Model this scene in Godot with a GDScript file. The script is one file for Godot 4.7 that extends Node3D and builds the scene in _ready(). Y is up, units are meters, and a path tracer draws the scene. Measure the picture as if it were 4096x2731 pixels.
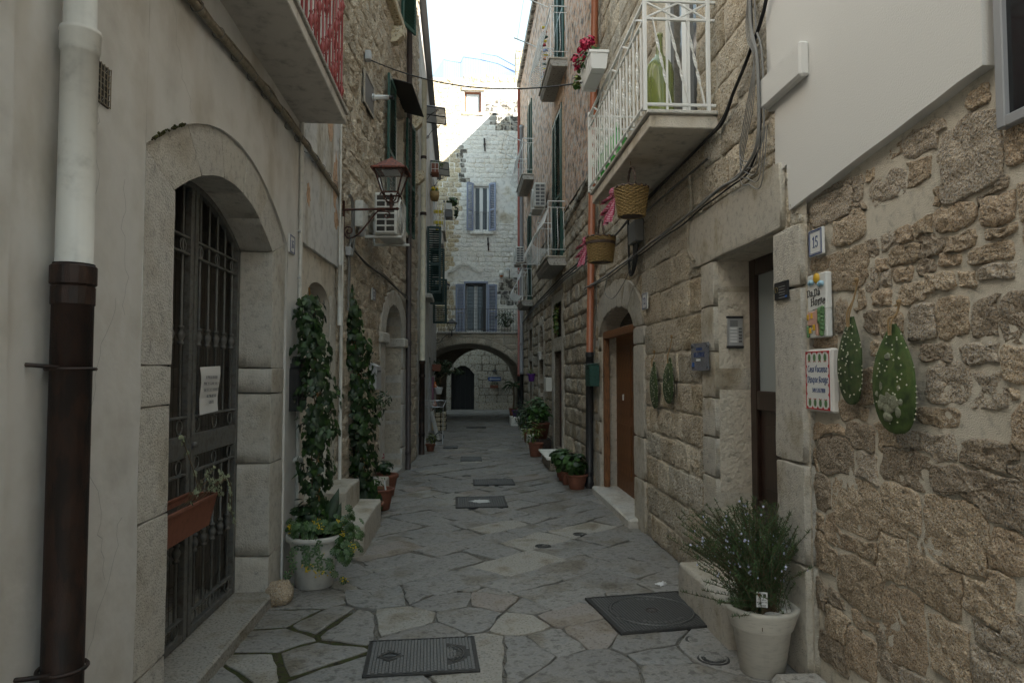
extends Node3D
# A narrow old-town alley in shade. Every wall is a frame: local x runs along the wall, y up, z out of it towards the alley.

var M := {}
var T := {}
var taken := {}
var nz := FastNoiseLite.new()
var rng := RandomNumberGenerator.new()
var X := Transform3D()

func _ready() -> void:
	# camera
	var cam := Camera3D.new()
	cam.name = "camera"
	add_child(cam)
	cam.position = Vector3(0, 1.7, 0)
	cam.rotation_degrees = Vector3(2.556, -3.54, 0)
	cam.fov = 53.13
	cam.near = 0.05
	cam.far = 300.0
	cam.current = true
	# sky
	var we := WorldEnvironment.new()
	we.name = "world"
	var env := Environment.new()
	var sky := Sky.new()
	var sm := ProceduralSkyMaterial.new()
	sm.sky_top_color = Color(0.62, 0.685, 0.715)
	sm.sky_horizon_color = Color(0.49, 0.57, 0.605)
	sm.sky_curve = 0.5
	sm.ground_bottom_color = Color(0.25, 0.24, 0.22)
	sm.ground_horizon_color = Color(0.6, 0.6, 0.58)
	sm.sky_energy_multiplier = 1.0
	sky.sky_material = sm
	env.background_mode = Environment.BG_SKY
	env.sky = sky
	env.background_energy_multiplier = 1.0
	env.tonemap_mode = Environment.TONE_MAPPER_LINEAR
	env.tonemap_exposure = 3.9
	env.sdfgi_enabled = true
	env.ssao_enabled = true
	env.ssil_enabled = true
	we.environment = env
	add_child(we)
	# sun: high behind the camera on the right, so that only the top of the end house is lit
	var sun := DirectionalLight3D.new()
	sun.name = "sun"
	add_child(sun)
	sun.look_at_from_position(Vector3(10, 10, 9), Vector3.ZERO)
	sun.light_energy = 1.6
	sun.light_color = Color(1.0, 0.975, 0.93)
	sun.light_angular_distance = 0.5
	sun.shadow_enabled = true

	nz.seed = 7
	nz.frequency = 1.0
	nz.fractal_octaves = 3
	rng.seed = 2024
	make_materials()
	build_ground()
	build_plaster_house()
	build_narrow_house()
	build_stone_house()
	build_grey_house()
	build_end_house()
	build_courtyard()
	build_rusticated_house()
	build_ashlar_house()
	build_rubble_house()
	build_left_things()
	build_right_things()
	build_plants()
	build_small_things()

# ---------------------------------------------------------------- naming and tags

func numbered(parent: Node, called: String) -> String:
	var key := str(parent.get_instance_id()) + called
	var n: int = taken.get(key, 0)
	taken[key] = n + 1
	return called if n == 0 else "%s_%03d" % [called, n]

func put(parent: Node, o: Node3D, called: String) -> Node3D:
	o.name = numbered(parent, called)
	parent.add_child(o)
	return o

func node(called: String, parent: Node, xf := Transform3D()) -> Node3D:
	var o := Node3D.new()
	put(parent, o, called)
	o.transform = xf
	return o

func tag(o: Node, label: String, category: String, group := "") -> Node:
	o.set_meta("label", label)
	o.set_meta("category", category)
	if group != "":
		o.set_meta("group", group)
	return o

func thing(called: String, label: String, category: String, xf := Transform3D(), group := "") -> Node3D:
	var o := node(called, self, xf)
	tag(o, label, category, group)
	return o

func frame(ax: float, az: float, bx: float, bz: float) -> Transform3D:
	var d := Vector2(bx - ax, bz - az).normalized()
	return Transform3D(Basis(Vector3(d.x, 0, d.y), Vector3.UP, Vector3(-d.y, 0, d.x)), Vector3(ax, 0, az))

func on(f: Transform3D, s: float, y: float, o := 0.0) -> Transform3D:
	return f * Transform3D(Basis(), Vector3(s, y, o))

# ---------------------------------------------------------------- mesh building

func S(smooth := false) -> SurfaceTool:
	var st := SurfaceTool.new()
	st.begin(Mesh.PRIMITIVE_TRIANGLES)
	st.set_smooth_group(0 if smooth else -1)
	X = Transform3D()
	return st

func obj(called: String, st: SurfaceTool, m: Material, parent: Node, at := Vector3.ZERO) -> MeshInstance3D:
	st.generate_normals()
	var o := MeshInstance3D.new()
	var me := st.commit()
	me.surface_set_material(0, m)
	o.mesh = me
	put(parent, o, called)
	o.position = at
	return o

func inst(called: String, me: Mesh, parent: Node, xf := Transform3D()) -> MeshInstance3D:
	var o := MeshInstance3D.new()
	o.mesh = me
	put(parent, o, called)
	o.transform = xf
	return o

func mesh_of(st: SurfaceTool, m: Material) -> ArrayMesh:
	st.generate_normals()
	var me := st.commit()
	me.surface_set_material(0, m)
	return me

func v3(st: SurfaceTool, p: Vector3) -> void:
	st.add_vertex(X * p)

# corners a, b, c, d run counter-clockwise as seen from the front
func quad(st: SurfaceTool, a: Vector3, b: Vector3, c: Vector3, d: Vector3) -> void:
	v3(st, a); v3(st, c); v3(st, b)
	v3(st, a); v3(st, d); v3(st, c)

func tri(st: SurfaceTool, a: Vector3, b: Vector3, c: Vector3) -> void:
	v3(st, a); v3(st, c); v3(st, b)

# a flat convex polygon turned away from the point c
func face(st: SurfaceTool, p: Array, c: Vector3) -> void:
	var n: Vector3 = (p[1] - p[0]).cross(p[2] - p[0])
	var away: bool = n.dot((p[0] + p[1] + p[2]) / 3.0 - c) > 0.0
	for i in range(1, p.size() - 1):
		v3(st, p[0])
		if away:
			v3(st, p[i + 1]); v3(st, p[i])
		else:
			v3(st, p[i]); v3(st, p[i + 1])

func box(st: SurfaceTool, c: Vector3, size: Vector3, b := 0.004, basis := Basis()) -> void:
	var h := size * 0.5
	b = minf(b, minf(h.x, minf(h.y, h.z)) * 0.6)
	var q := func(x: float, y: float, z: float) -> Vector3: return c + basis * Vector3(x, y, z)
	for s in [-1.0, 1.0]:
		face(st, [q.call(s * h.x, -h.y + b, -h.z + b), q.call(s * h.x, h.y - b, -h.z + b), q.call(s * h.x, h.y - b, h.z - b), q.call(s * h.x, -h.y + b, h.z - b)], c)
		face(st, [q.call(-h.x + b, s * h.y, -h.z + b), q.call(h.x - b, s * h.y, -h.z + b), q.call(h.x - b, s * h.y, h.z - b), q.call(-h.x + b, s * h.y, h.z - b)], c)
		face(st, [q.call(-h.x + b, -h.y + b, s * h.z), q.call(h.x - b, -h.y + b, s * h.z), q.call(h.x - b, h.y - b, s * h.z), q.call(-h.x + b, h.y - b, s * h.z)], c)
		for t in [-1.0, 1.0]:
			face(st, [q.call(s * h.x, t * (h.y - b), -h.z + b), q.call(s * h.x, t * (h.y - b), h.z - b), q.call(s * (h.x - b), t * h.y, h.z - b), q.call(s * (h.x - b), t * h.y, -h.z + b)], c)
			face(st, [q.call(s * h.x, -h.y + b, t * (h.z - b)), q.call(s * h.x, h.y - b, t * (h.z - b)), q.call(s * (h.x - b), h.y - b, t * h.z), q.call(s * (h.x - b), -h.y + b, t * h.z)], c)
			face(st, [q.call(-h.x + b, s * h.y, t * (h.z - b)), q.call(h.x - b, s * h.y, t * (h.z - b)), q.call(h.x - b, s * (h.y - b), t * h.z), q.call(-h.x + b, s * (h.y - b), t * h.z)], c)
			for u in [-1.0, 1.0]:
				face(st, [q.call(s * h.x, t * (h.y - b), u * (h.z - b)), q.call(s * (h.x - b), t * h.y, u * (h.z - b)), q.call(s * (h.x - b), t * (h.y - b), u * h.z)], c)

# box between two corners
func bx(st: SurfaceTool, a: Vector3, b: Vector3, bev := 0.004) -> void:
	box(st, (a + b) * 0.5, (b - a).abs(), bev)

# a square bar from a to b
func bar(st: SurfaceTool, a: Vector3, b: Vector3, w: float, h := -1.0, bev := 0.002) -> void:
	if h < 0.0:
		h = w
	var d := (b - a).normalized()
	var side := d.cross(Vector3.UP)
	if side.length() < 0.01:
		side = Vector3.RIGHT
	side = side.normalized()
	box(st, (a + b) * 0.5, Vector3(w, h, a.distance_to(b)), bev, Basis(side, d.cross(side) * -1.0, d))

func tube(st: SurfaceTool, pts: Array, r, n := 6, caps := true) -> void:
	var rings := []
	var up := Vector3.UP
	for i in pts.size():
		var d: Vector3 = (pts[mini(i + 1, pts.size() - 1)] - pts[maxi(i - 1, 0)]).normalized()
		if i == 0:
			up = Vector3.UP if absf(d.y) < 0.9 else Vector3.RIGHT
		var side := d.cross(up).normalized()
		up = side.cross(d).normalized()
		var rr: float = r[i] if r is Array else r
		var ring := []
		for k in n:
			var a := TAU * k / n
			ring.append(pts[i] + (side * cos(a) + up * sin(a)) * rr)
		rings.append(ring)
	for i in rings.size() - 1:
		for k in n:
			var l := (k + 1) % n
			quad(st, rings[i][k], rings[i][l], rings[i + 1][l], rings[i + 1][k])
	if caps and n > 2:
		face(st, rings[0], pts[1])
		face(st, rings[-1], pts[-2])

func curve(pts: Array, per := 6) -> Array:
	var out := []
	for i in pts.size() - 1:
		var a: Vector3 = pts[maxi(i - 1, 0)]
		var b: Vector3 = pts[i]
		var c: Vector3 = pts[i + 1]
		var d: Vector3 = pts[mini(i + 2, pts.size() - 1)]
		for k in per:
			out.append(b.cubic_interpolate(c, a, d, float(k) / per))
	out.append(pts[-1])
	return out

func lathe(st: SurfaceTool, prof: Array, n := 20, c := Vector3.ZERO) -> void:
	for i in prof.size() - 1:
		for k in n:
			var a0 := TAU * k / n
			var a1 := TAU * (k + 1) / n
			var p: Vector2 = prof[i]
			var q: Vector2 = prof[i + 1]
			var e0 := Vector3(cos(a0), 0, sin(a0))
			var e1 := Vector3(cos(a1), 0, sin(a1))
			if p.x > 0.0001 and q.x > 0.0001:
				quad(st, c + e0 * p.x + Vector3.UP * p.y, c + e0 * q.x + Vector3.UP * q.y, c + e1 * q.x + Vector3.UP * q.y, c + e1 * p.x + Vector3.UP * p.y)
			elif q.x > 0.0001:
				tri(st, c + Vector3.UP * p.y, c + e0 * q.x + Vector3.UP * q.y, c + e1 * q.x + Vector3.UP * q.y)
			elif p.x > 0.0001:
				tri(st, c + e0 * p.x + Vector3.UP * p.y, c + Vector3.UP * q.y, c + e1 * p.x + Vector3.UP * p.y)

func ball(st: SurfaceTool, c: Vector3, r: float, n := 8) -> void:
	var prof := []
	for i in n / 2 + 1:
		var a := PI * i / (n / 2) - PI / 2
		prof.append(Vector2(cos(a) * r, sin(a) * r))
	lathe(st, prof, n, c)

func signed_area(p: PackedVector2Array) -> float:
	var a := 0.0
	for i in p.size():
		a += p[i].cross(p[(i + 1) % p.size()])
	return a * 0.5

func ccw(p: PackedVector2Array) -> PackedVector2Array:
	if signed_area(p) < 0.0:
		p.reverse()
	return p

# polygon in the local xy plane, pushed out from z0 to z1
func prism(st: SurfaceTool, poly: PackedVector2Array, z0: float, z1: float) -> void:
	poly = ccw(poly)
	var ix := Geometry2D.triangulate_polygon(poly)
	for i in range(0, ix.size(), 3):
		var a := poly[ix[i]]
		var b := poly[ix[i + 1]]
		var c := poly[ix[i + 2]]
		if (b - a).cross(c - a) < 0.0:
			var t := b
			b = c
			c = t
		tri(st, Vector3(a.x, a.y, z1), Vector3(b.x, b.y, z1), Vector3(c.x, c.y, z1))
		tri(st, Vector3(a.x, a.y, z0), Vector3(c.x, c.y, z0), Vector3(b.x, b.y, z0))
	for i in poly.size():
		var a := poly[i]
		var b := poly[(i + 1) % poly.size()]
		quad(st, Vector3(a.x, a.y, z1), Vector3(a.x, a.y, z0), Vector3(b.x, b.y, z0), Vector3(b.x, b.y, z1))

# ---------------------------------------------------------------- stones

var tones := 0
# one stone: an outline in the local xy plane, its back at zb, its face near zf, with worn edges and an uneven face
func stone_mesh(poly: PackedVector2Array, zb: float, zf: float, bevel: float, rough: float, sub: float, bulge: float, jit: float, m: Material, soft := 0.22, fine := 0.0) -> ArrayMesh:
	poly = ccw(poly)
	tones += 1
	var seed_z := tones * 3.7
	var o := PackedVector2Array()
	var n := poly.size()
	for i in n:
		var a := poly[i]
		var b := poly[(i + 1) % n]
		var k := clampi(int(ceil(a.distance_to(b) / sub)), 1, 8)
		for j in k:
			o.append(a.lerp(b, float(j) / k))
	n = o.size()
	var c := Vector2.ZERO
	var r := PackedVector2Array()
	for i in n:
		var p := o[i].lerp((o[(i + n - 1) % n] + o[(i + 1) % n]) * 0.5, soft)
		p += Vector2(nz.get_noise_3d(p.x * 9.0, p.y * 9.0, seed_z), nz.get_noise_3d(p.x * 9.0, p.y * 9.0, seed_z + 50.0)) * jit
		r.append(p)
		c += p
	c /= n
	var pos := PackedVector3Array()
	var lay := [[0.0, zb, 0.0], [0.0, zf - bevel, 0.35], [bevel, zf, 0.8], [-0.35, zf + bulge * 0.75, 1.0], [-0.7, zf + bulge, 1.0]]
	if fine > 0.0:
		lay = [[0.0, zb, 0.0], [0.0, zf - bevel, 0.35], [bevel, zf, 0.9], [-0.2, zf + bulge * 0.5, 1.0], [-0.36, zf + bulge * 0.75, 1.0], [-0.52, zf + bulge, 1.0], [-0.68, zf + bulge, 1.0], [-0.84, zf + bulge, 1.0]]
	for l in lay:
		for i in n:
			var p := r[i]
			var t: float = minf(0.4, l[0] / maxf(0.001, p.distance_to(c))) if l[0] >= 0.0 else -l[0]
			var w := p.lerp(c, t)
			pos.append(Vector3(w.x, w.y, l[1] + l[2] * (rough * nz.get_noise_3d(w.x * 5.0, w.y * 5.0, seed_z) + (fine * nz.get_noise_3d(w.x * 19.0, w.y * 19.0, seed_z) if fine > 0.0 else 0.0))))
	pos.append(Vector3(c.x, c.y, zf + bulge + rough * nz.get_noise_3d(c.x * 5.0, c.y * 5.0, seed_z)))
	var ix := PackedInt32Array()
	for k in lay.size() - 1:
		for i in n:
			var j := (i + 1) % n
			var a := k * n + i
			var b := k * n + j
			ix.append_array([a, b + n, b, a, a + n, b + n])
	var top := (lay.size() - 1) * n
	for i in n:
		ix.append_array([top + i, pos.size() - 1, top + (i + 1) % n])
	var nor := PackedVector3Array()
	nor.resize(pos.size())
	for i in range(0, ix.size(), 3):
		var f := (pos[ix[i + 2]] - pos[ix[i]]).cross(pos[ix[i + 1]] - pos[ix[i]])
		for k in 3:
			nor[ix[i + k]] += f
	for i in nor.size():
		nor[i] = nor[i].normalized()
	var arr := []
	arr.resize(Mesh.ARRAY_MAX)
	arr[Mesh.ARRAY_VERTEX] = pos
	arr[Mesh.ARRAY_NORMAL] = nor
	arr[Mesh.ARRAY_INDEX] = ix
	var me := ArrayMesh.new()
	me.add_surface_from_arrays(Mesh.PRIMITIVE_TRIANGLES, arr)
	me.surface_set_material(0, m)
	return me

# p: zb, zf, bevel, rough, sub, bulge, jit; polys past the limit are joined into one part of kind stuff
func stones(parent: Node, polys: Array, mats: Array, called: String, p: Dictionary, limit := 300) -> void:
	var rest := {}
	for i in polys.size():
		var m: Material = mats[rng.randi() % mats.size()]
		var me := stone_mesh(polys[i], p.zb, p.zf + rng.randf_range(-1, 1) * p.get("uneven", 0.0), p.bevel, p.rough, p.sub, p.bulge, p.jit, m, p.get("soft", 0.22), p.get("fine", 0.0))
		if i < limit:
			inst(called, me, parent)
		else:
			if not rest.has(m):
				var st := SurfaceTool.new()
				st.begin(Mesh.PRIMITIVE_TRIANGLES)
				rest[m] = st
			rest[m].append_from(me, 0, Transform3D())
	for m in rest:
		var me: ArrayMesh = rest[m].commit()
		me.surface_set_material(0, m)
		inst("small_stonework", me, parent).set_meta("kind", "stuff")

func rect(s0: float, s1: float, y0: float, y1: float) -> PackedVector2Array:
	return PackedVector2Array([Vector2(s0, y0), Vector2(s1, y0), Vector2(s1, y1), Vector2(s0, y1)])

# height of an arched opening above its springing, at -1..1 across it
func arch_rise(kind: String, t: float) -> float:
	return 0.0 if kind == "" else 1.0 - t * t if kind == "seg" else sqrt(maxf(0.0, 1.0 - t * t))

func arch_poly(h: Dictionary, grow := 0.0, steps := 14) -> PackedVector2Array:
	var p := PackedVector2Array([Vector2(h.s0 - grow, h.y0), Vector2(h.s1 + grow, h.y0)])
	if h.get("arch", "") == "":
		p.append(Vector2(h.s1 + grow, h.y1 + grow))
		p.append(Vector2(h.s0 - grow, h.y1 + grow))
		return p
	var m: float = (h.s0 + h.s1) * 0.5
	var w: float = (h.s1 - h.s0) * 0.5 + grow
	for i in steps + 1:
		var t := 1.0 - 2.0 * i / steps
		p.append(Vector2(m + w * t, h.y1 + (h.rise + grow) * arch_rise(h.arch, t)))
	return p

func clipped(polys: Array, holes: Array, least := 0.003) -> Array:
	for h in holes:
		var next := []
		for p in polys:
			for q in Geometry2D.clip_polygons(p, h):
				if signed_area(q) * signed_area(p) > 0.0 and absf(signed_area(q)) > least:
					next.append(q)
		polys = next
	return polys

# irregular courses of blocks
func courses(s0: float, s1: float, y0: float, y1: float, hr: Vector2, wr: Vector2, gap: float, holes: Array, slant := 0.0) -> Array:
	var out := []
	var y := y0
	while y < y1 - 0.04:
		var h := minf(rng.randf_range(hr.x, hr.y), y1 - y)
		if y1 - y - h < hr.x * 0.5:
			h = y1 - y
		var s := s0 - rng.randf() * wr.x
		while s < s1:
			var w := rng.randf_range(wr.x, wr.y)
			var a := maxf(s, s0) + gap
			var b := minf(s + w, s1) - gap
			if b - a > 0.05:
				var j := func() -> float: return rng.randf_range(-1, 1) * slant
				out.append(PackedVector2Array([Vector2(a + j.call(), y + gap + j.call()), Vector2(b + j.call(), y + gap + j.call()), Vector2(b + j.call(), y + h - gap + j.call()), Vector2(a + j.call(), y + h - gap + j.call())]))
			s += w
		y += h
	return clipped(out, holes)

# ---------------------------------------------------------------- walls with openings

func hole_top(h: Dictionary, s: float) -> float:
	if h.get("arch", "") == "":
		return h.y1
	var m: float = (h.s0 + h.s1) * 0.5
	return h.y1 + h.rise * arch_rise(h.arch, clampf((s - m) / ((h.s1 - h.s0) * 0.5), -1.0, 1.0))

# front of a wall at z = z1 with openings whose reveals go back to z1 - depth
func wall(st: SurfaceTool, s0: float, s1: float, y0: float, y1: float, holes: Array, z1 := 0.0, cell := 0.0, wob := 0.0) -> void:
	var cuts := [s0, s1]
	for h in holes:
		cuts.append(h.s0)
		cuts.append(h.s1)
		if h.get("arch", "") != "":
			for i in range(1, 16):
				cuts.append(lerpf(h.s0, h.s1, 0.5 - 0.5 * cos(PI * i / 16.0)))
	if cell > 0.0:
		var k := int((s1 - s0) / cell)
		for i in range(1, k):
			cuts.append(s0 + (s1 - s0) * i / k)
	cuts.sort()
	for i in cuts.size() - 1:
		var a: float = cuts[i]
		var b: float = cuts[i + 1]
		if b - a < 0.0005 or b > s1 + 0.0001 or a < s0 - 0.0001:
			continue
		var over := holes.filter(func(h): return h.s0 < (a + b) * 0.5 and h.s1 > (a + b) * 0.5)
		over.sort_custom(func(h, g): return h.y0 < g.y0)
		var ya := y0
		var yb := y0
		for h in over:
			if h.y0 > y0 + 0.001:
				strip(st, a, b, ya, yb, h.y0, h.y0, z1, cell, wob)
			ya = hole_top(h, a)
			yb = hole_top(h, b)
		strip(st, a, b, ya, yb, y1, y1, z1, cell, wob)
	for h in holes:
		var p := arch_poly(h, 0.0, 16)
		var d: float = h.get("d", 0.25)
		for i in p.size():
			var a := p[i]
			var b := p[(i + 1) % p.size()]
			quad(st, Vector3(b.x, b.y, z1), Vector3(b.x, b.y, z1 - d), Vector3(a.x, a.y, z1 - d), Vector3(a.x, a.y, z1))

func strip(st: SurfaceTool, a: float, b: float, ya: float, yb: float, ta: float, tb: float, z: float, cell: float, wob: float) -> void:
	var n := 1 if cell <= 0.0 else maxi(1, int((ta - ya) / cell))
	for i in n:
		var p := [Vector2(a, lerpf(ya, ta, float(i) / n)), Vector2(b, lerpf(yb, tb, float(i) / n)), Vector2(b, lerpf(yb, tb, float(i + 1) / n)), Vector2(a, lerpf(ya, ta, float(i + 1) / n))]
		var q := []
		for w in p:
			q.append(Vector3(w.x, w.y, z + (wob * nz.get_noise_2d(w.x * 1.3, w.y * 1.3) if wob > 0.0 else 0.0)))
		quad(st, q[0], q[1], q[2], q[3])

# closed mass behind a wall, so that no daylight leaks in
func mass(parent: Node, s0: float, s1: float, y1: float, z0: float, z1: float, m: Material, called := "building_core", y0 := 0.0) -> void:
	var st := S()
	bx(st, Vector3(s0, y0, z0), Vector3(s1, y1, z1), 0.0)
	obj(called, st, m, parent)

# stones of a doorway's surround: jamb blocks on both sides and voussoirs over the top; h is the opening, g the outer edge
func surround(h: Dictionary, g: Dictionary, joints: Array, nv: int, gap := 0.0022) -> Array:
	var out := []
	for side in 2:
		var a: float = g.s0 if side == 0 else h.s1
		var b: float = h.s0 if side == 0 else g.s1
		for i in joints.size() - 1:
			var q := rect(a, b, joints[i] + gap, joints[i + 1] - gap)
			if i == joints.size() - 2:
				q[3 if side == 0 else 2].y = g.y1 - gap
			out.append(q)
	var ib := arch_poly(h, 0.0, nv * 4)
	var ob := arch_poly(g, 0.0, nv * 4)
	for i in nv:
		var p := PackedVector2Array()
		for k in 5:
			var w := ib[2 + i * 4 + k]
			p.append(w + Vector2(-gap if k == 0 else gap if k == 4 else 0.0, 0))
		for k in 5:
			var w := ob[2 + i * 4 + 4 - k]
			p.append(w + Vector2(gap if k == 0 else -gap if k == 4 else 0.0, 0))
		out.append(p)
	return out

func text(parent: Node, words: String, height: float, at: Vector3, m: Material, called := "lettering", slant := 0.0, serif := false, basis := Basis(), thick := 0.002, wide := 1.0) -> MeshInstance3D:
	var f := SystemFont.new()
	f.font_names = PackedStringArray(["Droid Serif" if serif else "Droid Sans"])
	var fv := FontVariation.new()
	fv.base_font = f
	fv.variation_transform = Transform2D(Vector2(wide, 0), Vector2(slant, 1), Vector2.ZERO)
	var tm := TextMesh.new()
	tm.text = words
	tm.font = fv
	tm.font_size = 32
	tm.pixel_size = height / 32.0
	tm.depth = thick
	tm.curve_step = 2.0
	tm.material = m
	var o := MeshInstance3D.new()
	o.mesh = tm
	put(parent, o, called)
	o.transform = Transform3D(basis, at)
	return o

# ---------------------------------------------------------------- materials

func ntex(called: String, sd: int, freq: float, ramp: Array, kind := FastNoiseLite.TYPE_SIMPLEX_SMOOTH, oct := 5, size := 512, gain := 0.5) -> void:
	var n := FastNoiseLite.new()
	n.seed = sd
	n.noise_type = kind
	n.frequency = freq
	n.fractal_octaves = oct
	n.fractal_gain = gain
	if kind == FastNoiseLite.TYPE_CELLULAR:
		n.cellular_return_type = FastNoiseLite.RETURN_DISTANCE
		n.domain_warp_enabled = true
		n.domain_warp_amplitude = 12.0
		n.domain_warp_frequency = 0.03
	var t := NoiseTexture2D.new()
	t.width = size
	t.height = size
	t.seamless = true
	t.noise = n
	var g := Gradient.new()
	var off := PackedFloat32Array()
	var col := PackedColorArray()
	for r in ramp:
		off.append(r[0])
		col.append(r[1] if r[1] is Color else Color(r[1], r[1], r[1]))
	g.offsets = off
	g.colors = col
	t.color_ramp = g
	T[called] = t

func lin(r: float, g: float, b: float) -> Color:
	return Color(r, g, b).linear_to_srgb()

# col: real-world base colour (linear); o: tex, scale, height, relief (cm), rough, metal, detail, dscale
func mt(called: String, r: float, g: float, b: float, o := {}) -> StandardMaterial3D:
	var m := StandardMaterial3D.new()
	m.resource_name = called
	m.albedo_color = lin(r, g, b)
	m.roughness = o.get("rough", 0.9)
	m.metallic = o.get("metal", 0.0)
	m.metallic_specular = o.get("spec", 0.5)
	if o.has("tex"):
		m.albedo_texture = T[o.tex]
	if o.has("height"):
		m.heightmap_enabled = true
		m.heightmap_texture = T[o.height]
		m.heightmap_scale = o.get("relief", 0.4)
	if o.has("tex") or o.has("height"):
		m.uv1_triplanar = true
		m.uv1_world_triplanar = o.get("world", true)
		var sc = o.get("scale", 1.0)
		m.uv1_scale = sc if sc is Vector3 else Vector3(sc, sc, sc)
		m.uv1_offset = Vector3(rng.randf(), rng.randf(), rng.randf())
	if o.has("detail"):
		m.detail_enabled = true
		m.detail_albedo = T[o.detail]
		m.detail_blend_mode = BaseMaterial3D.BLEND_MODE_MUL
		m.detail_uv_layer = BaseMaterial3D.DETAIL_UV_2
		m.uv2_triplanar = true
		m.uv2_world_triplanar = true
		var ds = o.get("dscale", 0.27)
		m.uv2_scale = ds if ds is Vector3 else Vector3(ds, ds, ds)
		m.uv2_offset = Vector3(rng.randf(), rng.randf(), rng.randf())
	if o.has("backlight"):
		m.backlight_enabled = true
		m.backlight = o.backlight
		m.cull_mode = BaseMaterial3D.CULL_DISABLED
	M[called] = m
	return m

func family(called: String, cols: Array, o: Dictionary) -> void:
	var list := []
	for i in cols.size():
		list.append(mt("%s_%d" % [called, i], cols[i][0], cols[i][1], cols[i][2], o))
	M[called] = list

func make_materials() -> void:
	var C := func(r: float, g: float, b: float) -> Color: return Color(r, g, b)
	# colour maps (multiplied with the base colour)
	ntex("mottle", 1, 0.012, [[0.0, C.call(0.66, 0.62, 0.57)], [0.35, C.call(0.86, 0.84, 0.80)], [0.55, C.call(1, 0.985, 0.95)], [0.75, C.call(0.9, 0.91, 0.92)], [1.0, C.call(0.72, 0.74, 0.77)]], FastNoiseLite.TYPE_SIMPLEX_SMOOTH, 6, 1024, 0.6)
	ntex("lime", 2, 0.02, [[0.22, C.call(0.56, 0.52, 0.48)], [0.36, C.call(0.84, 0.81, 0.76)], [0.46, C.call(0.96, 0.94, 0.90)], [0.58, C.call(1.00, 0.99, 0.98)], [0.70, C.call(0.90, 0.91, 0.92)], [0.85, C.call(0.74, 0.75, 0.78)]], FastNoiseLite.TYPE_SIMPLEX_SMOOTH, 7, 1024, 0.65)
	ntex("rubble", 3, 0.03, [[0.25, C.call(0.46, 0.42, 0.38)], [0.37, C.call(0.66, 0.60, 0.53)], [0.47, C.call(0.89, 0.83, 0.74)], [0.56, C.call(1.00, 0.97, 0.92)], [0.67, C.call(0.80, 0.80, 0.81)], [0.80, C.call(0.60, 0.61, 0.63)]], FastNoiseLite.TYPE_SIMPLEX_SMOOTH, 7, 1024, 0.7)
	ntex("paving", 4, 0.015, [[0.25, C.call(0.70, 0.69, 0.68)], [0.37, C.call(0.86, 0.85, 0.83)], [0.48, C.call(0.97, 0.96, 0.94)], [0.60, C.call(1.00, 0.99, 0.98)], [0.75, C.call(0.88, 0.88, 0.88)]], FastNoiseLite.TYPE_SIMPLEX_SMOOTH, 7, 1024, 0.65)
	ntex("stain", 5, 0.006, [[0.0, C.call(0.70, 0.65, 0.57)], [0.3, C.call(0.90, 0.88, 0.84)], [0.5, C.call(1, 1, 1)], [1.0, C.call(0.96, 0.965, 0.975)]], FastNoiseLite.TYPE_SIMPLEX_SMOOTH, 6, 512, 0.6)
	ntex("cloudy", 16, 0.012, [[0.0, C.call(0.93, 0.925, 0.92)], [0.4, C.call(0.98, 0.98, 0.975)], [0.6, C.call(1, 1, 1)], [1.0, C.call(0.985, 0.985, 0.985)]], FastNoiseLite.TYPE_SIMPLEX_SMOOTH, 6, 512, 0.55)
	ntex("faint", 15, 0.006, [[0.0, C.call(0.84, 0.815, 0.77)], [0.3, C.call(0.95, 0.94, 0.925)], [0.5, C.call(1, 1, 1)], [1.0, C.call(0.97, 0.975, 0.98)]], FastNoiseLite.TYPE_SIMPLEX_SMOOTH, 6, 512, 0.55)
	ntex("limewash", 6, 0.02, [[0.0, C.call(0.72, 0.72, 0.72)], [0.3, C.call(0.92, 0.92, 0.92)], [0.5, C.call(0.985, 0.985, 0.985)], [1.0, C.call(1, 1, 1)]], FastNoiseLite.TYPE_SIMPLEX_SMOOTH, 7, 512, 0.65)
	ntex("soot", 7, 0.008, [[0.0, C.call(0.3, 0.3, 0.31)], [0.42, C.call(0.55, 0.54, 0.53)], [0.52, C.call(0.95, 0.95, 0.94)], [1.0, C.call(1, 1, 1)]], FastNoiseLite.TYPE_SIMPLEX_SMOOTH, 7, 512, 0.62)
	ntex("pinkwash", 8, 0.009, [[0.20, C.call(0.55, 0.55, 0.57)], [0.36, C.call(0.80, 0.78, 0.76)], [0.43, C.call(0.96, 0.80, 0.70)], [0.50, C.call(0.98, 0.84, 0.74)], [0.56, C.call(0.97, 0.92, 0.88)], [0.80, C.call(0.90, 0.92, 0.94)]], FastNoiseLite.TYPE_SIMPLEX_SMOOTH, 7, 1024, 0.62)
	ntex("rust", 9, 0.02, [[0.0, C.call(0.25, 0.2, 0.18)], [0.4, C.call(0.5, 0.38, 0.32)], [0.55, C.call(1, 0.75, 0.6)], [1.0, C.call(0.7, 0.68, 0.68)]], FastNoiseLite.TYPE_SIMPLEX_SMOOTH, 6)
	ntex("wood", 10, 0.02, [[0.0, 0.5], [0.4, 0.8], [0.6, 1.0], [1.0, 0.75]], FastNoiseLite.TYPE_SIMPLEX_SMOOTH, 5)
	ntex("leafy", 11, 0.03, [[0.0, C.call(0.5, 0.55, 0.4)], [0.5, C.call(0.9, 0.95, 0.8)], [1.0, C.call(1, 1, 0.75)]], FastNoiseLite.TYPE_SIMPLEX_SMOOTH, 4, 256)
	ntex("moss", 12, 0.02, [[0.0, C.call(0.35, 0.35, 0.3)], [0.45, C.call(0.75, 0.72, 0.6)], [0.6, C.call(0.7, 0.78, 0.4)], [1.0, C.call(0.5, 0.6, 0.3)]], FastNoiseLite.TYPE_SIMPLEX_SMOOTH, 6)
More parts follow.
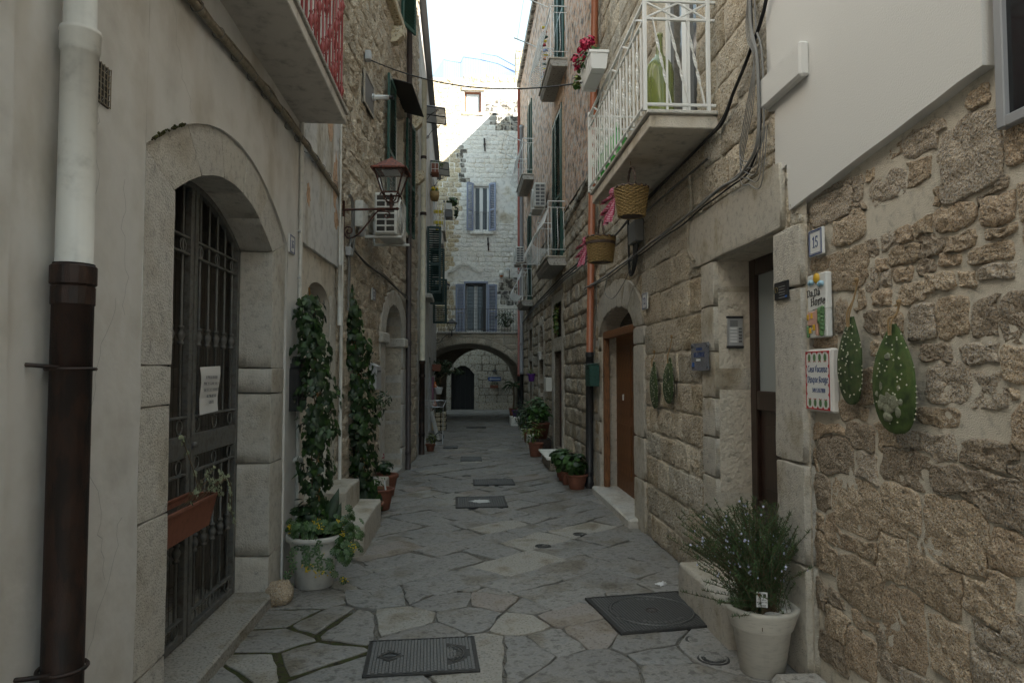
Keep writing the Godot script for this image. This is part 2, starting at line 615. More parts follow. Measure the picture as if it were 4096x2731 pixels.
	ntex("cactus", 13, 0.012, [[0.0, C.call(0.5, 0.55, 0.45)], [0.5, C.call(0.85, 0.95, 0.7)], [0.62, C.call(1, 1, 0.8)], [1.0, C.call(0.8, 0.85, 0.8)]], FastNoiseLite.TYPE_SIMPLEX_SMOOTH, 6, 256)
	ntex("pit_dirt_shade", 14, 0.05, [[0.0, C.call(0.60, 0.59, 0.57)], [0.16, C.call(0.70, 0.69, 0.67)], [0.24, C.call(0.95, 0.94, 0.92)], [0.6, C.call(1, 1, 0.99)], [1.0, C.call(0.88, 0.87, 0.85)]], FastNoiseLite.TYPE_CELLULAR, 2, 1024)  # dark dots: dirt in the pits plus their shade, painted into the colour
	# height maps
	ntex("h_rough", 21, 0.02, [[0.0, 0.0], [1.0, 1.0]], FastNoiseLite.TYPE_SIMPLEX_SMOOTH, 7, 1024, 0.62)
	ntex("h_pit", 22, 0.035, [[0.0, 0.0], [0.3, 0.7], [0.5, 1.0], [1.0, 0.9]], FastNoiseLite.TYPE_CELLULAR, 3, 1024)
	ntex("h_grain", 23, 0.09, [[0.0, 0.0], [0.4, 0.6], [1.0, 1.0]], FastNoiseLite.TYPE_SIMPLEX_SMOOTH, 4, 1024, 0.6)
	ntex("h_plaster", 24, 0.012, [[0.0, 0.0], [1.0, 1.0]], FastNoiseLite.TYPE_SIMPLEX_SMOOTH, 6, 1024, 0.45)
	ntex("h_chisel", 25, 0.045, [[0.0, 0.0], [0.42, 0.25], [0.5, 0.8], [1.0, 1.0]], FastNoiseLite.TYPE_SIMPLEX_SMOOTH, 4, 1024, 0.6)

	# walls
	mt("plaster", 0.665, 0.652, 0.632, {tex = "cloudy", scale = 0.45, height = "h_plaster", relief = 0.4, detail = "faint", dscale = Vector3(0.35, 0.16, 0.35)})
	mt("plaster_beige", 0.64, 0.585, 0.50, {tex = "limewash", scale = 0.6, height = "h_grain", relief = 0.5, detail = "faint", dscale = 0.4})
	mt("plaster_smooth", 0.655, 0.636, 0.605, {scale = 0.9, height = "h_grain", relief = 0.10})
	mt("plaster_grey", 0.64, 0.63, 0.61, {tex = "limewash", scale = 0.5, height = "h_plaster", relief = 0.8, detail = "stain", dscale = Vector3(0.6, 0.2, 0.6)})
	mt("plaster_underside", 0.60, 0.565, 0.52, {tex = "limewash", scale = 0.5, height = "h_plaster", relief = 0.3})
	mt("concrete", 0.48, 0.46, 0.43, {tex = "paving", scale = 1.0, height = "h_grain", relief = 0.3})
	mt("mortar", 0.56, 0.50, 0.41, {tex = "limewash", scale = 0.9, height = "h_rough", relief = 1.2})
	mt("mortar_warm", 0.62, 0.56, 0.465, {tex = "limewash", scale = 1.3, height = "h_grain", relief = 0.5})
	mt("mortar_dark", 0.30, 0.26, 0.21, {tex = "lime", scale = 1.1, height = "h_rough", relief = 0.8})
	mt("core", 0.30, 0.28, 0.25)
	mt("interior", 0.05, 0.045, 0.04)
	family("portal", [[0.626, 0.596, 0.541], [0.638, 0.61, 0.555], [0.616, 0.591, 0.547]], {tex = "limewash", scale = 1.2, height = "h_chisel", relief = 0.45, detail = "faint", dscale = 0.5})
	family("rubble_stone", [[0.606, 0.518, 0.416], [0.745, 0.646, 0.529], [0.489, 0.433, 0.368], [0.664, 0.557, 0.447], [0.636, 0.585, 0.523]], {tex = "rubble", scale = 2.1, height = "h_rough", relief = 1.9})
	family("ashlar", [[0.621, 0.555, 0.456], [0.728, 0.654, 0.542], [0.495, 0.449, 0.375], [0.593, 0.52, 0.42], [0.636, 0.598, 0.525]], {tex = "lime", scale = 1.5, height = "h_rough", relief = 1.8, detail = "stain", dscale = 0.3})
	family("ashlar_smooth", [[0.558, 0.51, 0.43], [0.577, 0.528, 0.452], [0.542, 0.501, 0.435]], {tex = "limewash", scale = 1.4, height = "h_chisel", relief = 0.5, detail = "stain", dscale = 0.45})
	family("rusticated", [[0.562, 0.498, 0.403], [0.663, 0.59, 0.483], [0.45, 0.404, 0.333], [0.603, 0.518, 0.41], [0.567, 0.532, 0.47]], {tex = "lime", scale = 1.9, height = "h_rough", relief = 2.0, detail = "stain", dscale = 0.4})
	family("rockface", [[0.676, 0.609, 0.511], [0.78, 0.704, 0.597], [0.577, 0.522, 0.443], [0.709, 0.635, 0.533]], {tex = "lime", scale = 1.5, height = "h_rough", relief = 2.4, detail = "faint", dscale = 0.4})
	family("whitewash", [[0.86, 0.825, 0.75], [0.87, 0.845, 0.775], [0.82, 0.79, 0.73], [0.85, 0.81, 0.725]], {tex = "limewash", scale = 0.7, height = "h_rough", relief = 1.6})
	family("tufa", [[0.642, 0.547, 0.381], [0.665, 0.589, 0.447], [0.601, 0.526, 0.403]], {tex = "lime", scale = 0.6, height = "h_rough", relief = 1.4})
	family("sooty", [[0.50, 0.46, 0.39], [0.42, 0.40, 0.36]], {tex = "soot", scale = 0.9, height = "h_rough", relief = 1.4})
	family("courtyard", [[0.621, 0.581, 0.499], [0.675, 0.621, 0.54], [0.581, 0.547, 0.486]], {tex = "lime", scale = 0.5, height = "h_pit", relief = 0.3})
	mt("limewashed_wall", 0.87, 0.84, 0.77, {tex = "limewash", scale = 0.5, height = "h_plaster", relief = 0.7, detail = "stain", dscale = 0.3})
	mt("pink_render", 0.62, 0.55, 0.49, {tex = "pinkwash", scale = 0.4, height = "h_rough", relief = 1.6, detail = "stain", dscale = 0.8})
	mt("orange_render", 0.60, 0.41, 0.29, {tex = "mottle", scale = 0.8, height = "h_plaster", relief = 0.5})
	# ground
	family("paver", [[0.268, 0.26, 0.249], [0.295, 0.286, 0.273], [0.248, 0.24, 0.231], [0.277, 0.266, 0.253], [0.265, 0.26, 0.252]], {tex = "paving", scale = 0.8, height = "h_pit", relief = 0.5, detail = "stain", dscale = 0.5, rough = 0.5})
	family("paver_pale", [[0.37, 0.35, 0.318], [0.343, 0.327, 0.302]], {tex = "pit_dirt_shade", scale = 0.75, height = "h_pit", relief = 0.8, rough = 0.75, detail = "stain", dscale = 0.6})
	family("paver_pink", [[0.311, 0.264, 0.238], [0.3, 0.267, 0.245]], {tex = "pit_dirt_shade", scale = 0.6, height = "h_pit", relief = 0.7, rough = 0.75, detail = "stain", dscale = 0.6})
	mt("joint", 0.17, 0.162, 0.148, {tex = "lime", scale = 1.3, height = "h_rough", relief = 1.2})
	mt("moss", 0.14, 0.13, 0.085, {tex = "moss", scale = 1.4, height = "h_grain", relief = 1.6})
	mt("soil", 0.05, 0.038, 0.028, {tex = "rubble", scale = 2.0, height = "h_rough", relief = 1.5})
	# metals, paints, plastics
	mt("white_pvc", 0.66, 0.645, 0.60, {tex = "limewash", scale = 0.6, rough = 0.45})
	mt("cream_pvc", 0.66, 0.60, 0.46, {tex = "limewash", scale = 0.6, rough = 0.5})
	mt("iron_brown", 0.036, 0.026, 0.023, {tex = "rust", scale = Vector3(1.6, 0.5, 1.6), rough = 0.55, height = "h_grain", relief = 0.15})
	mt("iron_dark", 0.045, 0.042, 0.042, {tex = "rust", scale = 1.5, rough = 0.55})
	mt("pipe_black", 0.028, 0.027, 0.028, {rough = 0.45})
	mt("pipe_dark_brown", 0.065, 0.05, 0.048, {rough = 0.5})
	mt("copper_paint", 0.34, 0.115, 0.055, {rough = 0.35, tex = "limewash", scale = 1.0})
	mt("red_pipe", 0.33, 0.10, 0.075, {rough = 0.45})
	mt("grey_pipe", 0.30, 0.30, 0.31, {rough = 0.5})
	mt("gate_iron", 0.135, 0.14, 0.145, {rough = 0.55, tex = "mottle", scale = 1.0})
	mt("red_paint", 0.235, 0.035, 0.034, {rough = 0.4})
	mt("white_paint", 0.74, 0.74, 0.72, {rough = 0.4})
	mt("cream_paint", 0.70, 0.68, 0.62, {rough = 0.5})
	mt("green_paint", 0.018, 0.085, 0.068, {rough = 0.45, tex = "mottle", scale = 1.5})
	mt("dark_green_paint", 0.010, 0.038, 0.034, {rough = 0.5})
	mt("bluegrey_paint", 0.28, 0.315, 0.42, {rough = 0.5})
	mt("black_paint", 0.016, 0.016, 0.017, {rough = 0.5})
	mt("blue_paint", 0.14, 0.22, 0.48, {rough = 0.5})
	mt("purple_plastic", 0.12, 0.03, 0.24, {rough = 0.4})
	mt("mauve_board", 0.30, 0.13, 0.19, {rough = 0.6})
	mt("yellow_paint", 0.62, 0.50, 0.03, {rough = 0.45})
	mt("orange_plastic", 0.62, 0.17, 0.03, {rough = 0.5})
	mt("grey_plastic", 0.42, 0.43, 0.44, {rough = 0.5})
	mt("dark_grey_plastic", 0.13, 0.13, 0.135, {rough = 0.5})
	mt("steel", 0.55, 0.56, 0.57, {rough = 0.35, metal = 0.8})
	mt("chrome", 0.6, 0.6, 0.62, {rough = 0.18, metal = 0.9})
	mt("brass", 0.45, 0.33, 0.13, {rough = 0.35, metal = 0.9})
	mt("cast_iron", 0.045, 0.045, 0.047, {rough = 0.5, tex = "mottle", scale = 1.4, metal = 0.3})
	mt("cast_iron_worn", 0.13, 0.13, 0.127, {rough = 0.45, metal = 0.4})
	mt("lamp_rust", 0.09, 0.045, 0.032, {rough = 0.6, tex = "rust", scale = 2.0})
	mt("lamp_roof", 0.22, 0.085, 0.055, {rough = 0.6, tex = "rust", scale = 2.2})
	mt("ac_white", 0.66, 0.65, 0.61, {rough = 0.5, tex = "limewash", scale = 0.8})
	mt("cable_grey", 0.19, 0.185, 0.175, {rough = 0.7})
	mt("cable_black", 0.02, 0.02, 0.021, {rough = 0.55})
	mt("cable_tan", 0.30, 0.265, 0.215, {rough = 0.75, tex = "mottle", scale = 1.2})
	mt("rope", 0.30, 0.20, 0.10, {rough = 0.95})
	# wood
	mt("wood_orange", 0.23, 0.095, 0.032, {tex = "wood", scale = Vector3(6, 0.5, 6), rough = 0.55})
	mt("wood_orange_light", 0.26, 0.11, 0.04, {tex = "wood", scale = Vector3(6, 0.6, 6), rough = 0.55})
	mt("wood_dark", 0.040, 0.020, 0.014, {tex = "wood", scale = Vector3(6, 0.5, 6), rough = 0.4})
	mt("wood_brown", 0.075, 0.046, 0.038, {tex = "wood", scale = Vector3(6, 0.5, 6), rough = 0.6})
	mt("wood_red", 0.085, 0.028, 0.022, {tex = "wood", scale = Vector3(6, 0.4, 6), rough = 0.5})
	mt("wicker_light", 0.40, 0.265, 0.10, {tex = "wood", scale = Vector3(9, 9, 9), rough = 0.7})
	mt("wicker_dark", 0.075, 0.05, 0.04, {rough = 0.75})
	mt("bamboo", 0.36, 0.20, 0.07, {rough = 0.7})
	# pots
	mt("terracotta", 0.24, 0.09, 0.055, {tex = "limewash", scale = 1.5, rough = 0.75})
	mt("terracotta_pale", 0.40, 0.18, 0.12, {tex = "mottle", scale = 1.5, rough = 0.8})
	mt("pot_white", 0.60, 0.58, 0.54, {tex = "limewash", scale = 1.2, rough = 0.6})
	mt("pot_cream", 0.58, 0.54, 0.47, {tex = "limewash", scale = Vector3(1, 5, 1), rough = 0.6})
	mt("pebble_white", 0.66, 0.64, 0.6, {tex = "limewash", scale = 2.0})
	# plants
	mt("ivy_dark", 0.020, 0.046, 0.018, {rough = 0.45, tex = "leafy", scale = 3.0, backlight = Color(0.05, 0.08, 0.02)})
	mt("ivy_light", 0.042, 0.092, 0.026, {rough = 0.45, tex = "leafy", scale = 3.0, backlight = Color(0.14, 0.2, 0.04)})
	mt("leaf_mid", 0.065, 0.14, 0.04, {rough = 0.55, tex = "leafy", scale = 3.0, backlight = Color(0.14, 0.2, 0.04)})
	mt("leaf_yellow", 0.16, 0.19, 0.04, {rough = 0.55, backlight = Color(0.2, 0.22, 0.04)})
	mt("leaf_olive", 0.06, 0.085, 0.045, {rough = 0.6, tex = "leafy", scale = 3.0, backlight = Color(0.08, 0.1, 0.04)})
	mt("succulent", 0.10, 0.17, 0.09, {rough = 0.5, tex = "leafy", scale = 4.0, backlight = Color(0.1, 0.14, 0.05)})
	mt("rosemary", 0.05, 0.085, 0.035, {rough = 0.7, backlight = Color(0.08, 0.11, 0.03)})
	mt("pale_leaf", 0.22, 0.25, 0.16, {rough = 0.6, backlight = Color(0.1, 0.12, 0.06)})
	mt("stem", 0.13, 0.09, 0.05, {rough = 0.8})
	mt("petal_yellow", 0.72, 0.52, 0.02, {rough = 0.6, backlight = Color(0.3, 0.2, 0.0)})
	mt("petal_red", 0.42, 0.012, 0.06, {rough = 0.6, backlight = Color(0.2, 0.0, 0.02)})
	mt("petal_lilac", 0.50, 0.50, 0.68, {rough = 0.7, backlight = Color(0.2, 0.2, 0.25)})
	mt("cactus", 0.068, 0.09, 0.05, {tex = "cactus", scale = 3.0, rough = 0.85, height = "h_grain", relief = 0.2})
	mt("cactus_bright", 0.085, 0.115, 0.046, {tex = "cactus", scale = 2.5, rough = 0.8, height = "h_grain", relief = 0.2})
	mt("cactus_areole", 0.5, 0.48, 0.36, {rough = 0.9})
	mt("cactus_scar", 0.235, 0.24, 0.165, {tex = "limewash", scale = 3.0, height = "h_rough", relief = 0.5})
	# glass, tiles, print
	mt("glass_dark", 0.018, 0.02, 0.022, {rough = 0.06})
	mt("glass_frosted", 0.30, 0.33, 0.33, {rough = 0.28})
	mt("tile_white", 0.68, 0.68, 0.66, {rough = 0.3})
	mt("print_blue", 0.02, 0.05, 0.17, {rough = 0.5})
	mt("print_black", 0.015, 0.015, 0.016, {rough = 0.6})
	mt("print_red", 0.40, 0.02, 0.03, {rough = 0.5})
	mt("print_green", 0.10, 0.20, 0.08, {rough = 0.5})
	mt("print_grey", 0.3, 0.3, 0.3, {rough = 0.6})
	mt("paper", 0.70, 0.70, 0.70, {rough = 0.8})
	mt("sign_blue", 0.02, 0.10, 0.36, {rough = 0.4})
	mt("clay_yellow", 0.60, 0.36, 0.03, {rough = 0.4})
	mt("clay_pink", 0.55, 0.32, 0.25, {rough = 0.5})
	mt("clay_blue", 0.28, 0.45, 0.55, {rough = 0.4})
	mt("pink_pot", 0.45, 0.16, 0.32, {rough = 0.5})
	var plexi := mt("plexiglass", 0.20, 0.21, 0.25, {rough = 0.08})
	plexi.transparency = BaseMaterial3D.TRANSPARENCY_ALPHA
	plexi.albedo_color.a = 0.62
	var canopy := mt("canopy_sheet", 0.62, 0.63, 0.64, {rough = 0.3})
	canopy.transparency = BaseMaterial3D.TRANSPARENCY_ALPHA
	canopy.albedo_color.a = 0.75
	var bottle := mt("bottle_glass", 0.20, 0.25, 0.045, {rough = 0.05})
	bottle.transparency = BaseMaterial3D.TRANSPARENCY_ALPHA
	bottle.albedo_color.a = 0.7
	var green_glass := mt("green_glass", 0.05, 0.32, 0.05, {rough = 0.08})
	green_glass.transparency = BaseMaterial3D.TRANSPARENCY_ALPHA
	green_glass.albedo_color.a = 0.8
	var lamp_glass := mt("lamp_glass", 0.5, 0.5, 0.48, {rough = 0.05})
	lamp_glass.transparency = BaseMaterial3D.TRANSPARENCY_ALPHA
	lamp_glass.albedo_color.a = 0.10
	# red and white gingham cloth
	var im := Image.create(64, 64, false, Image.FORMAT_RGB8)
	for y in 64:
		for x in 64:
			var k := int(x % 32 < 16) + int(y % 32 < 16)
			im.set_pixel(x, y, [Color(0.80, 0.66, 0.70), Color(0.70, 0.28, 0.40), Color(0.58, 0.06, 0.18)][k])
	T["gingham"] = ImageTexture.create_from_image(im)
	mt("gingham", 0.75, 0.75, 0.75, {tex = "gingham", scale = 24.0, world = false, rough = 0.85})

# ---------------------------------------------------------------- ground

func cut_half(p: PackedVector2Array, a: Vector2, n: Vector2) -> PackedVector2Array:
	var out := PackedVector2Array()
	for i in p.size():
		var u := p[i]
		var w := p[(i + 1) % p.size()]
		var du := (u - a).dot(n)
		var dw := (w - a).dot(n)
		if du <= 0.0:
			out.append(u)
		if (du < 0.0 and dw > 0.0) or (du > 0.0 and dw < 0.0):
			out.append(u.lerp(w, du / (du - dw)))
	return out

# cells round seeds, each edge drawn back by that seed's gap; wt shifts an edge towards the smaller of two cells
func cells(seeds: Array, gaps: Array, reach: float, wt := []) -> Array:
	var out := []
	for i in seeds.size():
		var c: Vector2 = seeds[i]
		var p := rect(c.x - reach, c.x + reach, c.y - reach, c.y + reach)
		for j in seeds.size():
			var d: Vector2 = seeds[j] - c
			var l := d.length()
			if i == j or l > reach * 2.2:
				continue
			var share := 0.5 if wt.is_empty() else clampf(0.5 + (wt[i] - wt[j]) / (2.0 * l * l), 0.15, 0.85)
			p = cut_half(p, c + d * share - d / l * gaps[i], d / l)
			if p.size() < 3:
				break
		out.append(p)
	return out

func build_ground() -> void:
	var st := S()
	quad(st, Vector3(-40, -0.014, 30), Vector3(40, -0.014, 30), Vector3(40, -0.014, -60), Vector3(-40, -0.014, -60))
	obj("ground", st, M.joint, self).set_meta("kind", "structure")
	var pav := node("pavement", self, Transform3D(Basis(Vector3.RIGHT, Vector3(0, 0, -1), Vector3.UP), Vector3.ZERO))
	pav.set_meta("kind", "structure")
	var given := [ 0.75,-3.97,0.53,-4.41,0.31,-4.30,0.35,-4.66,-0.00,-4.80,-0.45,-4.78,-0.80,-4.71,-0.27,-4.54,0.50,-5.06,0.86,-5.37,1.23,-5.38,0.27,-5.40,-0.03,-5.58,-0.58,-5.36,-0.41,-5.94,-0.79,-5.82,0.31,-6.03,0.61,-5.67,0.91,-6.00,1.29,-5.79,1.50,-5.51,-0.01,-6.45,0.08,-7.25,-0.37,-6.85,-0.57,-7.26,-0.81,-6.50,1.20,-6.32,0.81,-6.42,1.28,-6.94,0.90,-6.84,1.50,-6.09,1.45,-6.59,0.57,-7.09,0.44,-7.72,0.93,-7.77,1.43,-7.74,-0.22,-7.68,0.18,-8.35,-0.31,-8.29,-0.56,-8.59,-0.87,-8.91,-0.94,-9.60,-0.90,-10.69,-0.65,-9.22,-0.97,-7.43,0.67,-8.41,1.16,-8.38,1.43,-8.27,1.52,-7.13,1.61,-7.73,1.54,-8.87,1.14,-9.00,0.79,-9.14,-0.46,-9.69,-0.67,-10.17,0.19,-5.20,-0.17,-5.22,0.67,-4.80,0.79,-4.50,1.11,-4.35,1.19,-4.10,0.13,-4.31,-0.42,-5.39,0.56,-6.44,-0.95,-8.23,-1.00,-7.89,-1.23,-4.10,-1.22,-4.52,-0.98,-4.20,-1.02,-4.79,-1.29,-5.22,-1.28,-4.92,-0.74,-3.92,-1.40,-3.94,2.16,-4.08,1.43,-4.13,1.20,-3.90 ]
	var seeds := []
	for i in range(0, given.size(), 2):
		seeds.append(Vector2(given[i], -given[i + 1]))
	for x in [-1.7, -0.9, -0.2, 0.5, 1.2, 1.9]:
		for z in [0.5, 1.2, 1.9, 2.6, 3.2]:
			seeds.append(Vector2(x + rng.randf_range(-0.2, 0.2), z + rng.randf_range(-0.15, 0.15)))
	var gaps := []
	for q in seeds:
		var worn: bool = q.x < -0.55 and q.y < 5.1
		gaps.append(rng.randf_range(0.012, 0.028) if worn else rng.randf_range(0.0015, 0.005))
	var all := cells(seeds, gaps, 0.75)
	var laid := []
	var turn := 0.72
	for q in courses(-9.0, 27.0, -4.0, 26.0, Vector2(0.3, 0.48), Vector2(0.36, 0.8), 0.0035, [], 0.05):
		var w := PackedVector2Array()
		for v in q:
			w.append(v.rotated(turn))
		var m := (w[0] + w[2]) * 0.5
		if m.y > 5.35 + 0.25 * sin(m.x * 5.0) and m.y < 31.0 and m.x > -2.2 and m.x < 2.5:
			laid.append(w)
	var polys := []
	for i in seeds.size():
		if all[i].size() < 3 or seeds[i].y > 6.4:
			continue
		var left := clipped([all[i]], laid.filter(func(w): return w[0].distance_to(seeds[i]) < 1.6), 0.012)
		for q in left:
			for g in Geometry2D.offset_polygon(q, -0.002):
				if absf(signed_area(g)) > 0.012:
					polys.append(g)
	polys.append_array(laid)
	polys.sort_custom(func(a, b): return absf(a[0].y - 3.5) < absf(b[0].y - 3.5))
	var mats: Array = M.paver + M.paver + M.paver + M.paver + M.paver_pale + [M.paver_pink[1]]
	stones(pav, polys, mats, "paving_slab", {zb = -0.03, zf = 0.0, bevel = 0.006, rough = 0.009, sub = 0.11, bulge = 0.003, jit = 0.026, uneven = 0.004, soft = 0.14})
	# damp mossy earth between the worn slabs by the gate
	st = S()
	var edge := PackedVector2Array()
	for i in 40:
		var a := TAU * i / 40
		var r := 1.0 + 0.3 * nz.get_noise_2d(cos(a) * 2.0, sin(a) * 2.0)
		edge.append(Vector2(-1.2 + cos(a) * 0.6 * r, 4.1 + sin(a) * 1.15 * r))
	prism(st, edge, -0.03, -0.0085)
	var moss := obj("moss", st, M.moss, self)
	moss.transform = pav.transform
	moss.set_meta("kind", "stuff")
	tag(moss, "dark green moss between the worn slabs by the iron gate", "moss")

# ---------------------------------------------------------------- doors, windows, shutters, balconies (parts of houses)

func window(house: Node3D, s0: float, s1: float, y0: float, y1: float, z: float, m: Material, leaves := 2, called := "window") -> Node3D:
	var w := node(called, house)
	var st := S()
	bx(st, Vector3(s0, y0, z - 0.04), Vector3(s0 + 0.06, y1, z + 0.02))
	bx(st, Vector3(s1 - 0.06, y0, z - 0.04), Vector3(s1, y1, z + 0.02))
	bx(st, Vector3(s0 + 0.06, y1 - 0.06, z - 0.04), Vector3(s1 - 0.06, y1, z + 0.018))
	bx(st, Vector3(s0 + 0.06, y0, z - 0.04), Vector3(s1 - 0.06, y0 + 0.07, z + 0.018))
	if leaves > 1:
		bx(st, Vector3((s0 + s1) * 0.5 - 0.06, y0 + 0.07, z - 0.035), Vector3((s0 + s1) * 0.5 + 0.06, y1 - 0.06, z + 0.022))
	obj("frame", st, m, w)
	for i in leaves:
		st = S()
		var a := lerpf(s0 + 0.06, s1 - 0.06, float(i) / leaves)
		var b := lerpf(s0 + 0.06, s1 - 0.06, float(i + 1) / leaves)
		bx(st, Vector3(a, y0 + 0.06, z - 0.025), Vector3(b, y1 - 0.05, z - 0.015), 0.0)
		obj("pane", st, M.glass_dark, w)
	return w

# a louvred shutter whose hinge is its local origin, its width along local x; each slat is a piece of its own where it shows
func shutter(house: Node3D, xf: Transform3D, w: float, h: float, m: Material, each := false, pitch := 0.055) -> Node3D:
	var o := node("shutter", house, xf)
	var st := S()
	var f := 0.055
	bx(st, Vector3(0, 0, -0.018), Vector3(f, h, 0.018), 0.003)
	bx(st, Vector3(w - f, 0, -0.018), Vector3(w, h, 0.018), 0.003)
	for y in [0.0, h * 0.42, h - f]:
		bx(st, Vector3(f, y, -0.016), Vector3(w - f, y + f * 1.2, 0.016), 0.003)
	obj("frame", st, m, o)
	var sl := S()
	box(sl, Vector3(w * 0.5, 0, 0), Vector3(w - 2.0 * f, 0.045, 0.008), 0.001, Basis(Vector3.RIGHT, 0.85))
	var me := mesh_of(sl, m)
	var joined := SurfaceTool.new()
	joined.begin(Mesh.PRIMITIVE_TRIANGLES)
	var y := f * 1.2 + pitch * 0.5
	while y < h - f - pitch * 0.3:
		if absf(y - h * 0.42 - f * 0.6) > f:
			if each:
				inst("slat", me, o, Transform3D(Basis(), Vector3(0, y, 0)))
			else:
				joined.append_from(me, 0, Transform3D(Basis(), Vector3(0, y, 0)))
		y += pitch
	if not each:
		var jm := joined.commit()
		jm.surface_set_material(0, m)
		inst("louvres", jm, o)
	return o

func flat_turn(s: float, y: float, z: float, deg: float) -> Transform3D:
	return Transform3D(Basis(Vector3.UP, deg_to_rad(deg)), Vector3(s, y, z))

# slab with a bellied iron railing; local coordinates of the wall
func belly_balcony(house: Node3D, s0: float, s1: float, y: float, th: float, dep: float, hgt: float, belly: float, m: Material, label: String) -> Node3D:
	var b := node("balcony", house)
	b.set_meta("label", label)
	var st := S()
	var pr := PackedVector2Array([Vector2(0.0, y - th), Vector2(dep - 0.06, y - th), Vector2(dep - 0.02, y - th * 0.6), Vector2(dep - 0.02, y - 0.035), Vector2(0, y - 0.035)])
	X = Transform3D(Basis(Vector3(0, 0, 1), Vector3.UP, Vector3(-1, 0, 0)), Vector3(s1, 0, 0))
	prism(st, pr, 0.0, s1 - s0)
	obj("slab", st, M.concrete, b)
	st = S()
	bx(st, Vector3(s0 - 0.02, y - 0.034, 0), Vector3(s1 + 0.02, y, dep + 0.01), 0.005)
	obj("top_slab", st, M.ashlar_smooth[1], b)
	st = S()
	var d := dep - 0.03
	for yy in [y + 0.12, y + hgt - 0.12, y + hgt]:
		var w := 0.012 if yy < y + hgt - 0.01 else 0.018
		bar(st, Vector3(s0 + 0.02, yy, d), Vector3(s1 - 0.02, yy, d), w)
		bar(st, Vector3(s0 + 0.02, yy, 0), Vector3(s0 + 0.02, yy, d), w)
		bar(st, Vector3(s1 - 0.02, yy, 0), Vector3(s1 - 0.02, yy, d), w)
	for s in [s0 + 0.02, s1 - 0.02]:
		bar(st, Vector3(s, y, d), Vector3(s, y + hgt, d), 0.016)
	obj("rail", st, m, b)
	var one := S(true)
	var pts := curve([Vector3(0, y + 0.12, 0), Vector3(0, y + 0.16, belly * 0.75), Vector3(0, y + 0.27, belly), Vector3(0, y + 0.45, belly * 0.72), Vector3(0, y + 0.66, belly * 0.2), Vector3(0, y + hgt - 0.12, 0)], 4)
	tube(one, pts, 0.006, 5)
	var me := mesh_of(one, m)
	var n := int((s1 - s0) / 0.095)
	for i in n:
		inst("baluster", me, b, Transform3D(Basis(), Vector3(s0 + 0.06 + (s1 - s0 - 0.12) * i / (n - 1), 0, d)))
	for s in [s0 + 0.02, s1 - 0.02]:
		var k := maxi(2, int(dep / 0.11))
		for i in k:
			inst("baluster", me, b, Transform3D(Basis(Vector3.UP, PI / 2 if s > s0 + 0.1 else -PI / 2).scaled(Vector3(0.35, 1, 1)), Vector3(s, 0, d * (i + 0.5) / k)))
	return b

# ---------------------------------------------------------------- houses on the left

var FL1 := frame(-1.43, 1.0, -1.49, -5.87)
var FL2 := frame(-1.50, -5.87, -1.47, -7.5)
var FL3 := frame(-1.45, -7.5, -1.05, -13.6)
var FL4 := frame(-1.05, -13.6, -1.12, -23.0)
var FR3 := frame(1.72, -23.0, 1.85, -9.6)
var FR2 := frame(1.86, -9.6, 1.88, -4.5)
var FR1 := frame(1.92, -4.5, 1.92, 1.0)
var FE := frame(-3.0, -23.7, 3.0, -23.7)
var FA := frame(-3.0, -23.0, 3.0, -23.0)
var FB := frame(-4.0, -31.0, 4.0, -31.0)

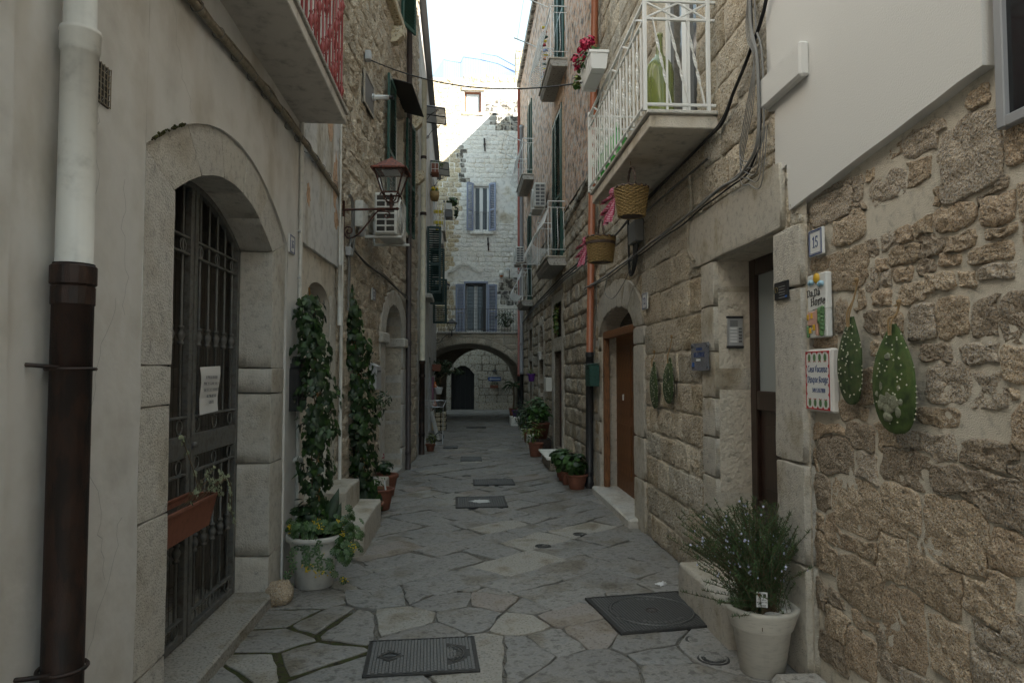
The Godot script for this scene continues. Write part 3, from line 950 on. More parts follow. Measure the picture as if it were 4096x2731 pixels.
func build_plaster_house() -> void:
	var h := thing("plastered_house", "white plastered house with a broad arched stone portal and a red railed balcony", "house", FL1)
	var gate := {s0 = 4.45, s1 = 6.2, y0 = -0.05, y1 = 2.6, arch = "seg", rise = 0.27, d = 0.3}
	var outer := {s0 = 4.1, s1 = 6.55, y0 = -0.05, y1 = 2.72, arch = "seg", rise = 0.42, d = 0.05}
	var st := S(true)
	wall(st, -8.0, 7.0, -0.05, 9.6, [outer], 0.02, 0.2, 0.008)
	obj("wall", st, M.plaster, h)
	# an older coat of plaster ends in a ridge beside the downpipe
	st = S()
	var p := PackedVector2Array([Vector2(-8, 0)])
	for i in 24:
		p.append(Vector2(3.2 + 0.03 * nz.get_noise_1d(i * 0.7) - 0.0006 * i * i, i * 0.4))
	p.append(Vector2(-8, 9.2))
	prism(st, p, 0.015, 0.036)
	obj("plaster_coat", st, M.plaster, h)
	for q in [[3.75, 2.9, -0.2, -1], [3.9, 2.5, 0.1, -1], [3.85, 2.0, -0.15, -1], [4.3, 3.5, 0.5, -0.6], [3.62, 1.4, 0.1, -1], [5.6, 3.55, 0.6, -0.35], [3.0, 2.4, -0.1, -1], [3.95, 1.1, -0.3, -0.6], [3.05, 1.2, 0.1, -1]]:
		st = S()
		var a := Vector2(q[0], q[1])
		var d := Vector2(q[2], q[3]).normalized()
		for i in 14:
			var b := a + d.rotated(1.6 * nz.get_noise_2d(i * 2.3, q[0] * 7.0)) * 0.045
			var w := (b - a).orthogonal().normalized() * 0.0011
			quad(st, Vector3(a.x - w.x, a.y - w.y, 0.0375), Vector3(b.x - w.x, b.y - w.y, 0.0375), Vector3(b.x + w.x, b.y + w.y, 0.0375), Vector3(a.x + w.x, a.y + w.y, 0.0375))
			a = b
		obj("crack", st, M.print_grey, h, Vector3(0, 0, 0 if q[0] < 3.2 else -0.0085))
	stones(h, surround(gate, outer, [-0.05, 0.34, 1.02, 1.54, 1.73, 2.6], 5), M.portal, "portal_stone", {zb = -0.27, zf = 0.004, bevel = 0.003, rough = 0.004, sub = 0.12, bulge = 0.0, jit = 0.004, uneven = 0.003, soft = 0.06})
	st = S(true)
	for i in 60:
		var q := 0.04 + 0.36 * rng.randf()
		ball(st, Vector3(4.1 + q, 2.72 + 0.42 * arch_rise("seg", clampf((4.1 + q - 5.325) / 1.225, -1, 1)) + rng.randf_range(-0.004, 0.012), 0.022 + 0.008 * rng.randf()), rng.randf_range(0.004, 0.010), 5)
	obj("moss_tufts", st, M.moss, h).set_meta("kind", "stuff")
	st = S()
	bx(st, Vector3(4.3, -0.05, -0.6), Vector3(6.32, 0.085, 0.05), 0.012)
	obj("threshold", st, M.paver_pale[1], h)
	mass(h, -8, 4.2, 9.6, -6, -0.02, M.core)
	mass(h, 6.45, 6.98, 9.6, -6, -0.02, M.core)
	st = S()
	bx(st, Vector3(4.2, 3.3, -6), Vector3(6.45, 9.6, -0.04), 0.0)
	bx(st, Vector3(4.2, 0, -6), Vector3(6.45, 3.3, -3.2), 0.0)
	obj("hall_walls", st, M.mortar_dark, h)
	st = S()
	bx(st, Vector3(4.2, -0.04, -3.2), Vector3(6.45, 0.06, -0.6), 0.0)
	obj("hall_floor", st, M.paver[0], h)
	# balcony with turned red balusters
	var b := node("balcony", h)
	b.set_meta("label", "plastered balcony slab with turned dark red iron balusters")
	st = S()
	bx(st, Vector3(2.6, 3.85, 0.0), Vector3(6.92, 3.93, 0.41), 0.006)
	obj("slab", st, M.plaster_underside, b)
	st = S()
	bx(st, Vector3(2.58, 3.932, 0.0), Vector3(6.93, 3.96, 0.43), 0.005)
	obj("top_slab", st, M.concrete, b)
	st = S()
	for y in [3.985, 4.98]:
		bar(st, Vector3(2.62, y, 0.385), Vector3(6.9, y, 0.385), 0.03, 0.022)
		bar(st, Vector3(6.885, y, 0.0), Vector3(6.885, y, 0.385), 0.03, 0.022)
	obj("rail", st, M.red_paint, b)
	var kinds := []
	for k in 3:
		var one := S(true)
		var prof := [Vector2(0.0085, 0)]
		for y in [[0.2, 0.55], [0.36, 0.7], [0.12, 0.86]][k]:
			for q in [[-0.075, 0.009], [-0.065, 0.016], [-0.055, 0.009], [-0.03, 0.016], [0.0, 0.024], [0.03, 0.016], [0.055, 0.009], [0.065, 0.016], [0.075, 0.009]]:
				prof.append(Vector2(q[1], y + q[0]))
		prof.append(Vector2(0.0085, 0.99))
		lathe(one, prof, 8)
		kinds.append(mesh_of(one, M.red_paint))
	var i := 0
	var s := 2.66
	while s < 6.9:
		inst("baluster", kinds[i % 3], b, Transform3D(Basis(), Vector3(s, 3.985, 0.385)))
		s += 0.13
		i += 1
	for z in [0.06, 0.15, 0.24, 0.32]:
		inst("baluster", kinds[i % 3], b, Transform3D(Basis(), Vector3(6.885, 3.985, z)))
		i += 1

func build_narrow_house() -> void:
	var h := thing("narrow_plastered_house", "narrow house with flaking white plaster over an arched doorway behind ivy", "house", FL2)
	var door := {s0 = 0.46, s1 = 1.34, y0 = 0.52, y1 = 2.40, arch = "ell", rise = 0.17, d = 0.32}
	var st := S(true)
	wall(st, -0.02, 1.66, -0.05, 9.6, [door], 0.0, 0.2, 0.006)
	obj("wall", st, M.plaster_beige, h)
	st = S()
	var p := PackedVector2Array([Vector2(-0.02, 9.6), Vector2(-0.02, 2.84)])
	for i in 12:
		p.append(Vector2(0.1 + i * 0.13, 2.84 + 0.015 * nz.get_noise_1d(i * 3.1)))
	p.append(Vector2(1.66, 2.84))
	p.append(Vector2(1.66, 9.6))
	prism(st, p, -0.01, 0.03)
	obj("plaster_coat", st, M.plaster_grey, h)
	# places where the white coat has fallen off
	for q in [[1.45, 3.75, 0.12, 0.26], [1.52, 3.35, 0.08, 0.12], [1.2, 4.25, 0.1, 0.16], [0.35, 3.3, 0.06, 0.1]]:
		st = S()
		var e := PackedVector2Array()
		for i in 22:
			var a := TAU * i / 22
			var r: float = 1.0 + 0.7 * nz.get_noise_3d(cos(a) * 1.5, sin(a) * 1.5, q[0] * 9.0)
			e.append(Vector2(q[0] + cos(a) * q[2] * r, q[1] + sin(a) * q[3] * r))
		prism(st, e, 0.0, 0.0325)
		obj("bare_patch", st, M.orange_render, h)
	st = S()
	bx(st, Vector3(1.36, 0.0, 0.0), Vector3(1.62, 2.5, 0.018), 0.006)
	obj("jamb", st, M.portal[1], h)
	var d := node("door", h)
	st = S()
	bx(st, Vector3(0.4, 0.5, -0.37), Vector3(1.4, 2.62, -0.32), 0.004)
	obj("door_panel", st, M.wood_brown, d)
	mass(h, 0.0, 1.63, 9.6, -6, -0.38, M.core)

func build_stone_house() -> void:
	var h := thing("rough_stone_house", "tall beige rock-faced stone house with green shuttered window above an arched brown door", "house", FL3)
	var door := {s0 = 2.7, s1 = 4.25, y0 = -0.05, y1 = 2.24, arch = "ell", rise = 0.52, d = 0.36}
	var outer := {s0 = 2.33, s1 = 4.72, y0 = -0.05, y1 = 2.24, arch = "ell", rise = 0.76, d = 0.02}
	var niche := {s0 = 0.45, s1 = 1.25, y0 = 1.75, y1 = 2.46, d = 0.26}
	var win := {s0 = 3.13, s1 = 4.28, y0 = 4.1, y1 = 6.1, d = 0.22}
	var top := {s0 = 2.7, s1 = 3.6, y0 = 7.42, y1 = 9.2, d = 0.2}
	var st := S()
	wall(st, -0.02, 6.1, -0.05, 9.8, [door, niche, win, top], 0.0)
	obj("wall", st, M.mortar, h)
	var ho := [arch_poly(outer), arch_poly(niche, 0.01), arch_poly(win, 0.02), arch_poly(top, 0.06)]
	var polys := courses(0.0, 6.08, 0.0, 9.8, Vector2(0.21, 0.29), Vector2(0.26, 0.52), 0.005, ho, 0.012)
	polys.sort_custom(func(a, b): return a[0].x + a[0].y * 0.35 < b[0].x + b[0].y * 0.35)
	stones(h, polys, M.rockface, "wall_stone", {zb = -0.03, zf = 0.006, bevel = 0.010, rough = 0.03, sub = 0.07, bulge = 0.006, jit = 0.026, uneven = 0.006, fine = 0.03})
	stones(h, surround(door, outer, [-0.05, 0.42, 1.15, 1.75, 2.24], 5), M.portal, "portal_stone", {zb = -0.36, zf = 0.03, bevel = 0.008, rough = 0.006, sub = 0.12, bulge = 0.0, jit = 0.01})
	for s in [2.28, 4.2]:
		st = S()
		bx(st, Vector3(s, 2.12, -0.3), Vector3(s + 0.5, 2.27, 0.075), 0.015)
		obj("impost", st, M.portal[1], h)
	var d := node("door", h)
	d.set_meta("label", "tall plain brown wooden door leaf")
	st = S()
	bx(st, Vector3(2.6, 0.06, -0.42), Vector3(3.46, 2.9, -0.36), 0.004)
	bx(st, Vector3(3.48, 0.06, -0.42), Vector3(4.35, 2.9, -0.36), 0.004)
	obj("door_panel", st, M.wood_brown, d)
	st = S()
	bx(st, Vector3(3.38, 1.15, -0.36), Vector3(3.42, 1.28, -0.33), 0.004)
	obj("handle", st, M.iron_dark, d)
	st = S()
	bx(st, Vector3(2.7, -0.05, -0.4), Vector3(4.25, 0.1, 0.04), 0.012)
	obj("threshold", st, M.portal[2], h)
	st = S()
	bx(st, Vector3(0.4, 1.7, -0.3), Vector3(1.3, 2.5, -0.26), 0.0)
	obj("niche_back", st, M.plaster_beige, h)
	mass(h, 0.0, 6.08, 9.8, -6, -0.43, M.core)
	# window with louvred shutters folded back against the wall
	window(h, 3.13, 4.28, 4.1, 6.1, -0.12, M.white_paint, 2)
	st = S()
	bx(st, Vector3(3.05, 4.02, -0.2), Vector3(4.36, 4.1, 0.09), 0.01)
	obj("window_sill", st, M.ashlar_smooth[0], h)
	shutter(h, flat_turn(3.12, 4.1, 0.07, 180 + 1), 0.62, 2.02, M.green_paint, true)
	shutter(h, flat_turn(4.29, 4.1, 0.07, -4), 0.62, 2.02, M.green_paint, true)
	st = S()
	box(st, Vector3(3.72, 6.22, 0.17), Vector3(1.4, 0.012, 0.36), 0.002, Basis(Vector3.RIGHT, 0.25))
	bx(st, Vector3(3.02, 6.2, 0.0), Vector3(3.05, 6.3, 0.03), 0.002)
	obj("window_hood", st, M.black_paint, h)
	# window above
	window(h, 2.7, 3.6, 7.42, 9.2, -0.12, M.white_paint, 2)
	st = S()
	bx(st, Vector3(2.5, 7.26, -0.1), Vector3(3.78, 7.4, 0.14), 0.02)
	obj("window_sill", st, M.tufa[1], h)
	shutter(h, flat_turn(3.62, 7.45, 0.08, -20), 0.46, 1.7, M.green_paint)
	shutter(h, flat_turn(2.68, 7.45, 0.08, 200), 0.46, 1.7, M.green_paint)
	# worn stone brackets that stick out of the wall
	for q in [[3.05, 6.85], [5.2, 6.25], [5.55, 5.3]]:
		st = S(true)
		var e := PackedVector2Array([Vector2(0, 0), Vector2(0.1, 0.02), Vector2(0.2, 0.12), Vector2(0.2, 0.26), Vector2(0, 0.26)])
		X = Transform3D(Basis(Vector3(0, 0, 1), Vector3.UP, Vector3(-1, 0, 0)), Vector3(q[0] + 0.16, q[1], 0))
		st.set_smooth_group(-1)
		prism(st, e, 0.0, 0.16)
		obj("stone_bracket", st, M.tufa[1], h)

func build_grey_house() -> void:
	var h := thing("grey_plastered_house", "grey plastered house with dark green shutters and a small balcony before the archway", "house", FL4)
	var st := S(true)
	# the eaves drop away from the camera
	var win1 := {s0 = 2.9, s1 = 3.9, y0 = 3.6, y1 = 5.2, d = 0.2}
	var win2 := {s0 = 6.6, s1 = 7.6, y0 = 5.84, y1 = 7.5, d = 0.2}
	var door := {s0 = 4.6, s1 = 5.5, y0 = 0.1, y1 = 2.1, d = 0.25}
	wall(st, -0.02, 9.4, -0.05, 8.1, [win1, win2, door], 0.0, 0.25, 0.01)
	obj("wall", st, M.plaster_grey, h)
	st = S()
	var p := PackedVector2Array([Vector2(-0.02, 8.1), Vector2(9.4, 8.1), Vector2(9.4, 8.2), Vector2(-0.02, 9.3)])
	prism(st, p, -0.3, 0.0)
	obj("gable", st, M.plaster_grey, h)
	st = S()
	bar(st, Vector3(-0.05, 9.34, 0.06), Vector3(9.42, 8.24, 0.06), 0.16, 0.06, 0.01)
	obj("eaves", st, M.dark_grey_plastic, h)
	mass(h, 0.0, 9.35, 8.0, -6, -0.3, M.core)
	window(h, 2.9, 3.9, 3.6, 5.2, -0.12, M.white_paint)
	window(h, 6.6, 7.6, 5.84, 7.5, -0.12, M.white_paint)
	st = S()
	bx(st, Vector3(4.55, 0.05, -0.3), Vector3(5.55, 2.15, -0.24), 0.004)
	obj("door", st, M.wood_brown, h)
	shutter(h, flat_turn(2.88, 3.6, 0.03, 96), 0.34, 1.62, M.dark_green_paint).rotation.y = deg_to_rad(-84)
	shutter(h, flat_turn(4.6, 3.5, 0.03, -80), 0.38, 1.5, M.dark_green_paint)
	shutter(h, flat_turn(6.2, 3.1, 0.03, -80), 0.4, 1.3, M.dark_green_paint)
	st = S()
	bx(st, Vector3(2.8, 3.48, 0.0), Vector3(4.0, 3.58, 0.16), 0.015)
	obj("window_sill", st, M.portal[2], h)
	# balcony
	var b := node("balcony", h)
	b.set_meta("label", "small balcony with thin white bars and yellow boards")
	st = S()
	bx(st, Vector3(6.4, 5.45, 0.0), Vector3(7.9, 5.82, 0.3), 0.02)
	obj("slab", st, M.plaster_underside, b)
	st = S()
	bx(st, Vector3(6.36, 5.82, 0.0), Vector3(7.95, 5.86, 0.36), 0.005)
	obj("top_slab", st, M.ashlar_smooth[1], b)
	st = S()
	for y in [5.92, 6.68]:
		bar(st, Vector3(6.4, y, 0.33), Vector3(7.9, y, 0.33), 0.014)
		bar(st, Vector3(6.4, y, 0.0), Vector3(6.4, y, 0.33), 0.014)
	obj("rail", st, M.white_paint, b)
	var one := S()
	bar(one, Vector3(0, 5.86, 0), Vector3(0, 6.68, 0), 0.01)
	var me := mesh_of(one, M.white_paint)
	for i in 16:
		inst("baluster", me, b, Transform3D(Basis(), Vector3(6.4 + i * 0.1, 0, 0.33)))
	for i in 3:
		inst("baluster", me, b, Transform3D(Basis(), Vector3(6.4, 0, 0.06 + i * 0.1)))
	st = S()
	ball(st, Vector3(6.4, 6.72, 0.33), 0.035)
	obj("finial", st, M.dark_grey_plastic, b)
	for y in [6.42, 6.1]:
		st = S()
		bx(st, Vector3(6.42, y - 0.05, 0.02), Vector3(6.45, y + 0.05, 0.29), 0.006)
		obj("yellow_board", st, M.yellow_paint, b)

# ---------------------------------------------------------------- the end of the alley

func build_end_house() -> void:
	var h := thing("end_house", "tall whitewashed stone house with blue-grey shutters closing the end of the alley", "house", FE)
	var up := {s0 = 2.78, s1 = 3.38, y0 = 10.83, y1 = 11.6, d = 0.25}
	var mid := {s0 = 3.12, s1 = 3.65, y0 = 6.62, y1 = 8.22, d = 0.16}
	var low := {s0 = 2.84, s1 = 3.56, y0 = 3.08, y1 = 4.78, d = 0.18}
	var st := S()
	wall(st, 1.58, 5.2, 2.9, 12.0, [up, mid, low], 0.0)
	obj("wall", st, M.limewashed_wall, h)
	mass(h, 1.6, 9.0, 11.9, -5.4, -0.3, M.core, "building_core", 3.02)  # widened out of view on the right, added to keep sun off the courtyard
	st = S()
	bx(st, Vector3(1.582, 3.0, -5.4), Vector3(1.6, 11.95, -0.002), 0.0)
	obj("side_wall", st, M.tufa[1], h)
	var ho := [arch_poly(up, 0.08), arch_poly(mid, 0.03), arch_poly(low, 0.04), rect(3.9, 4.55, 6.9, 8.5), rect(2.05, 3.45, 4.86, 5.2)]
	var par := {zb = -0.01, zf = 0.006, bevel = 0.007, rough = 0.012, sub = 0.1, bulge = 0.004, jit = 0.02, uneven = 0.004}
	# a strip of yellow stone on the left, sooty blocks on the right, whitewash between
	var left := [PackedVector2Array([Vector2(1.6, 3.1), Vector2(2.45, 3.1), Vector2(2.42, 5), Vector2(2.5, 6.4), Vector2(2.75, 8.8), Vector2(2.62, 12.1), Vector2(1.6, 12.1)])]
	var right := [PackedVector2Array([Vector2(3.5, 10.5), Vector2(4.2, 10.15), Vector2(4.7, 10.1), Vector2(4.7, 11.45), Vector2(3.5, 11.2)])]
	var sooty := [PackedVector2Array([Vector2(2.56, 8.3), Vector2(2.82, 8.3), Vector2(2.86, 9.2), Vector2(2.74, 9.9), Vector2(2.6, 9.9)])]
	var a := courses(1.6, 5.1, 3.1, 12.05, Vector2(0.13, 0.2), Vector2(0.18, 0.42), 0.004, ho, 0.012)
	var white := []
	var tufa := []
	var dark := []
	for p in a:
		var c: Vector2 = (p[0] + p[int(p.size() / 2)]) * 0.5
		if Geometry2D.is_point_in_polygon(c, right[0]) or Geometry2D.is_point_in_polygon(c, sooty[0]) or (c.x > 4.0 and c.y < 5.0 and c.y > 4.1):
			dark.append(p)
		elif Geometry2D.is_point_in_polygon(c, left[0]) or (c.y > 10.7 and c.x < 3.6):
			tufa.append(p)
		else:
			white.append(p)
	stones(h, tufa, M.tufa, "wall_stone", par, 130)
	stones(h, dark, M.sooty, "wall_stone", par, 60)
	white.sort_custom(func(x, y): return x[0].y < y[0].y)
	stones(h, white, M.whitewash, "wall_stone", par, 290)
	# the broken top of the parapet
	var top := []
	var s := 1.6
	while s < 5.0:
		var w := rng.randf_range(0.2, 0.4)
		var y: float = 11.95 + 0.28 * clampf((s - 1.9) / 0.9, 0, 1) + rng.randf_range(-0.06, 0.06)
		top.append(rect(s, s + w - 0.01, 11.9, y))
		s += w
	stones(h, top, M.tufa, "parapet_stone", {zb = -0.35, zf = 0.01, bevel = 0.02, rough = 0.03, sub = 0.1, bulge = 0.01, jit = 0.03})
	# plain surround of the upper window
	st = S()
	bx(st, Vector3(2.68, 11.6, -0.02), Vector3(3.5, 11.74, 0.05), 0.01)
	bx(st, Vector3(2.7, 10.72, -0.02), Vector3(3.46, 10.83, 0.04), 0.01)
	obj("window_trim", st, M.tufa[1], h)
	window(h, 2.78, 3.38, 10.83, 11.6, -0.12, M.terracotta_pale, 1)
	st = S()
	bx(st, Vector3(2.86, 10.9, -0.13), Vector3(3.3, 11.52, -0.12), 0.0)
	obj("white_blind", st, M.white_paint, h)
	window(h, 3.12, 3.65, 6.62, 8.22, -0.1, M.white_paint, 2)
	st = S()
	bx(st, Vector3(3.0, 6.5, -0.1), Vector3(3.8, 6.6, 0.1), 0.01)
	obj("window_sill", st, M.whitewash[1], h)
	shutter(h, flat_turn(3.11, 6.62, 0.03, 180 + 35), 0.28, 1.68, M.bluegrey_paint, true, 0.06)
	shutter(h, flat_turn(3.66, 6.62, 0.03, -35), 0.28, 1.68, M.bluegrey_paint, true, 0.06)
	var g := node("window_guard", h)
	st = S()
	for i in 6:
		bar(st, Vector3(3.14 + i * 0.1, 6.6, 0.02), Vector3(3.14 + i * 0.1, 7.28, 0.02), 0.009)
	bar(st, Vector3(3.13, 7.28, 0.02), Vector3(3.66, 7.28, 0.02), 0.012)
	obj("guard_bars", st, M.iron_dark, g)
	# balcony door with a grille and folded shutters
	window(h, 2.84, 3.56, 3.08, 4.78, -0.12, M.white_paint, 2, "balcony_door")
	st = S()
	bx(st, Vector3(2.80, 3.06, -0.06), Vector3(2.88, 4.8, -0.01), 0.004)
	bx(st, Vector3(3.44, 3.06, -0.06), Vector3(3.6, 4.8, -0.01), 0.004)
	bx(st, Vector3(2.88, 4.7, -0.06), Vector3(3.44, 4.8, -0.012), 0.004)
	for i in 6:
		bar(st, Vector3(2.95 + i * 0.09, 3.08, -0.03), Vector3(2.95 + i * 0.09, 4.72, -0.03), 0.009)
	for i in 12:
		bar(st, Vector3(2.88, 3.2 + i * 0.125, -0.028), Vector3(3.44, 3.2 + i * 0.125, -0.028), 0.009)
	obj("door_grille", st, M.black_paint, h)
	st = S()
	bx(st, Vector3(2.79, 4.78, -0.02), Vector3(3.63, 4.85, 0.05), 0.008)
	bx(st, Vector3(2.79, 3.05, -0.02), Vector3(2.83, 4.78, 0.03), 0.004)
	bx(st, Vector3(3.57, 3.05, -0.02), Vector3(3.63, 4.78, 0.03), 0.004)
	obj("door_frame", st, M.bluegrey_paint, h)
	shutter(h, flat_turn(2.82, 3.06, 0.05, 180 + 4), 0.32, 1.68, M.bluegrey_paint, true, 0.05)
	shutter(h, flat_turn(3.62, 3.06, 0.05, -4), 0.32, 1.68, M.bluegrey_paint, true, 0.05)
	# blind pointed arch above the balcony door
	for k in 2:
		st = S()
		var inner := []
		var outer := []
		for i in 17:
			var t := -1.0 + i / 8.0
			var e := 0.26 * (1.0 - pow(absf(t), 1.35))
			inner.append(Vector2(2.8 + t * (0.46 + k * 0.08), 5.14 + e * (1.0 + k * 0.25)))
			outer.append(Vector2(2.8 + t * (0.53 + k * 0.08), 5.14 + e * (1.0 + k * 0.25) + 0.07))
		outer.reverse()
		prism(st, PackedVector2Array(inner + outer), -0.01, 0.035 + 0.015 * k)
		obj("blind_arch", st, M.whitewash[1], h)

	# the archway below, with its own stones, and the balcony that runs over it
	var ar := thing("archway", "low stone archway under the end house with a dark vaulted passage", "archway", FA)
	var arch := {s0 = 1.1, s1 = 4.8, y0 = -0.05, y1 = 1.3, arch = "ell", rise = 1.36, d = 5.0}
	st = S()
	wall(st, 0.9, 5.2, -0.05, 2.98, [arch], 0.0)
	obj("wall", st, M.mortar, ar)
	var av := courses(1.0, 5.1, 0.0, 2.98, Vector2(0.16, 0.22), Vector2(0.2, 0.45), 0.004, [arch_poly(arch, 0.2, 20)], 0.012)
	stones(ar, av, M.rockface, "wall_stone", {zb = -0.02, zf = 0.012, bevel = 0.012, rough = 0.02, sub = 0.1, bulge = 0.008, jit = 0.02, uneven = 0.006})
	var ring := {s0 = 0.9, s1 = 5.0, y0 = -0.05, y1 = 1.3, arch = "ell", rise = 1.55, d = 0.1}
	stones(ar, surround(arch, ring, [-0.05, 0.5, 0.9, 1.3], 17), M.rockface, "arch_stone", {zb = -0.3, zf = 0.016, bevel = 0.012, rough = 0.016, sub = 0.1, bulge = 0.004, jit = 0.016})
	var back := {s0 = 2.05, s1 = 4.9, y0 = -0.05, y1 = 1.15, arch = "ell", rise = 1.48, d = 0.4}
	st = S()
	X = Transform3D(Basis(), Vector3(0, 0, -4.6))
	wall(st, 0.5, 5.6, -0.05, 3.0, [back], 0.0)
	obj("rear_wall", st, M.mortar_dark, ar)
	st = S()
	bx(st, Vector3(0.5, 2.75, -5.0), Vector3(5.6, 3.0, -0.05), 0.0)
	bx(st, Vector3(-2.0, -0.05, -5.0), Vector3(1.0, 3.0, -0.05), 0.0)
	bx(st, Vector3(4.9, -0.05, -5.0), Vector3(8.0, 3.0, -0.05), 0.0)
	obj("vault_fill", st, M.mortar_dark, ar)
	st = S()
	bx(st, Vector3(1.9, 2.985, -0.75), Vector3(4.7, 3.05, 0.07), 0.01)
	obj("balcony_slab", st, M.concrete, ar)
	var rl := node("balcony_railing", ar)
	st = S()
	for y in [3.13, 3.82]:
		bar(st, Vector3(1.92, y, 0.04), Vector3(4.66, y, 0.04), 0.016, 0.012)
	obj("rail", st, M.iron_dark, rl)
	var one := S()
	bar(one, Vector3(0, 3.05, 0), Vector3(0, 3.82, 0), 0.011)
	var me := mesh_of(one, M.iron_dark)
	for i in 29:
		inst("baluster", me, rl, Transform3D(Basis(), Vector3(1.94 + i * 0.097, 0, 0.04)))
	st = S()
	for i in 14:
		var s0 := 1.94 + i * 0.194
		bar(st, Vector3(s0, 3.06, 0.04), Vector3(s0 + 0.19, 3.13, 0.04), 0.006)
		bar(st, Vector3(s0, 3.13, 0.041), Vector3(s0 + 0.19, 3.06, 0.041), 0.006)
	obj("cross_bars", st, M.iron_dark, rl)

func build_courtyard() -> void:
	var h := thing("courtyard_house", "pale ashlar wall with a dark arched gate seen through the archway", "house", FB)
	var door := {s0 = 3.16, s1 = 4.2, y0 = -0.05, y1 = 1.6, arch = "seg", rise = 0.38, d = 0.2}
	var outer := {s0 = 2.95, s1 = 4.4, y0 = -0.05, y1 = 1.6, arch = "seg", rise = 0.58, d = 0.02}
	var st := S()
	wall(st, -2.0, 10.0, -0.05, 4.6, [door], 0.0)
	obj("wall", st, M.mortar_dark, h)
	var polys := courses(1.6, 7.2, 0.3, 4.4, Vector2(0.3, 0.42), Vector2(0.32, 0.7), 0.004, [arch_poly(outer)])
	stones(h, polys, M.courtyard, "wall_stone", {zb = -0.02, zf = 0.012, bevel = 0.006, rough = 0.005, sub = 0.3, bulge = 0.0, jit = 0.004})
	st = S()
	bx(st, Vector3(4.4, -0.05, 0.0), Vector3(8.0, 0.3, 0.05), 0.01)
	obj("plinth", st, M.courtyard[1], h)
	stones(h, surround(door, outer, [-0.05, 0.5, 1.05, 1.6], 5), M.courtyard, "portal_stone", {zb = -0.2, zf = 0.02, bevel = 0.006, rough = 0.004, sub = 0.2, bulge = 0.0, jit = 0.004})
	st = S()
	for i in 5:
		bx(st, Vector3(3.1 + i * 0.232, 0.02, -0.26), Vector3(3.1 + i * 0.232 + 0.228, 2.1, -0.2), 0.006)
	obj("door_planks", st, M.black_paint, h)
	mass(h, -2.0, 10.0, 4.6, -2.0, -0.27, M.core)
	st = S()
	bx(st, Vector3(-2.0, 0, 0.1), Vector3(1.2, 3.0, 3.0), 0.0)
	bx(st, Vector3(7.4, 0, 0.1), Vector3(10, 9.5, 3.0), 0.0)
	obj("unseen_side_wing", st, M.plaster_grey, h)  # added unseen wings, heights set to block sun and let sky in

# ---------------------------------------------------------------- houses on the right

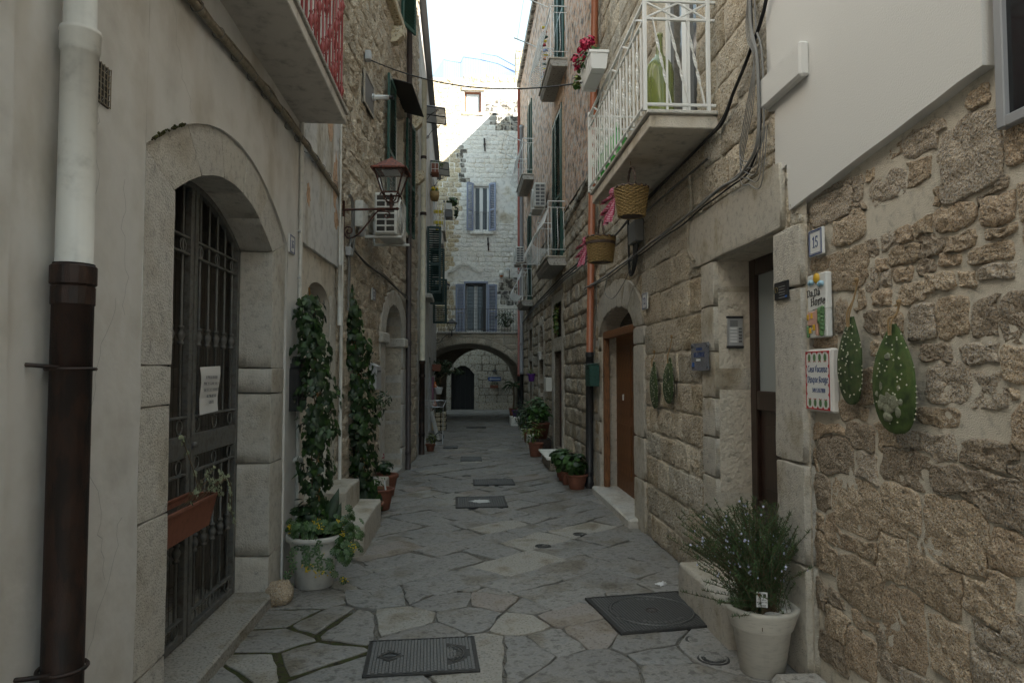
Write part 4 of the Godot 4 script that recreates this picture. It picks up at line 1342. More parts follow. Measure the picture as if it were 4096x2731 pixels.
func build_rusticated_house() -> void:
	var h := thing("rusticated_house", "long house of rusticated stone below and flaking pink render above with white bellied balconies", "house", FR3)
	var red := {s0 = 8.6, s1 = 9.75, y0 = 0.14, y1 = 2.12, d = 0.2}
	var over := {s0 = 8.6, s1 = 9.72, y0 = 2.4, y1 = 3.1, d = 0.2}
	var arch := {s0 = 5.85, s1 = 6.75, y0 = 2.12, y1 = 2.45, arch = "ell", rise = 0.4, d = 0.3}
	var arch_door := {s0 = 5.85, s1 = 6.75, y0 = 0.1, y1 = 2.0, d = 0.25}
	var far_door := {s0 = 3.2, s1 = 4.1, y0 = 0.1, y1 = 2.9, d = 0.3}
	var b2 := {s0 = 8.75, s1 = 9.95, y0 = 3.9, y1 = 6.85, d = 0.2}
	var b1 := {s0 = 9.1, s1 = 10.3, y0 = 7.55, y1 = 10.2, d = 0.2}
	var b3 := {s0 = 3.0, s1 = 4.0, y0 = 3.72, y1 = 6.2, d = 0.2}
	var b4 := {s0 = 3.1, s1 = 4.2, y0 = 7.14, y1 = 9.4, d = 0.2}
	var st := S()
	wall(st, 0.0, 13.42, -0.05, 4.75, [red, over, arch, arch_door, far_door, b2, b3].map(func(q): return q if q.y1 < 4.7 else q.merged({y1 = 4.75}, true)), 0.0)
	obj("wall", st, M.mortar_dark, h)
	st = S(true)
	wall(st, 0.0, 13.42, 4.75, 11.6, [b1, b4, b2.merged({y0 = 4.75}, true), b3.merged({y0 = 4.75}, true)], 0.03, 0.25, 0.012)
	obj("render_wall", st, M.pink_render, h)
	st = S()
	bx(st, Vector3(0.0, 11.45, 0.0), Vector3(13.4, 11.62, 0.14), 0.02)
	obj("cornice", st, M.sooty[1], h)
	mass(h, 0.0, 13.4, 11.5, -6, -0.32, M.core)
	# orange bands of older paint round the balcony doors
	st = S()
	for q in [[8.5, 10.25, 7.0, 7.4], [10.02, 10.28, 4.8, 7.0]]:
		bx(st, Vector3(q[0], q[2], 0.0), Vector3(q[1], q[3], 0.045), 0.004)
	obj("painted_band", st, M.orange_render, h)
	var frame_door := rect(8.3, 10.02, 0.0, 3.33)
	var ho := [frame_door, arch_poly({s0 = 5.85, s1 = 6.75, y0 = 0.0, y1 = 2.45, arch = "ell", rise = 0.4}, 0.22), rect(3.05, 4.25, 0, 3.1), rect(8.73, 9.97, 3.6, 5.0), rect(2.98, 4.02, 3.6, 5.0)]
	var polys := courses(0.02, 13.4, 0.0, 4.74, Vector2(0.25, 0.29), Vector2(0.26, 0.44), 0.009, ho, 0.008)
	polys.sort_custom(func(a, b): return a[0].x > b[0].x)
	stones(h, polys, M.rusticated, "wall_stone", {zb = -0.02, zf = 0.014, bevel = 0.018, rough = 0.028, sub = 0.08, bulge = 0.010, jit = 0.016, uneven = 0.014, fine = 0.02}, 300)
	# plain stone frame of the red door and the little grated window above it
	st = S()
	bx(st, Vector3(8.3, -0.05, -0.2), Vector3(8.6, 3.33, 0.03), 0.01)
	obj("door_frame", st, M.ashlar_smooth[2], h)
	st = S()
	bx(st, Vector3(9.75, -0.05, -0.2), Vector3(10.02, 3.33, 0.03), 0.01)
	obj("door_frame", st, M.ashlar_smooth[1], h)
	st = S()
	bx(st, Vector3(8.6, 2.12, -0.2), Vector3(9.75, 2.4, 0.028), 0.01)
	obj("lintel", st, M.ashlar_smooth[0], h)
	st = S()
	bx(st, Vector3(8.6, 3.1, -0.2), Vector3(9.75, 3.33, 0.028), 0.01)
	obj("lintel", st, M.ashlar_smooth[2], h)
	var d := node("door", h)
	d.set_meta("label", "dark red wooden door above a marble step")
	st = S()
	bx(st, Vector3(8.58, 0.1, -0.16), Vector3(9.76, 2.14, -0.1), 0.004)
	for q in [[8.7, 9.64, 0.25, 1.0], [8.7, 9.64, 1.1, 2.02]]:
		bx(st, Vector3(q[0], q[2], -0.1), Vector3(q[1], q[3], -0.088), 0.006)
	obj("door_panel", st, M.wood_red, d)
	st = S()
	bx(st, Vector3(8.5, 2.38, -0.25), Vector3(9.8, 3.12, -0.2), 0.0)
	for i in 8:
		bar(st, Vector3(8.68 + i * 0.14, 2.4, -0.06), Vector3(8.68 + i * 0.14, 3.1, -0.06), 0.014)
	obj("window_grate", st, M.iron_dark, h)
	# arched doorway further on
	var ring := {s0 = 5.63, s1 = 6.97, y0 = 2.12, y1 = 2.45, arch = "ell", rise = 0.62}
	stones(h, surround({s0 = 5.85, s1 = 6.75, y0 = 2.12, y1 = 2.45, arch = "ell", rise = 0.4}, ring, [-0.05, 0.6, 1.3, 2.0, 2.45], 5), M.ashlar_smooth, "portal_stone", {zb = -0.25, zf = 0.035, bevel = 0.008, rough = 0.005, sub = 0.15, bulge = 0.0, jit = 0.006})
	st = S()
	bx(st, Vector3(5.85, 2.0, -0.2), Vector3(6.75, 2.12, 0.04), 0.01)
	obj("transom", st, M.ashlar_smooth[0], h)
	st = S()
	bx(st, Vector3(5.8, 0.05, -0.3), Vector3(6.8, 2.05, -0.25), 0.004)
	obj("door", st, M.cream_paint, h)
	st = S()
	bx(st, Vector3(5.8, 2.1, -0.36), Vector3(6.8, 2.9, -0.3), 0.0)
	obj("fanlight", st, M.glass_dark, h)
	st = S()
	bx(st, Vector3(3.05, -0.05, -0.2), Vector3(3.2, 3.1, 0.035), 0.01)
	bx(st, Vector3(4.1, -0.05, -0.2), Vector3(4.25, 3.1, 0.035), 0.01)
	bx(st, Vector3(3.2, 2.0, -0.2), Vector3(4.1, 2.3, 0.033), 0.01)
	bx(st, Vector3(3.2, 2.9, -0.2), Vector3(4.1, 3.1, 0.033), 0.01)
	obj("door_frame", st, M.ashlar_smooth[2], h)
	st = S()
	bx(st, Vector3(3.15, 0.05, -0.34), Vector3(4.15, 2.95, -0.3), 0.0)
	obj("door", st, M.wood_brown, h)
	st = S()
	bar(st, Vector3(10.3, 4.42, 0.03), Vector3(13.35, 4.72, 0.03), 0.08, 0.1, 0.02)
	obj("stone_ledge", st, M.sooty[0], h)
	# glazed doors behind closed or folded green shutters
	for q in [[b1, M.green_paint], [b2, M.green_paint], [b3, M.green_paint], [b4, M.green_paint]]:
		var o: Dictionary = q[0]
		window(h, o.s0, o.s1, o.y0, o.y1, -0.14, M.cream_paint, 2, "balcony_door")
		var w: float = (o.s1 - o.s0) * 0.5
		shutter(h, flat_turn(o.s0, o.y0, 0.05, -2), w, o.y1 - o.y0, q[1])
		shutter(h, flat_turn(o.s1, o.y0, 0.05, 182), w, o.y1 - o.y0, q[1])
	st = S()
	for q in [[8.62, 8.75], [9.95, 10.04]]:
		bx(st, Vector3(q[0], 3.9, -0.05), Vector3(q[1], 6.95, 0.06), 0.01)
	obj("door_trim", st, M.green_paint, h)
	belly_balcony(h, 8.95, 10.66, 7.53, 0.16, 0.37, 0.98, 0.24, M.white_paint, "upper white bellied balcony with washing line arms and pegs")
	belly_balcony(h, 8.35, 10.3, 3.89, 0.18, 0.38, 1.04, 0.30, M.white_paint, "lower white bellied balcony nearest the copper downpipe")
	belly_balcony(h, 2.6, 4.15, 3.7, 0.16, 0.34, 1.0, 0.24, M.white_paint, "lower far white balcony beside the archway")
	belly_balcony(h, 2.75, 4.62, 7.12, 0.16, 0.36, 0.98, 0.22, M.white_paint, "upper far white balcony with washing line arms")

func build_ashlar_house() -> void:
	var h := thing("ashlar_house", "beige ashlar house with an arched wooden door, a glazed brown door and a white balcony", "house", FR2)
	var d13 := {s0 = 0.05, s1 = 2.03, y0 = -0.05, y1 = 2.2, arch = "ell", rise = 0.31, d = 0.3}
	var o13 := {s0 = -0.42, s1 = 2.47, y0 = -0.05, y1 = 2.2, arch = "ell", rise = 0.66, d = 0.02}
	var d15 := {s0 = 4.56, s1 = 5.56, y0 = 0.42, y1 = 2.54, d = 0.3}
	var bal := {s0 = 3.0, s1 = 4.15, y0 = 3.72, y1 = 6.2, d = 0.2}
	var st := S()
	wall(st, -0.42, 5.92, -0.05, 12.0, [d13, d15, bal], 0.0)
	obj("wall", st, M.mortar, h)
	mass(h, -0.42, 5.92, 12.0, -6, -0.42, M.core)
	var lin15 := rect(3.98, 5.7, 2.545, 2.98)
	var jamb_r := rect(5.56, 5.92, 0.0, 2.545)
	var ho := [arch_poly(o13), rect(4.27, 5.92, 0.0, 2.545), lin15, arch_poly(bal, 0.02), rect(5.5, 6.0, 3.3, 12), rect(5.6, 6.0, 2.88, 3.4), rect(5.75, 6.0, 2.6, 3.0)]
	var polys := courses(-0.42, 5.9, 0.0, 7.6, Vector2(0.24, 0.31), Vector2(0.28, 0.58), 0.007, ho, 0.01)
	polys.sort_custom(func(a, b): return a[0].y < b[0].y)
	stones(h, polys, M.ashlar, "wall_stone", {zb = -0.03, zf = 0.010, bevel = 0.010, rough = 0.014, sub = 0.06, bulge = 0.005, jit = 0.016, uneven = 0.005, fine = 0.014, soft = 0.15})
	stones(h, surround(d13, o13, [-0.05, 0.55, 1.0, 2.0, 2.2], 7), M.ashlar_smooth, "portal_stone", {zb = -0.28, zf = 0.034, bevel = 0.008, rough = 0.005, sub = 0.14, bulge = 0.0, jit = 0.008})
	st = S()
	bx(st, Vector3(0.0, -0.05, -0.4), Vector3(2.2, 0.1, 0.14), 0.02)
	obj("threshold", st, M.portal[0], h)
	# half open wooden door in an orange frame
	var d := node("door", h)
	d.set_meta("label", "orange brown wooden door set back in the arched portal")
	st = S()
	bx(st, Vector3(0.05, 0.1, -0.10), Vector3(0.12, 2.26, -0.02), 0.006)
	bx(st, Vector3(1.96, 0.1, -0.10), Vector3(2.03, 2.26, -0.02), 0.006)
	bx(st, Vector3(0.12, 2.16, -0.10), Vector3(1.96, 2.26, -0.018), 0.006)
	obj("frame", st, M.wood_orange_light, d)
	st = S()
	bx(st, Vector3(0.05, 0.1, -0.26), Vector3(2.03, 2.22, -0.21), 0.004)
	for q in [[0.2, 0.92, 0.3, 1.0], [0.2, 0.92, 1.12, 2.05], [1.14, 1.88, 0.3, 1.0], [1.14, 1.88, 1.12, 2.05]]:
		bx(st, Vector3(q[0], q[2], -0.21), Vector3(q[1], q[3], -0.2), 0.008)
	obj("leaf_panel", st, M.wood_orange, d)
	st = S()
	bx(st, Vector3(0.05, 2.22, -0.3), Vector3(2.03, 2.6, -0.24), 0.0)
	obj("fanlight", st, M.glass_dark, d)
	st = S()
	bx(st, Vector3(0.5, 1.32, -0.2), Vector3(0.54, 1.4, -0.19), 0.0)
	obj("white_sticker", st, M.paper, d)
	# glazed dark brown door up a step
	stones(h, [rect(4.0, 5.68, 2.55, 2.97)], [M.ashlar_smooth[0]], "lintel", {zb = -0.28, zf = 0.036, bevel = 0.012, rough = 0.008, sub = 0.2, bulge = 0.0, jit = 0.01})
	var jr := []
	for y in [[0.0, 0.62], [0.63, 1.18], [1.19, 2.18], [2.19, 2.54]]:
		jr.append(rect(5.565, 5.9, y[0], y[1]))
	for y in [[0.0, 0.6], [0.607, 0.9], [0.907, 1.2], [1.207, 1.5], [1.507, 1.85], [1.857, 2.2], [2.207, 2.54]]:
		jr.append(rect(4.275, 4.558, y[0], y[1]))
	stones(h, jr, M.ashlar_smooth, "jamb_stone", {zb = -0.28, zf = 0.036, bevel = 0.008, rough = 0.008, sub = 0.12, bulge = 0.0, jit = 0.01, soft = 0.08})
	st = S(true)
	st.set_smooth_group(-1)
	bx(st, Vector3(4.4, -0.05, -0.4), Vector3(5.75, 0.56, 0.02), 0.02)
	obj("threshold", st, M.ashlar_smooth[2], h)
	d = node("door", h)
	d.set_meta("label", "dark brown door with a tall frosted glass pane and brass knob")
	st = S()
	bx(st, Vector3(4.5, 0.57, -0.32), Vector3(4.66, 2.56, -0.24), 0.006)
	bx(st, Vector3(5.46, 0.57, -0.32), Vector3(5.62, 2.56, -0.24), 0.006)
	bx(st, Vector3(4.66, 2.42, -0.32), Vector3(5.46, 2.56, -0.242), 0.006)
	bx(st, Vector3(4.66, 1.42, -0.32), Vector3(5.46, 1.56, -0.242), 0.006)
	bx(st, Vector3(4.66, 0.57, -0.32), Vector3(5.46, 0.76, -0.242), 0.006)
	bx(st, Vector3(4.66, 0.76, -0.31), Vector3(5.46, 1.42, -0.27), 0.004)
	bx(st, Vector3(4.76, 0.86, -0.27), Vector3(5.36, 1.32, -0.255), 0.012)
	obj("leaf", st, M.wood_dark, d)
	st = S()
	bx(st, Vector3(4.66, 1.56, -0.3), Vector3(5.46, 2.42, -0.27), 0.0)
	obj("pane", st, M.glass_frosted, d)
	st = S()
	bx(st, Vector3(4.93, 1.78, -0.27), Vector3(5.2, 2.1, -0.268), 0.0)
	obj("paper_notice", st, M.paper, d)
	st = S(true)
	X = Transform3D(Basis(Vector3.RIGHT, PI / 2), Vector3(5.4, 1.47, -0.24))
	lathe(st, [Vector2(0.001, 0), Vector2(0.03, 0.0), Vector2(0.03, 0.008), Vector2(0.012, 0.012), Vector2(0.012, 0.035), Vector2(0.03, 0.045), Vector2(0.034, 0.06), Vector2(0.025, 0.078), Vector2(0.001, 0.082)], 16)
	obj("door_knob", st, M.brass, d)
	# white balcony
	window(h, 3.0, 4.15, 3.72, 6.2, -0.1, M.white_paint, 2, "balcony_door")
	var b := node("balcony", h)
	b.set_meta("label", "white iron balcony with twisted bars over a beige slab")
	st = S()
	bx(st, Vector3(2.25, 3.54, 0.0), Vector3(4.61, 3.64, 0.53), 0.008)
	obj("slab", st, M.plaster_beige, b)
	st = S()
	bx(st, Vector3(2.23, 3.642, 0.0), Vector3(4.64, 3.67, 0.555), 0.005)
	obj("top_slab", st, M.portal[1], b)
	st = S()
	var zf := 0.56
	for y in [3.72, 4.38, 4.52]:
		bar(st, Vector3(2.25, y, zf), Vector3(4.6, y, zf), 0.022, 0.02)
		bar(st, Vector3(4.6, y, 0.0), Vector3(4.6, y, zf), 0.022, 0.02)
		bar(st, Vector3(2.25, y, 0.0), Vector3(2.25, y, zf), 0.022, 0.02)
	for q in [[4.6, zf], [4.6, 0.07], [2.25, zf]]:
		bar(st, Vector3(q[0], 3.67, q[1]), Vector3(q[0], 4.56, q[1]), 0.028)
	for i in 5:
		var s := 2.3 + i * 0.45
		bar(st, Vector3(s, 4.39, zf), Vector3(s + 0.225, 4.51, zf), 0.014)
		bar(st, Vector3(s + 0.225, 4.51, zf), Vector3(s + 0.45, 4.39, zf), 0.014)
	for q in [[0.08, 4.51, 0.3, 4.39], [0.3, 4.39, 0.55, 4.51], [0.08, 4.39, 0.3, 4.51], [0.3, 4.51, 0.55, 4.39]]:
		bar(st, Vector3(4.6, q[1], q[0]), Vector3(4.6, q[3], q[2]), 0.014)
	obj("rail", st, M.white_paint, b)
	var plain := S()
	bar(plain, Vector3(0, 3.67, 0), Vector3(0, 4.38, 0), 0.016)
	var pm := mesh_of(plain, M.white_paint)
	var tw := S()
	var ringp := []
	for i in 25:
		var y := 3.72 + 0.66 * i / 24.0
		var turn := PI * 3.0 * clampf((i - 5) / 14.0, 0.0, 1.0)
		var row := []
		for k in 4:
			var q := Vector2([0.011, -0.011, -0.011, 0.011][k], [0.004, 0.004, -0.004, -0.004][k]).rotated(turn)
			row.append(Vector3(q.x, y, q.y))
		ringp.append(row)
	for i in 24:
		for k in 4:
			quad(tw, ringp[i][k], ringp[i + 1][k], ringp[i + 1][(k + 1) % 4], ringp[i][(k + 1) % 4])
	var tm := mesh_of(tw, M.white_paint)
	for i in 19:
		inst("baluster", pm if i % 2 == 0 else tm, b, Transform3D(Basis(), Vector3(2.36 + i * 0.118, 0, zf)))
	for i in 2:
		inst("baluster", pm, b, Transform3D(Basis(), Vector3(4.6, 0, 0.22 + i * 0.17)))
	# twisted bars that lean along the short side
	for q in [[0.5, 0.36], [0.38, 0.22], [0.24, 0.1]]:
		inst("baluster", tm, b, Transform3D(Basis(Vector3.RIGHT, 0.0), Vector3(4.6, 0, 0)) * Transform3D(Basis(Vector3(1, 0, 0), Vector3(0, 1, (q[0] - q[1]) / 0.66), Vector3(0, 0, 1)), Vector3(0, 0, q[1] - 3.72 * (q[0] - q[1]) / 0.66)))

func build_rubble_house() -> void:
	var h := thing("rubble_stone_house", "house of brown rubble stones in wide pale mortar with smooth plaster above", "house", FR1)
	var st := S(true)
	wall(st, 0.76, 12.0, -0.05, 5.1, [], 0.0, 0.07, 0.012)
	obj("wall", st, M.mortar_warm, h)
	mass(h, 0.8, 12.0, 9.0, -6, -0.05, M.core)
	var given := [ 1.02,2.57,0.179,0.069,1.18,2.43,0.130,0.073,1.93,2.32,0.100,0.051,2.16,2.29,0.080,0.052,2.17,2.22,0.060,0.031,1.76,2.31,0.063,0.039,1.62,2.30,0.048,0.038,1.50,2.30,0.051,0.043,1.38,2.29,0.046,0.038,1.79,2.23,0.075,0.039,1.96,2.21,0.074,0.031,2.12,2.14,0.096,0.032,1.17,2.22,0.150,0.095,0.79,2.43,0.052,0.146,1.60,2.22,0.095,0.038,1.45,2.20,0.039,0.027,1.37,2.22,0.035,0.021,1.90,2.15,0.053,0.023,1.75,2.13,0.045,0.036,1.50,2.13,0.043,0.026,1.59,2.13,0.060,0.032,1.83,2.07,0.081,0.035,1.99,2.06,0.042,0.030,2.14,2.06,0.078,0.026,1.37,2.14,0.046,0.051,1.56,2.08,0.036,0.023,1.66,2.04,0.077,0.041,1.25,2.06,0.056,0.053,1.44,2.04,0.066,0.037,1.11,1.99,0.054,0.081,1.91,1.92,0.080,0.074,2.12,1.90,0.089,0.068,1.50,1.92,0.074,0.059,1.72,1.91,0.078,0.073,1.36,1.94,0.052,0.055,0.77,1.98,0.040,0.121,1.80,1.78,0.087,0.035,2.07,1.77,0.106,0.037,1.42,1.81,0.067,0.033,1.87,1.65,0.116,0.075,2.08,1.63,0.091,0.064,2.21,1.65,0.025,0.050,1.81,1.52,0.111,0.041,1.18,1.50,0.115,0.050,0.92,1.86,0.119,0.031,0.76,1.66,0.033,0.162,1.31,1.63,0.083,0.076,0.92,2.19,0.090,0.047,0.94,2.29,0.089,0.031,0.95,1.37,0.142,0.048,1.24,1.37,0.107,0.073,1.46,1.40,0.093,0.064,1.73,1.37,0.156,0.069,2.06,1.37,0.138,0.067,1.01,1.25,0.162,0.095,1.28,1.21,0.090,0.087,1.60,1.27,0.170,0.072,2.01,1.24,0.220,0.081,0.86,1.04,0.087,0.089,1.18,1.03,0.191,0.122,1.54,1.08,0.129,0.102,1.88,1.06,0.159,0.124,1.04,0.87,0.127,0.076,1.29,0.86,0.089,0.087,2.13,1.07,0.076,0.088,1.49,0.85,0.103,0.118,1.75,0.86,0.142,0.122,1.20,0.66,0.174,0.113,0.89,0.72,0.103,0.088,0.82,0.87,0.053,0.054,2.04,0.87,0.115,0.091,0.82,0.49,0.053,0.072,0.98,0.49,0.065,0.060,1.25,0.53,0.098,0.072,1.55,0.57,0.139,0.145,1.00,0.38,0.112,0.077,1.82,0.59,0.116,0.105,2.09,0.77,0.118,0.083,1.21,0.32,0.114,0.096,1.46,0.40,0.110,0.097,2.03,0.60,0.165,0.061,0.93,0.22,0.150,0.069,2.18,0.98,0.029,0.046,2.16,0.69,0.037,0.069,0.80,1.22,0.045,0.055,1.02,2.61,0.172,0.069,1.25,2.61,0.056,0.057,1.19,2.49,0.117,0.044,1.51,2.55,0.123,0.056,1.72,2.56,0.079,0.052,1.77,2.68,0.117,0.055,2.08,2.73,0.054,0.035,2.03,2.53,0.149,0.138,1.93,2.34,0.100,0.043,2.12,2.35,0.069,0.058,2.25,2.47,0.037,0.040,2.25,2.29,0.025,0.075,1.58,2.70,0.061,0.032,1.38,2.64,0.035,0.034,1.85,2.42,0.025,0.035,2.17,2.28,0.046,0.031 ]
	var seeds := []
	var rad := []
	for i in range(0, given.size(), 4):
		seeds.append(Vector2(given[i], given[i + 1]))
		rad.append(Vector2(given[i + 2], given[i + 3]))
	# the same rubble goes on outside the picture
	var y := 0.12
	while y < 2.75:
		var s := 2.34
		while s < 4.6:
			seeds.append(Vector2(s + rng.randf_range(-0.05, 0.05), y + rng.randf_range(-0.04, 0.04)))
			rad.append(Vector2(rng.randf_range(0.08, 0.15), rng.randf_range(0.06, 0.1)))
			s += rng.randf_range(0.22, 0.3)
		y += 0.2
	for s in [1.65, 1.9, 2.15]:
		seeds.append(Vector2(s, 0.2 + 0.1 * rng.randf()))
		rad.append(Vector2(0.13, 0.1))
	var order := range(seeds.size())
	order.sort_custom(func(a, b): return rad[a].x * rad[a].y > rad[b].x * rad[b].y)
	var polys := []
	var placed := []
	for i in order:
		var e := PackedVector2Array()
		for k in 20:
			var a := TAU * (k + 0.5) / 20
			var ca := cos(a)
			var sa := sin(a)
			# squarish stones with uneven sides
			var f := pow(pow(absf(ca), 6.0) + pow(absf(sa), 6.0), -1.0 / 6.0) * (1.14 + 0.2 * nz.get_noise_3d(ca * 1.4, sa * 1.4, i * 5.3))
			e.append(seeds[i] + Vector2(ca * rad[i].x, sa * rad[i].y) * f)
		var left := [e]
		for o in placed:
			if seeds[o[0]].distance_to(seeds[i]) < 0.6:
				left = clipped(left, [o[1]], 0.0015)
		if left.is_empty():
			continue
		var best: PackedVector2Array = left[0]
		for q in left:
			if absf(signed_area(q)) > absf(signed_area(best)):
				best = q
		polys.append(best)
		var grown := Geometry2D.offset_polygon(best, 0.011)
		if grown.size() > 0:
			placed.append([i, grown[0]])
	polys = clipped(polys, [rect(0.0, 0.772, -1, 9)], 0.0008)
	stones(h, polys, M.rubble_stone, "rubble_stone", {zb = -0.03, zf = 0.010, bevel = 0.006, rough = 0.012, sub = 0.04, bulge = 0.001, jit = 0.018, uneven = 0.004, soft = 0.08, fine = 0.013})
	# smooth plaster that covers the upper wall
	st = S()
	var p := PackedVector2Array([Vector2(0.39, 9.0), Vector2(0.39, 3.33), Vector2(0.49, 3.30), Vector2(0.48, 2.935), Vector2(0.55, 2.905), Vector2(0.63, 2.925), Vector2(0.65, 2.645)])
	for i in 12:
		var t := (i + 1) / 12.0
		p.append(Vector2(0.65 + 1.52 * t, 2.645 + 0.175 * t + 0.008 * nz.get_noise_1d(i * 5.0)))
	p.append_array(PackedVector2Array([Vector2(2.175, 5.0), Vector2(12, 5.0), Vector2(12, 9.0)]))
	prism(st, p, -0.03, 0.056)
	obj("plaster_coat", st, M.plaster_smooth, h)
	st = S()
	bx(st, Vector3(0.40, 3.335, 0.05), Vector3(0.915, 3.53, 0.11), 0.012)
	obj("plastered_ledge", st, M.plaster_smooth, h)
	st = S()
	bx(st, Vector3(0.78, -0.05, 0.0), Vector3(6.0, 0.06, 0.28), 0.03)
	obj("plinth", st, M.concrete, h)
	# metal framed show case on the wall
	st = S()
	bx(st, Vector3(2.215, 2.56, 0.0), Vector3(2.255, 4.9, 0.05), 0.004)
	bx(st, Vector3(2.255, 2.56, 0.0), Vector3(3.3, 2.6, 0.048), 0.004)
	bx(st, Vector3(3.3, 2.56, 0.0), Vector3(3.345, 4.9, 0.05), 0.004)
	obj("window_frame", st, M.grey_pipe, h)
	st = S()
	bx(st, Vector3(2.255, 2.6, 0.0), Vector3(3.3, 4.9, 0.03), 0.0)
	obj("window_pane", st, M.glass_dark, h)

# ---------------------------------------------------------------- things on the left

func ring_pts(c: Vector3, r: float, n: int, a0 := 0.0, a1 := TAU, basis := Basis()) -> Array:
	var out := []
	for i in n + 1:
		var a := lerpf(a0, a1, float(i) / n)
		out.append(c + basis * Vector3(cos(a) * r, 0, sin(a) * r))
	return out

func number_tile(f: Transform3D, s: float, y: float, w: float, h: float, words: String, label: String, out := 0.03, border := true) -> void:
	var t := thing("house_number_tile", label, "number tile", on(f, s, y, out), "house number tiles")
	var st := S()
	box(st, Vector3.ZERO, Vector3(w, h, 0.016), 0.003)
	obj("tile", st, M.tile_white, t)
	if border:
		st = S()
		for k in 2:
			var a := w * (0.44 - 0.07 * k)
			var b := h * (0.455 - 0.055 * k)
			var th := 0.006 if k == 0 else 0.002
			for q in [[Vector3(0, b, 0), Vector3(2 * a, th, 0.002)], [Vector3(0, -b, 0), Vector3(2 * a, th, 0.002)], [Vector3(a, 0, 0), Vector3(th, 2 * b, 0.002)], [Vector3(-a, 0, 0), Vector3(th, 2 * b, 0.002)]]:
				box(st, q[0] + Vector3(0, 0, 0.0086), q[1], 0.0)
		obj("border", st, M.print_blue, t)
	text(t, words, h * 0.56, Vector3(0, 0, 0.009), M.print_blue, "number", 0.0, true, Basis().scaled(Vector3(0.7, 1, 1)))

func drainpipe(f: Transform3D, label: String, segs: Array, out: float, joints: Array, jm: Material, brackets := []) -> Node3D:
	# segs: [s, y0, y1, radius, material, s at top]
	var t := thing("drainpipe", label, "drainpipe", on(f, segs[0][0], 0, 0))
	var s0: float = segs[0][0]
	for g in segs:
		var st := S(true)
		var top: float = g[5] if g.size() > 5 else g[0]
		tube(st, [Vector3(g[0] - s0, g[1], out), Vector3(lerpf(g[0], top, 0.5) - s0, (g[1] + g[2]) * 0.5, out), Vector3(top - s0, g[2], out)], g[3], 18)
		obj("pipe", st, g[4], t)
	for j in joints:
		var st := S(true)
		st.set_smooth_group(-1)
		lathe(st, [Vector2(j[1] - 0.006, -0.035), Vector2(j[1], -0.03), Vector2(j[1], 0.03), Vector2(j[1] - 0.006, 0.035)], 18, Vector3(j[2] - s0 if j.size() > 2 else 0.0, j[0], out))
		obj("collar", st, jm, t)
	for y in brackets:
		var st := S(true)
		tube(st, ring_pts(Vector3(0, y, out), 0.073, 20), 0.007, 6, false)
		tube(st, [Vector3(-0.07, y + 0.005, out), Vector3(-0.11, y + 0.012, out * 0.4), Vector3(-0.12, y + 0.014, 0.0)], 0.008, 6)
		obj("bracket", st, jm, t)
	return t

func ac_unit(f: Transform3D, s: float, y: float, w: float, h: float, d: float, gap: float, label: String) -> void:
	var t := thing("air_conditioner", label, "air conditioner", on(f, s, y, gap), "outdoor air conditioner units")
	var st := S()
	bx(st, Vector3(0, 0, 0), Vector3(w, h, d), 0.012)
	obj("casing", st, M.ac_white, t)
	# vents in the end panels
	for e in [-1.0, 1.0]:
		st = S()
		for r in 6:
			for c in 2:
				var x: float = -0.004 if e < 0 else w + 0.004
				box(st, Vector3(x, h * (0.13 + 0.148 * r), d * (0.28 + 0.44 * c)), Vector3(0.012, h * 0.105, d * 0.36), 0.002)
		obj("vent", st, M.dark_grey_plastic if e > 0 else M.interior, t)
		st = S()
		for r in 7:
			box(st, Vector3(-0.012 if e < 0 else w + 0.012, h * (0.056 + 0.148 * r), d * 0.5), Vector3(0.01, h * 0.034, d * 0.86), 0.002)
		for c in 3:
			box(st, Vector3(-0.0125 if e < 0 else w + 0.0125, h * 0.5, d * (0.09 + 0.41 * c)), Vector3(0.01, h * 0.92, d * 0.05), 0.002)
		obj("vent_grid", st, M.ac_white, t)
	st = S(true)
	var c0 := Vector3(w * 0.40, h * 0.5, d + 0.004)
	X = Transform3D(Basis(Vector3.RIGHT, PI / 2), c0)
	lathe(st, [Vector2(0.001, 0.0), Vector2(h * 0.42, 0.0), Vector2(h * 0.42, -0.02)], 32)
	obj("fan_opening", st, M.dark_grey_plastic, t)
	st = S(true)
	for k in 9:
		var pts := []
		for q in ring_pts(Vector3.ZERO, h * (0.05 + 0.046 * k), 30):
			pts.append(c0 + Vector3(q.x, q.z, 0.02 - 0.0022 * k))
		tube(st, pts, 0.0035 if k < 8 else 0.012, 5, false)
	for k in 12:
		var a := TAU * k / 12
		tube(st, [c0 + Vector3(0, 0, 0.022), c0 + Vector3(cos(a) * h * 0.42, sin(a) * h * 0.42, 0.004)], 0.003, 4)
	obj("fan_grille", st, M.ac_white, t)
	st = S()
	for r in 5:
		box(st, Vector3(w * 0.86, h * (0.3 + 0.09 * r), d + 0.002), Vector3(w * 0.14, 0.008, 0.006), 0.001)
	obj("louvre", st, M.grey_plastic, t)
	for x in [0.06, w - 0.1]:
		st = S()
		bar(st, Vector3(x, -0.02, -gap), Vector3(x, -0.02, d + 0.06), 0.035, 0.03)
		bar(st, Vector3(x, -0.02, -gap + 0.015), Vector3(x, 0.3, -gap + 0.015), 0.035, 0.03)
		obj("bracket", st, M.ac_white, t)

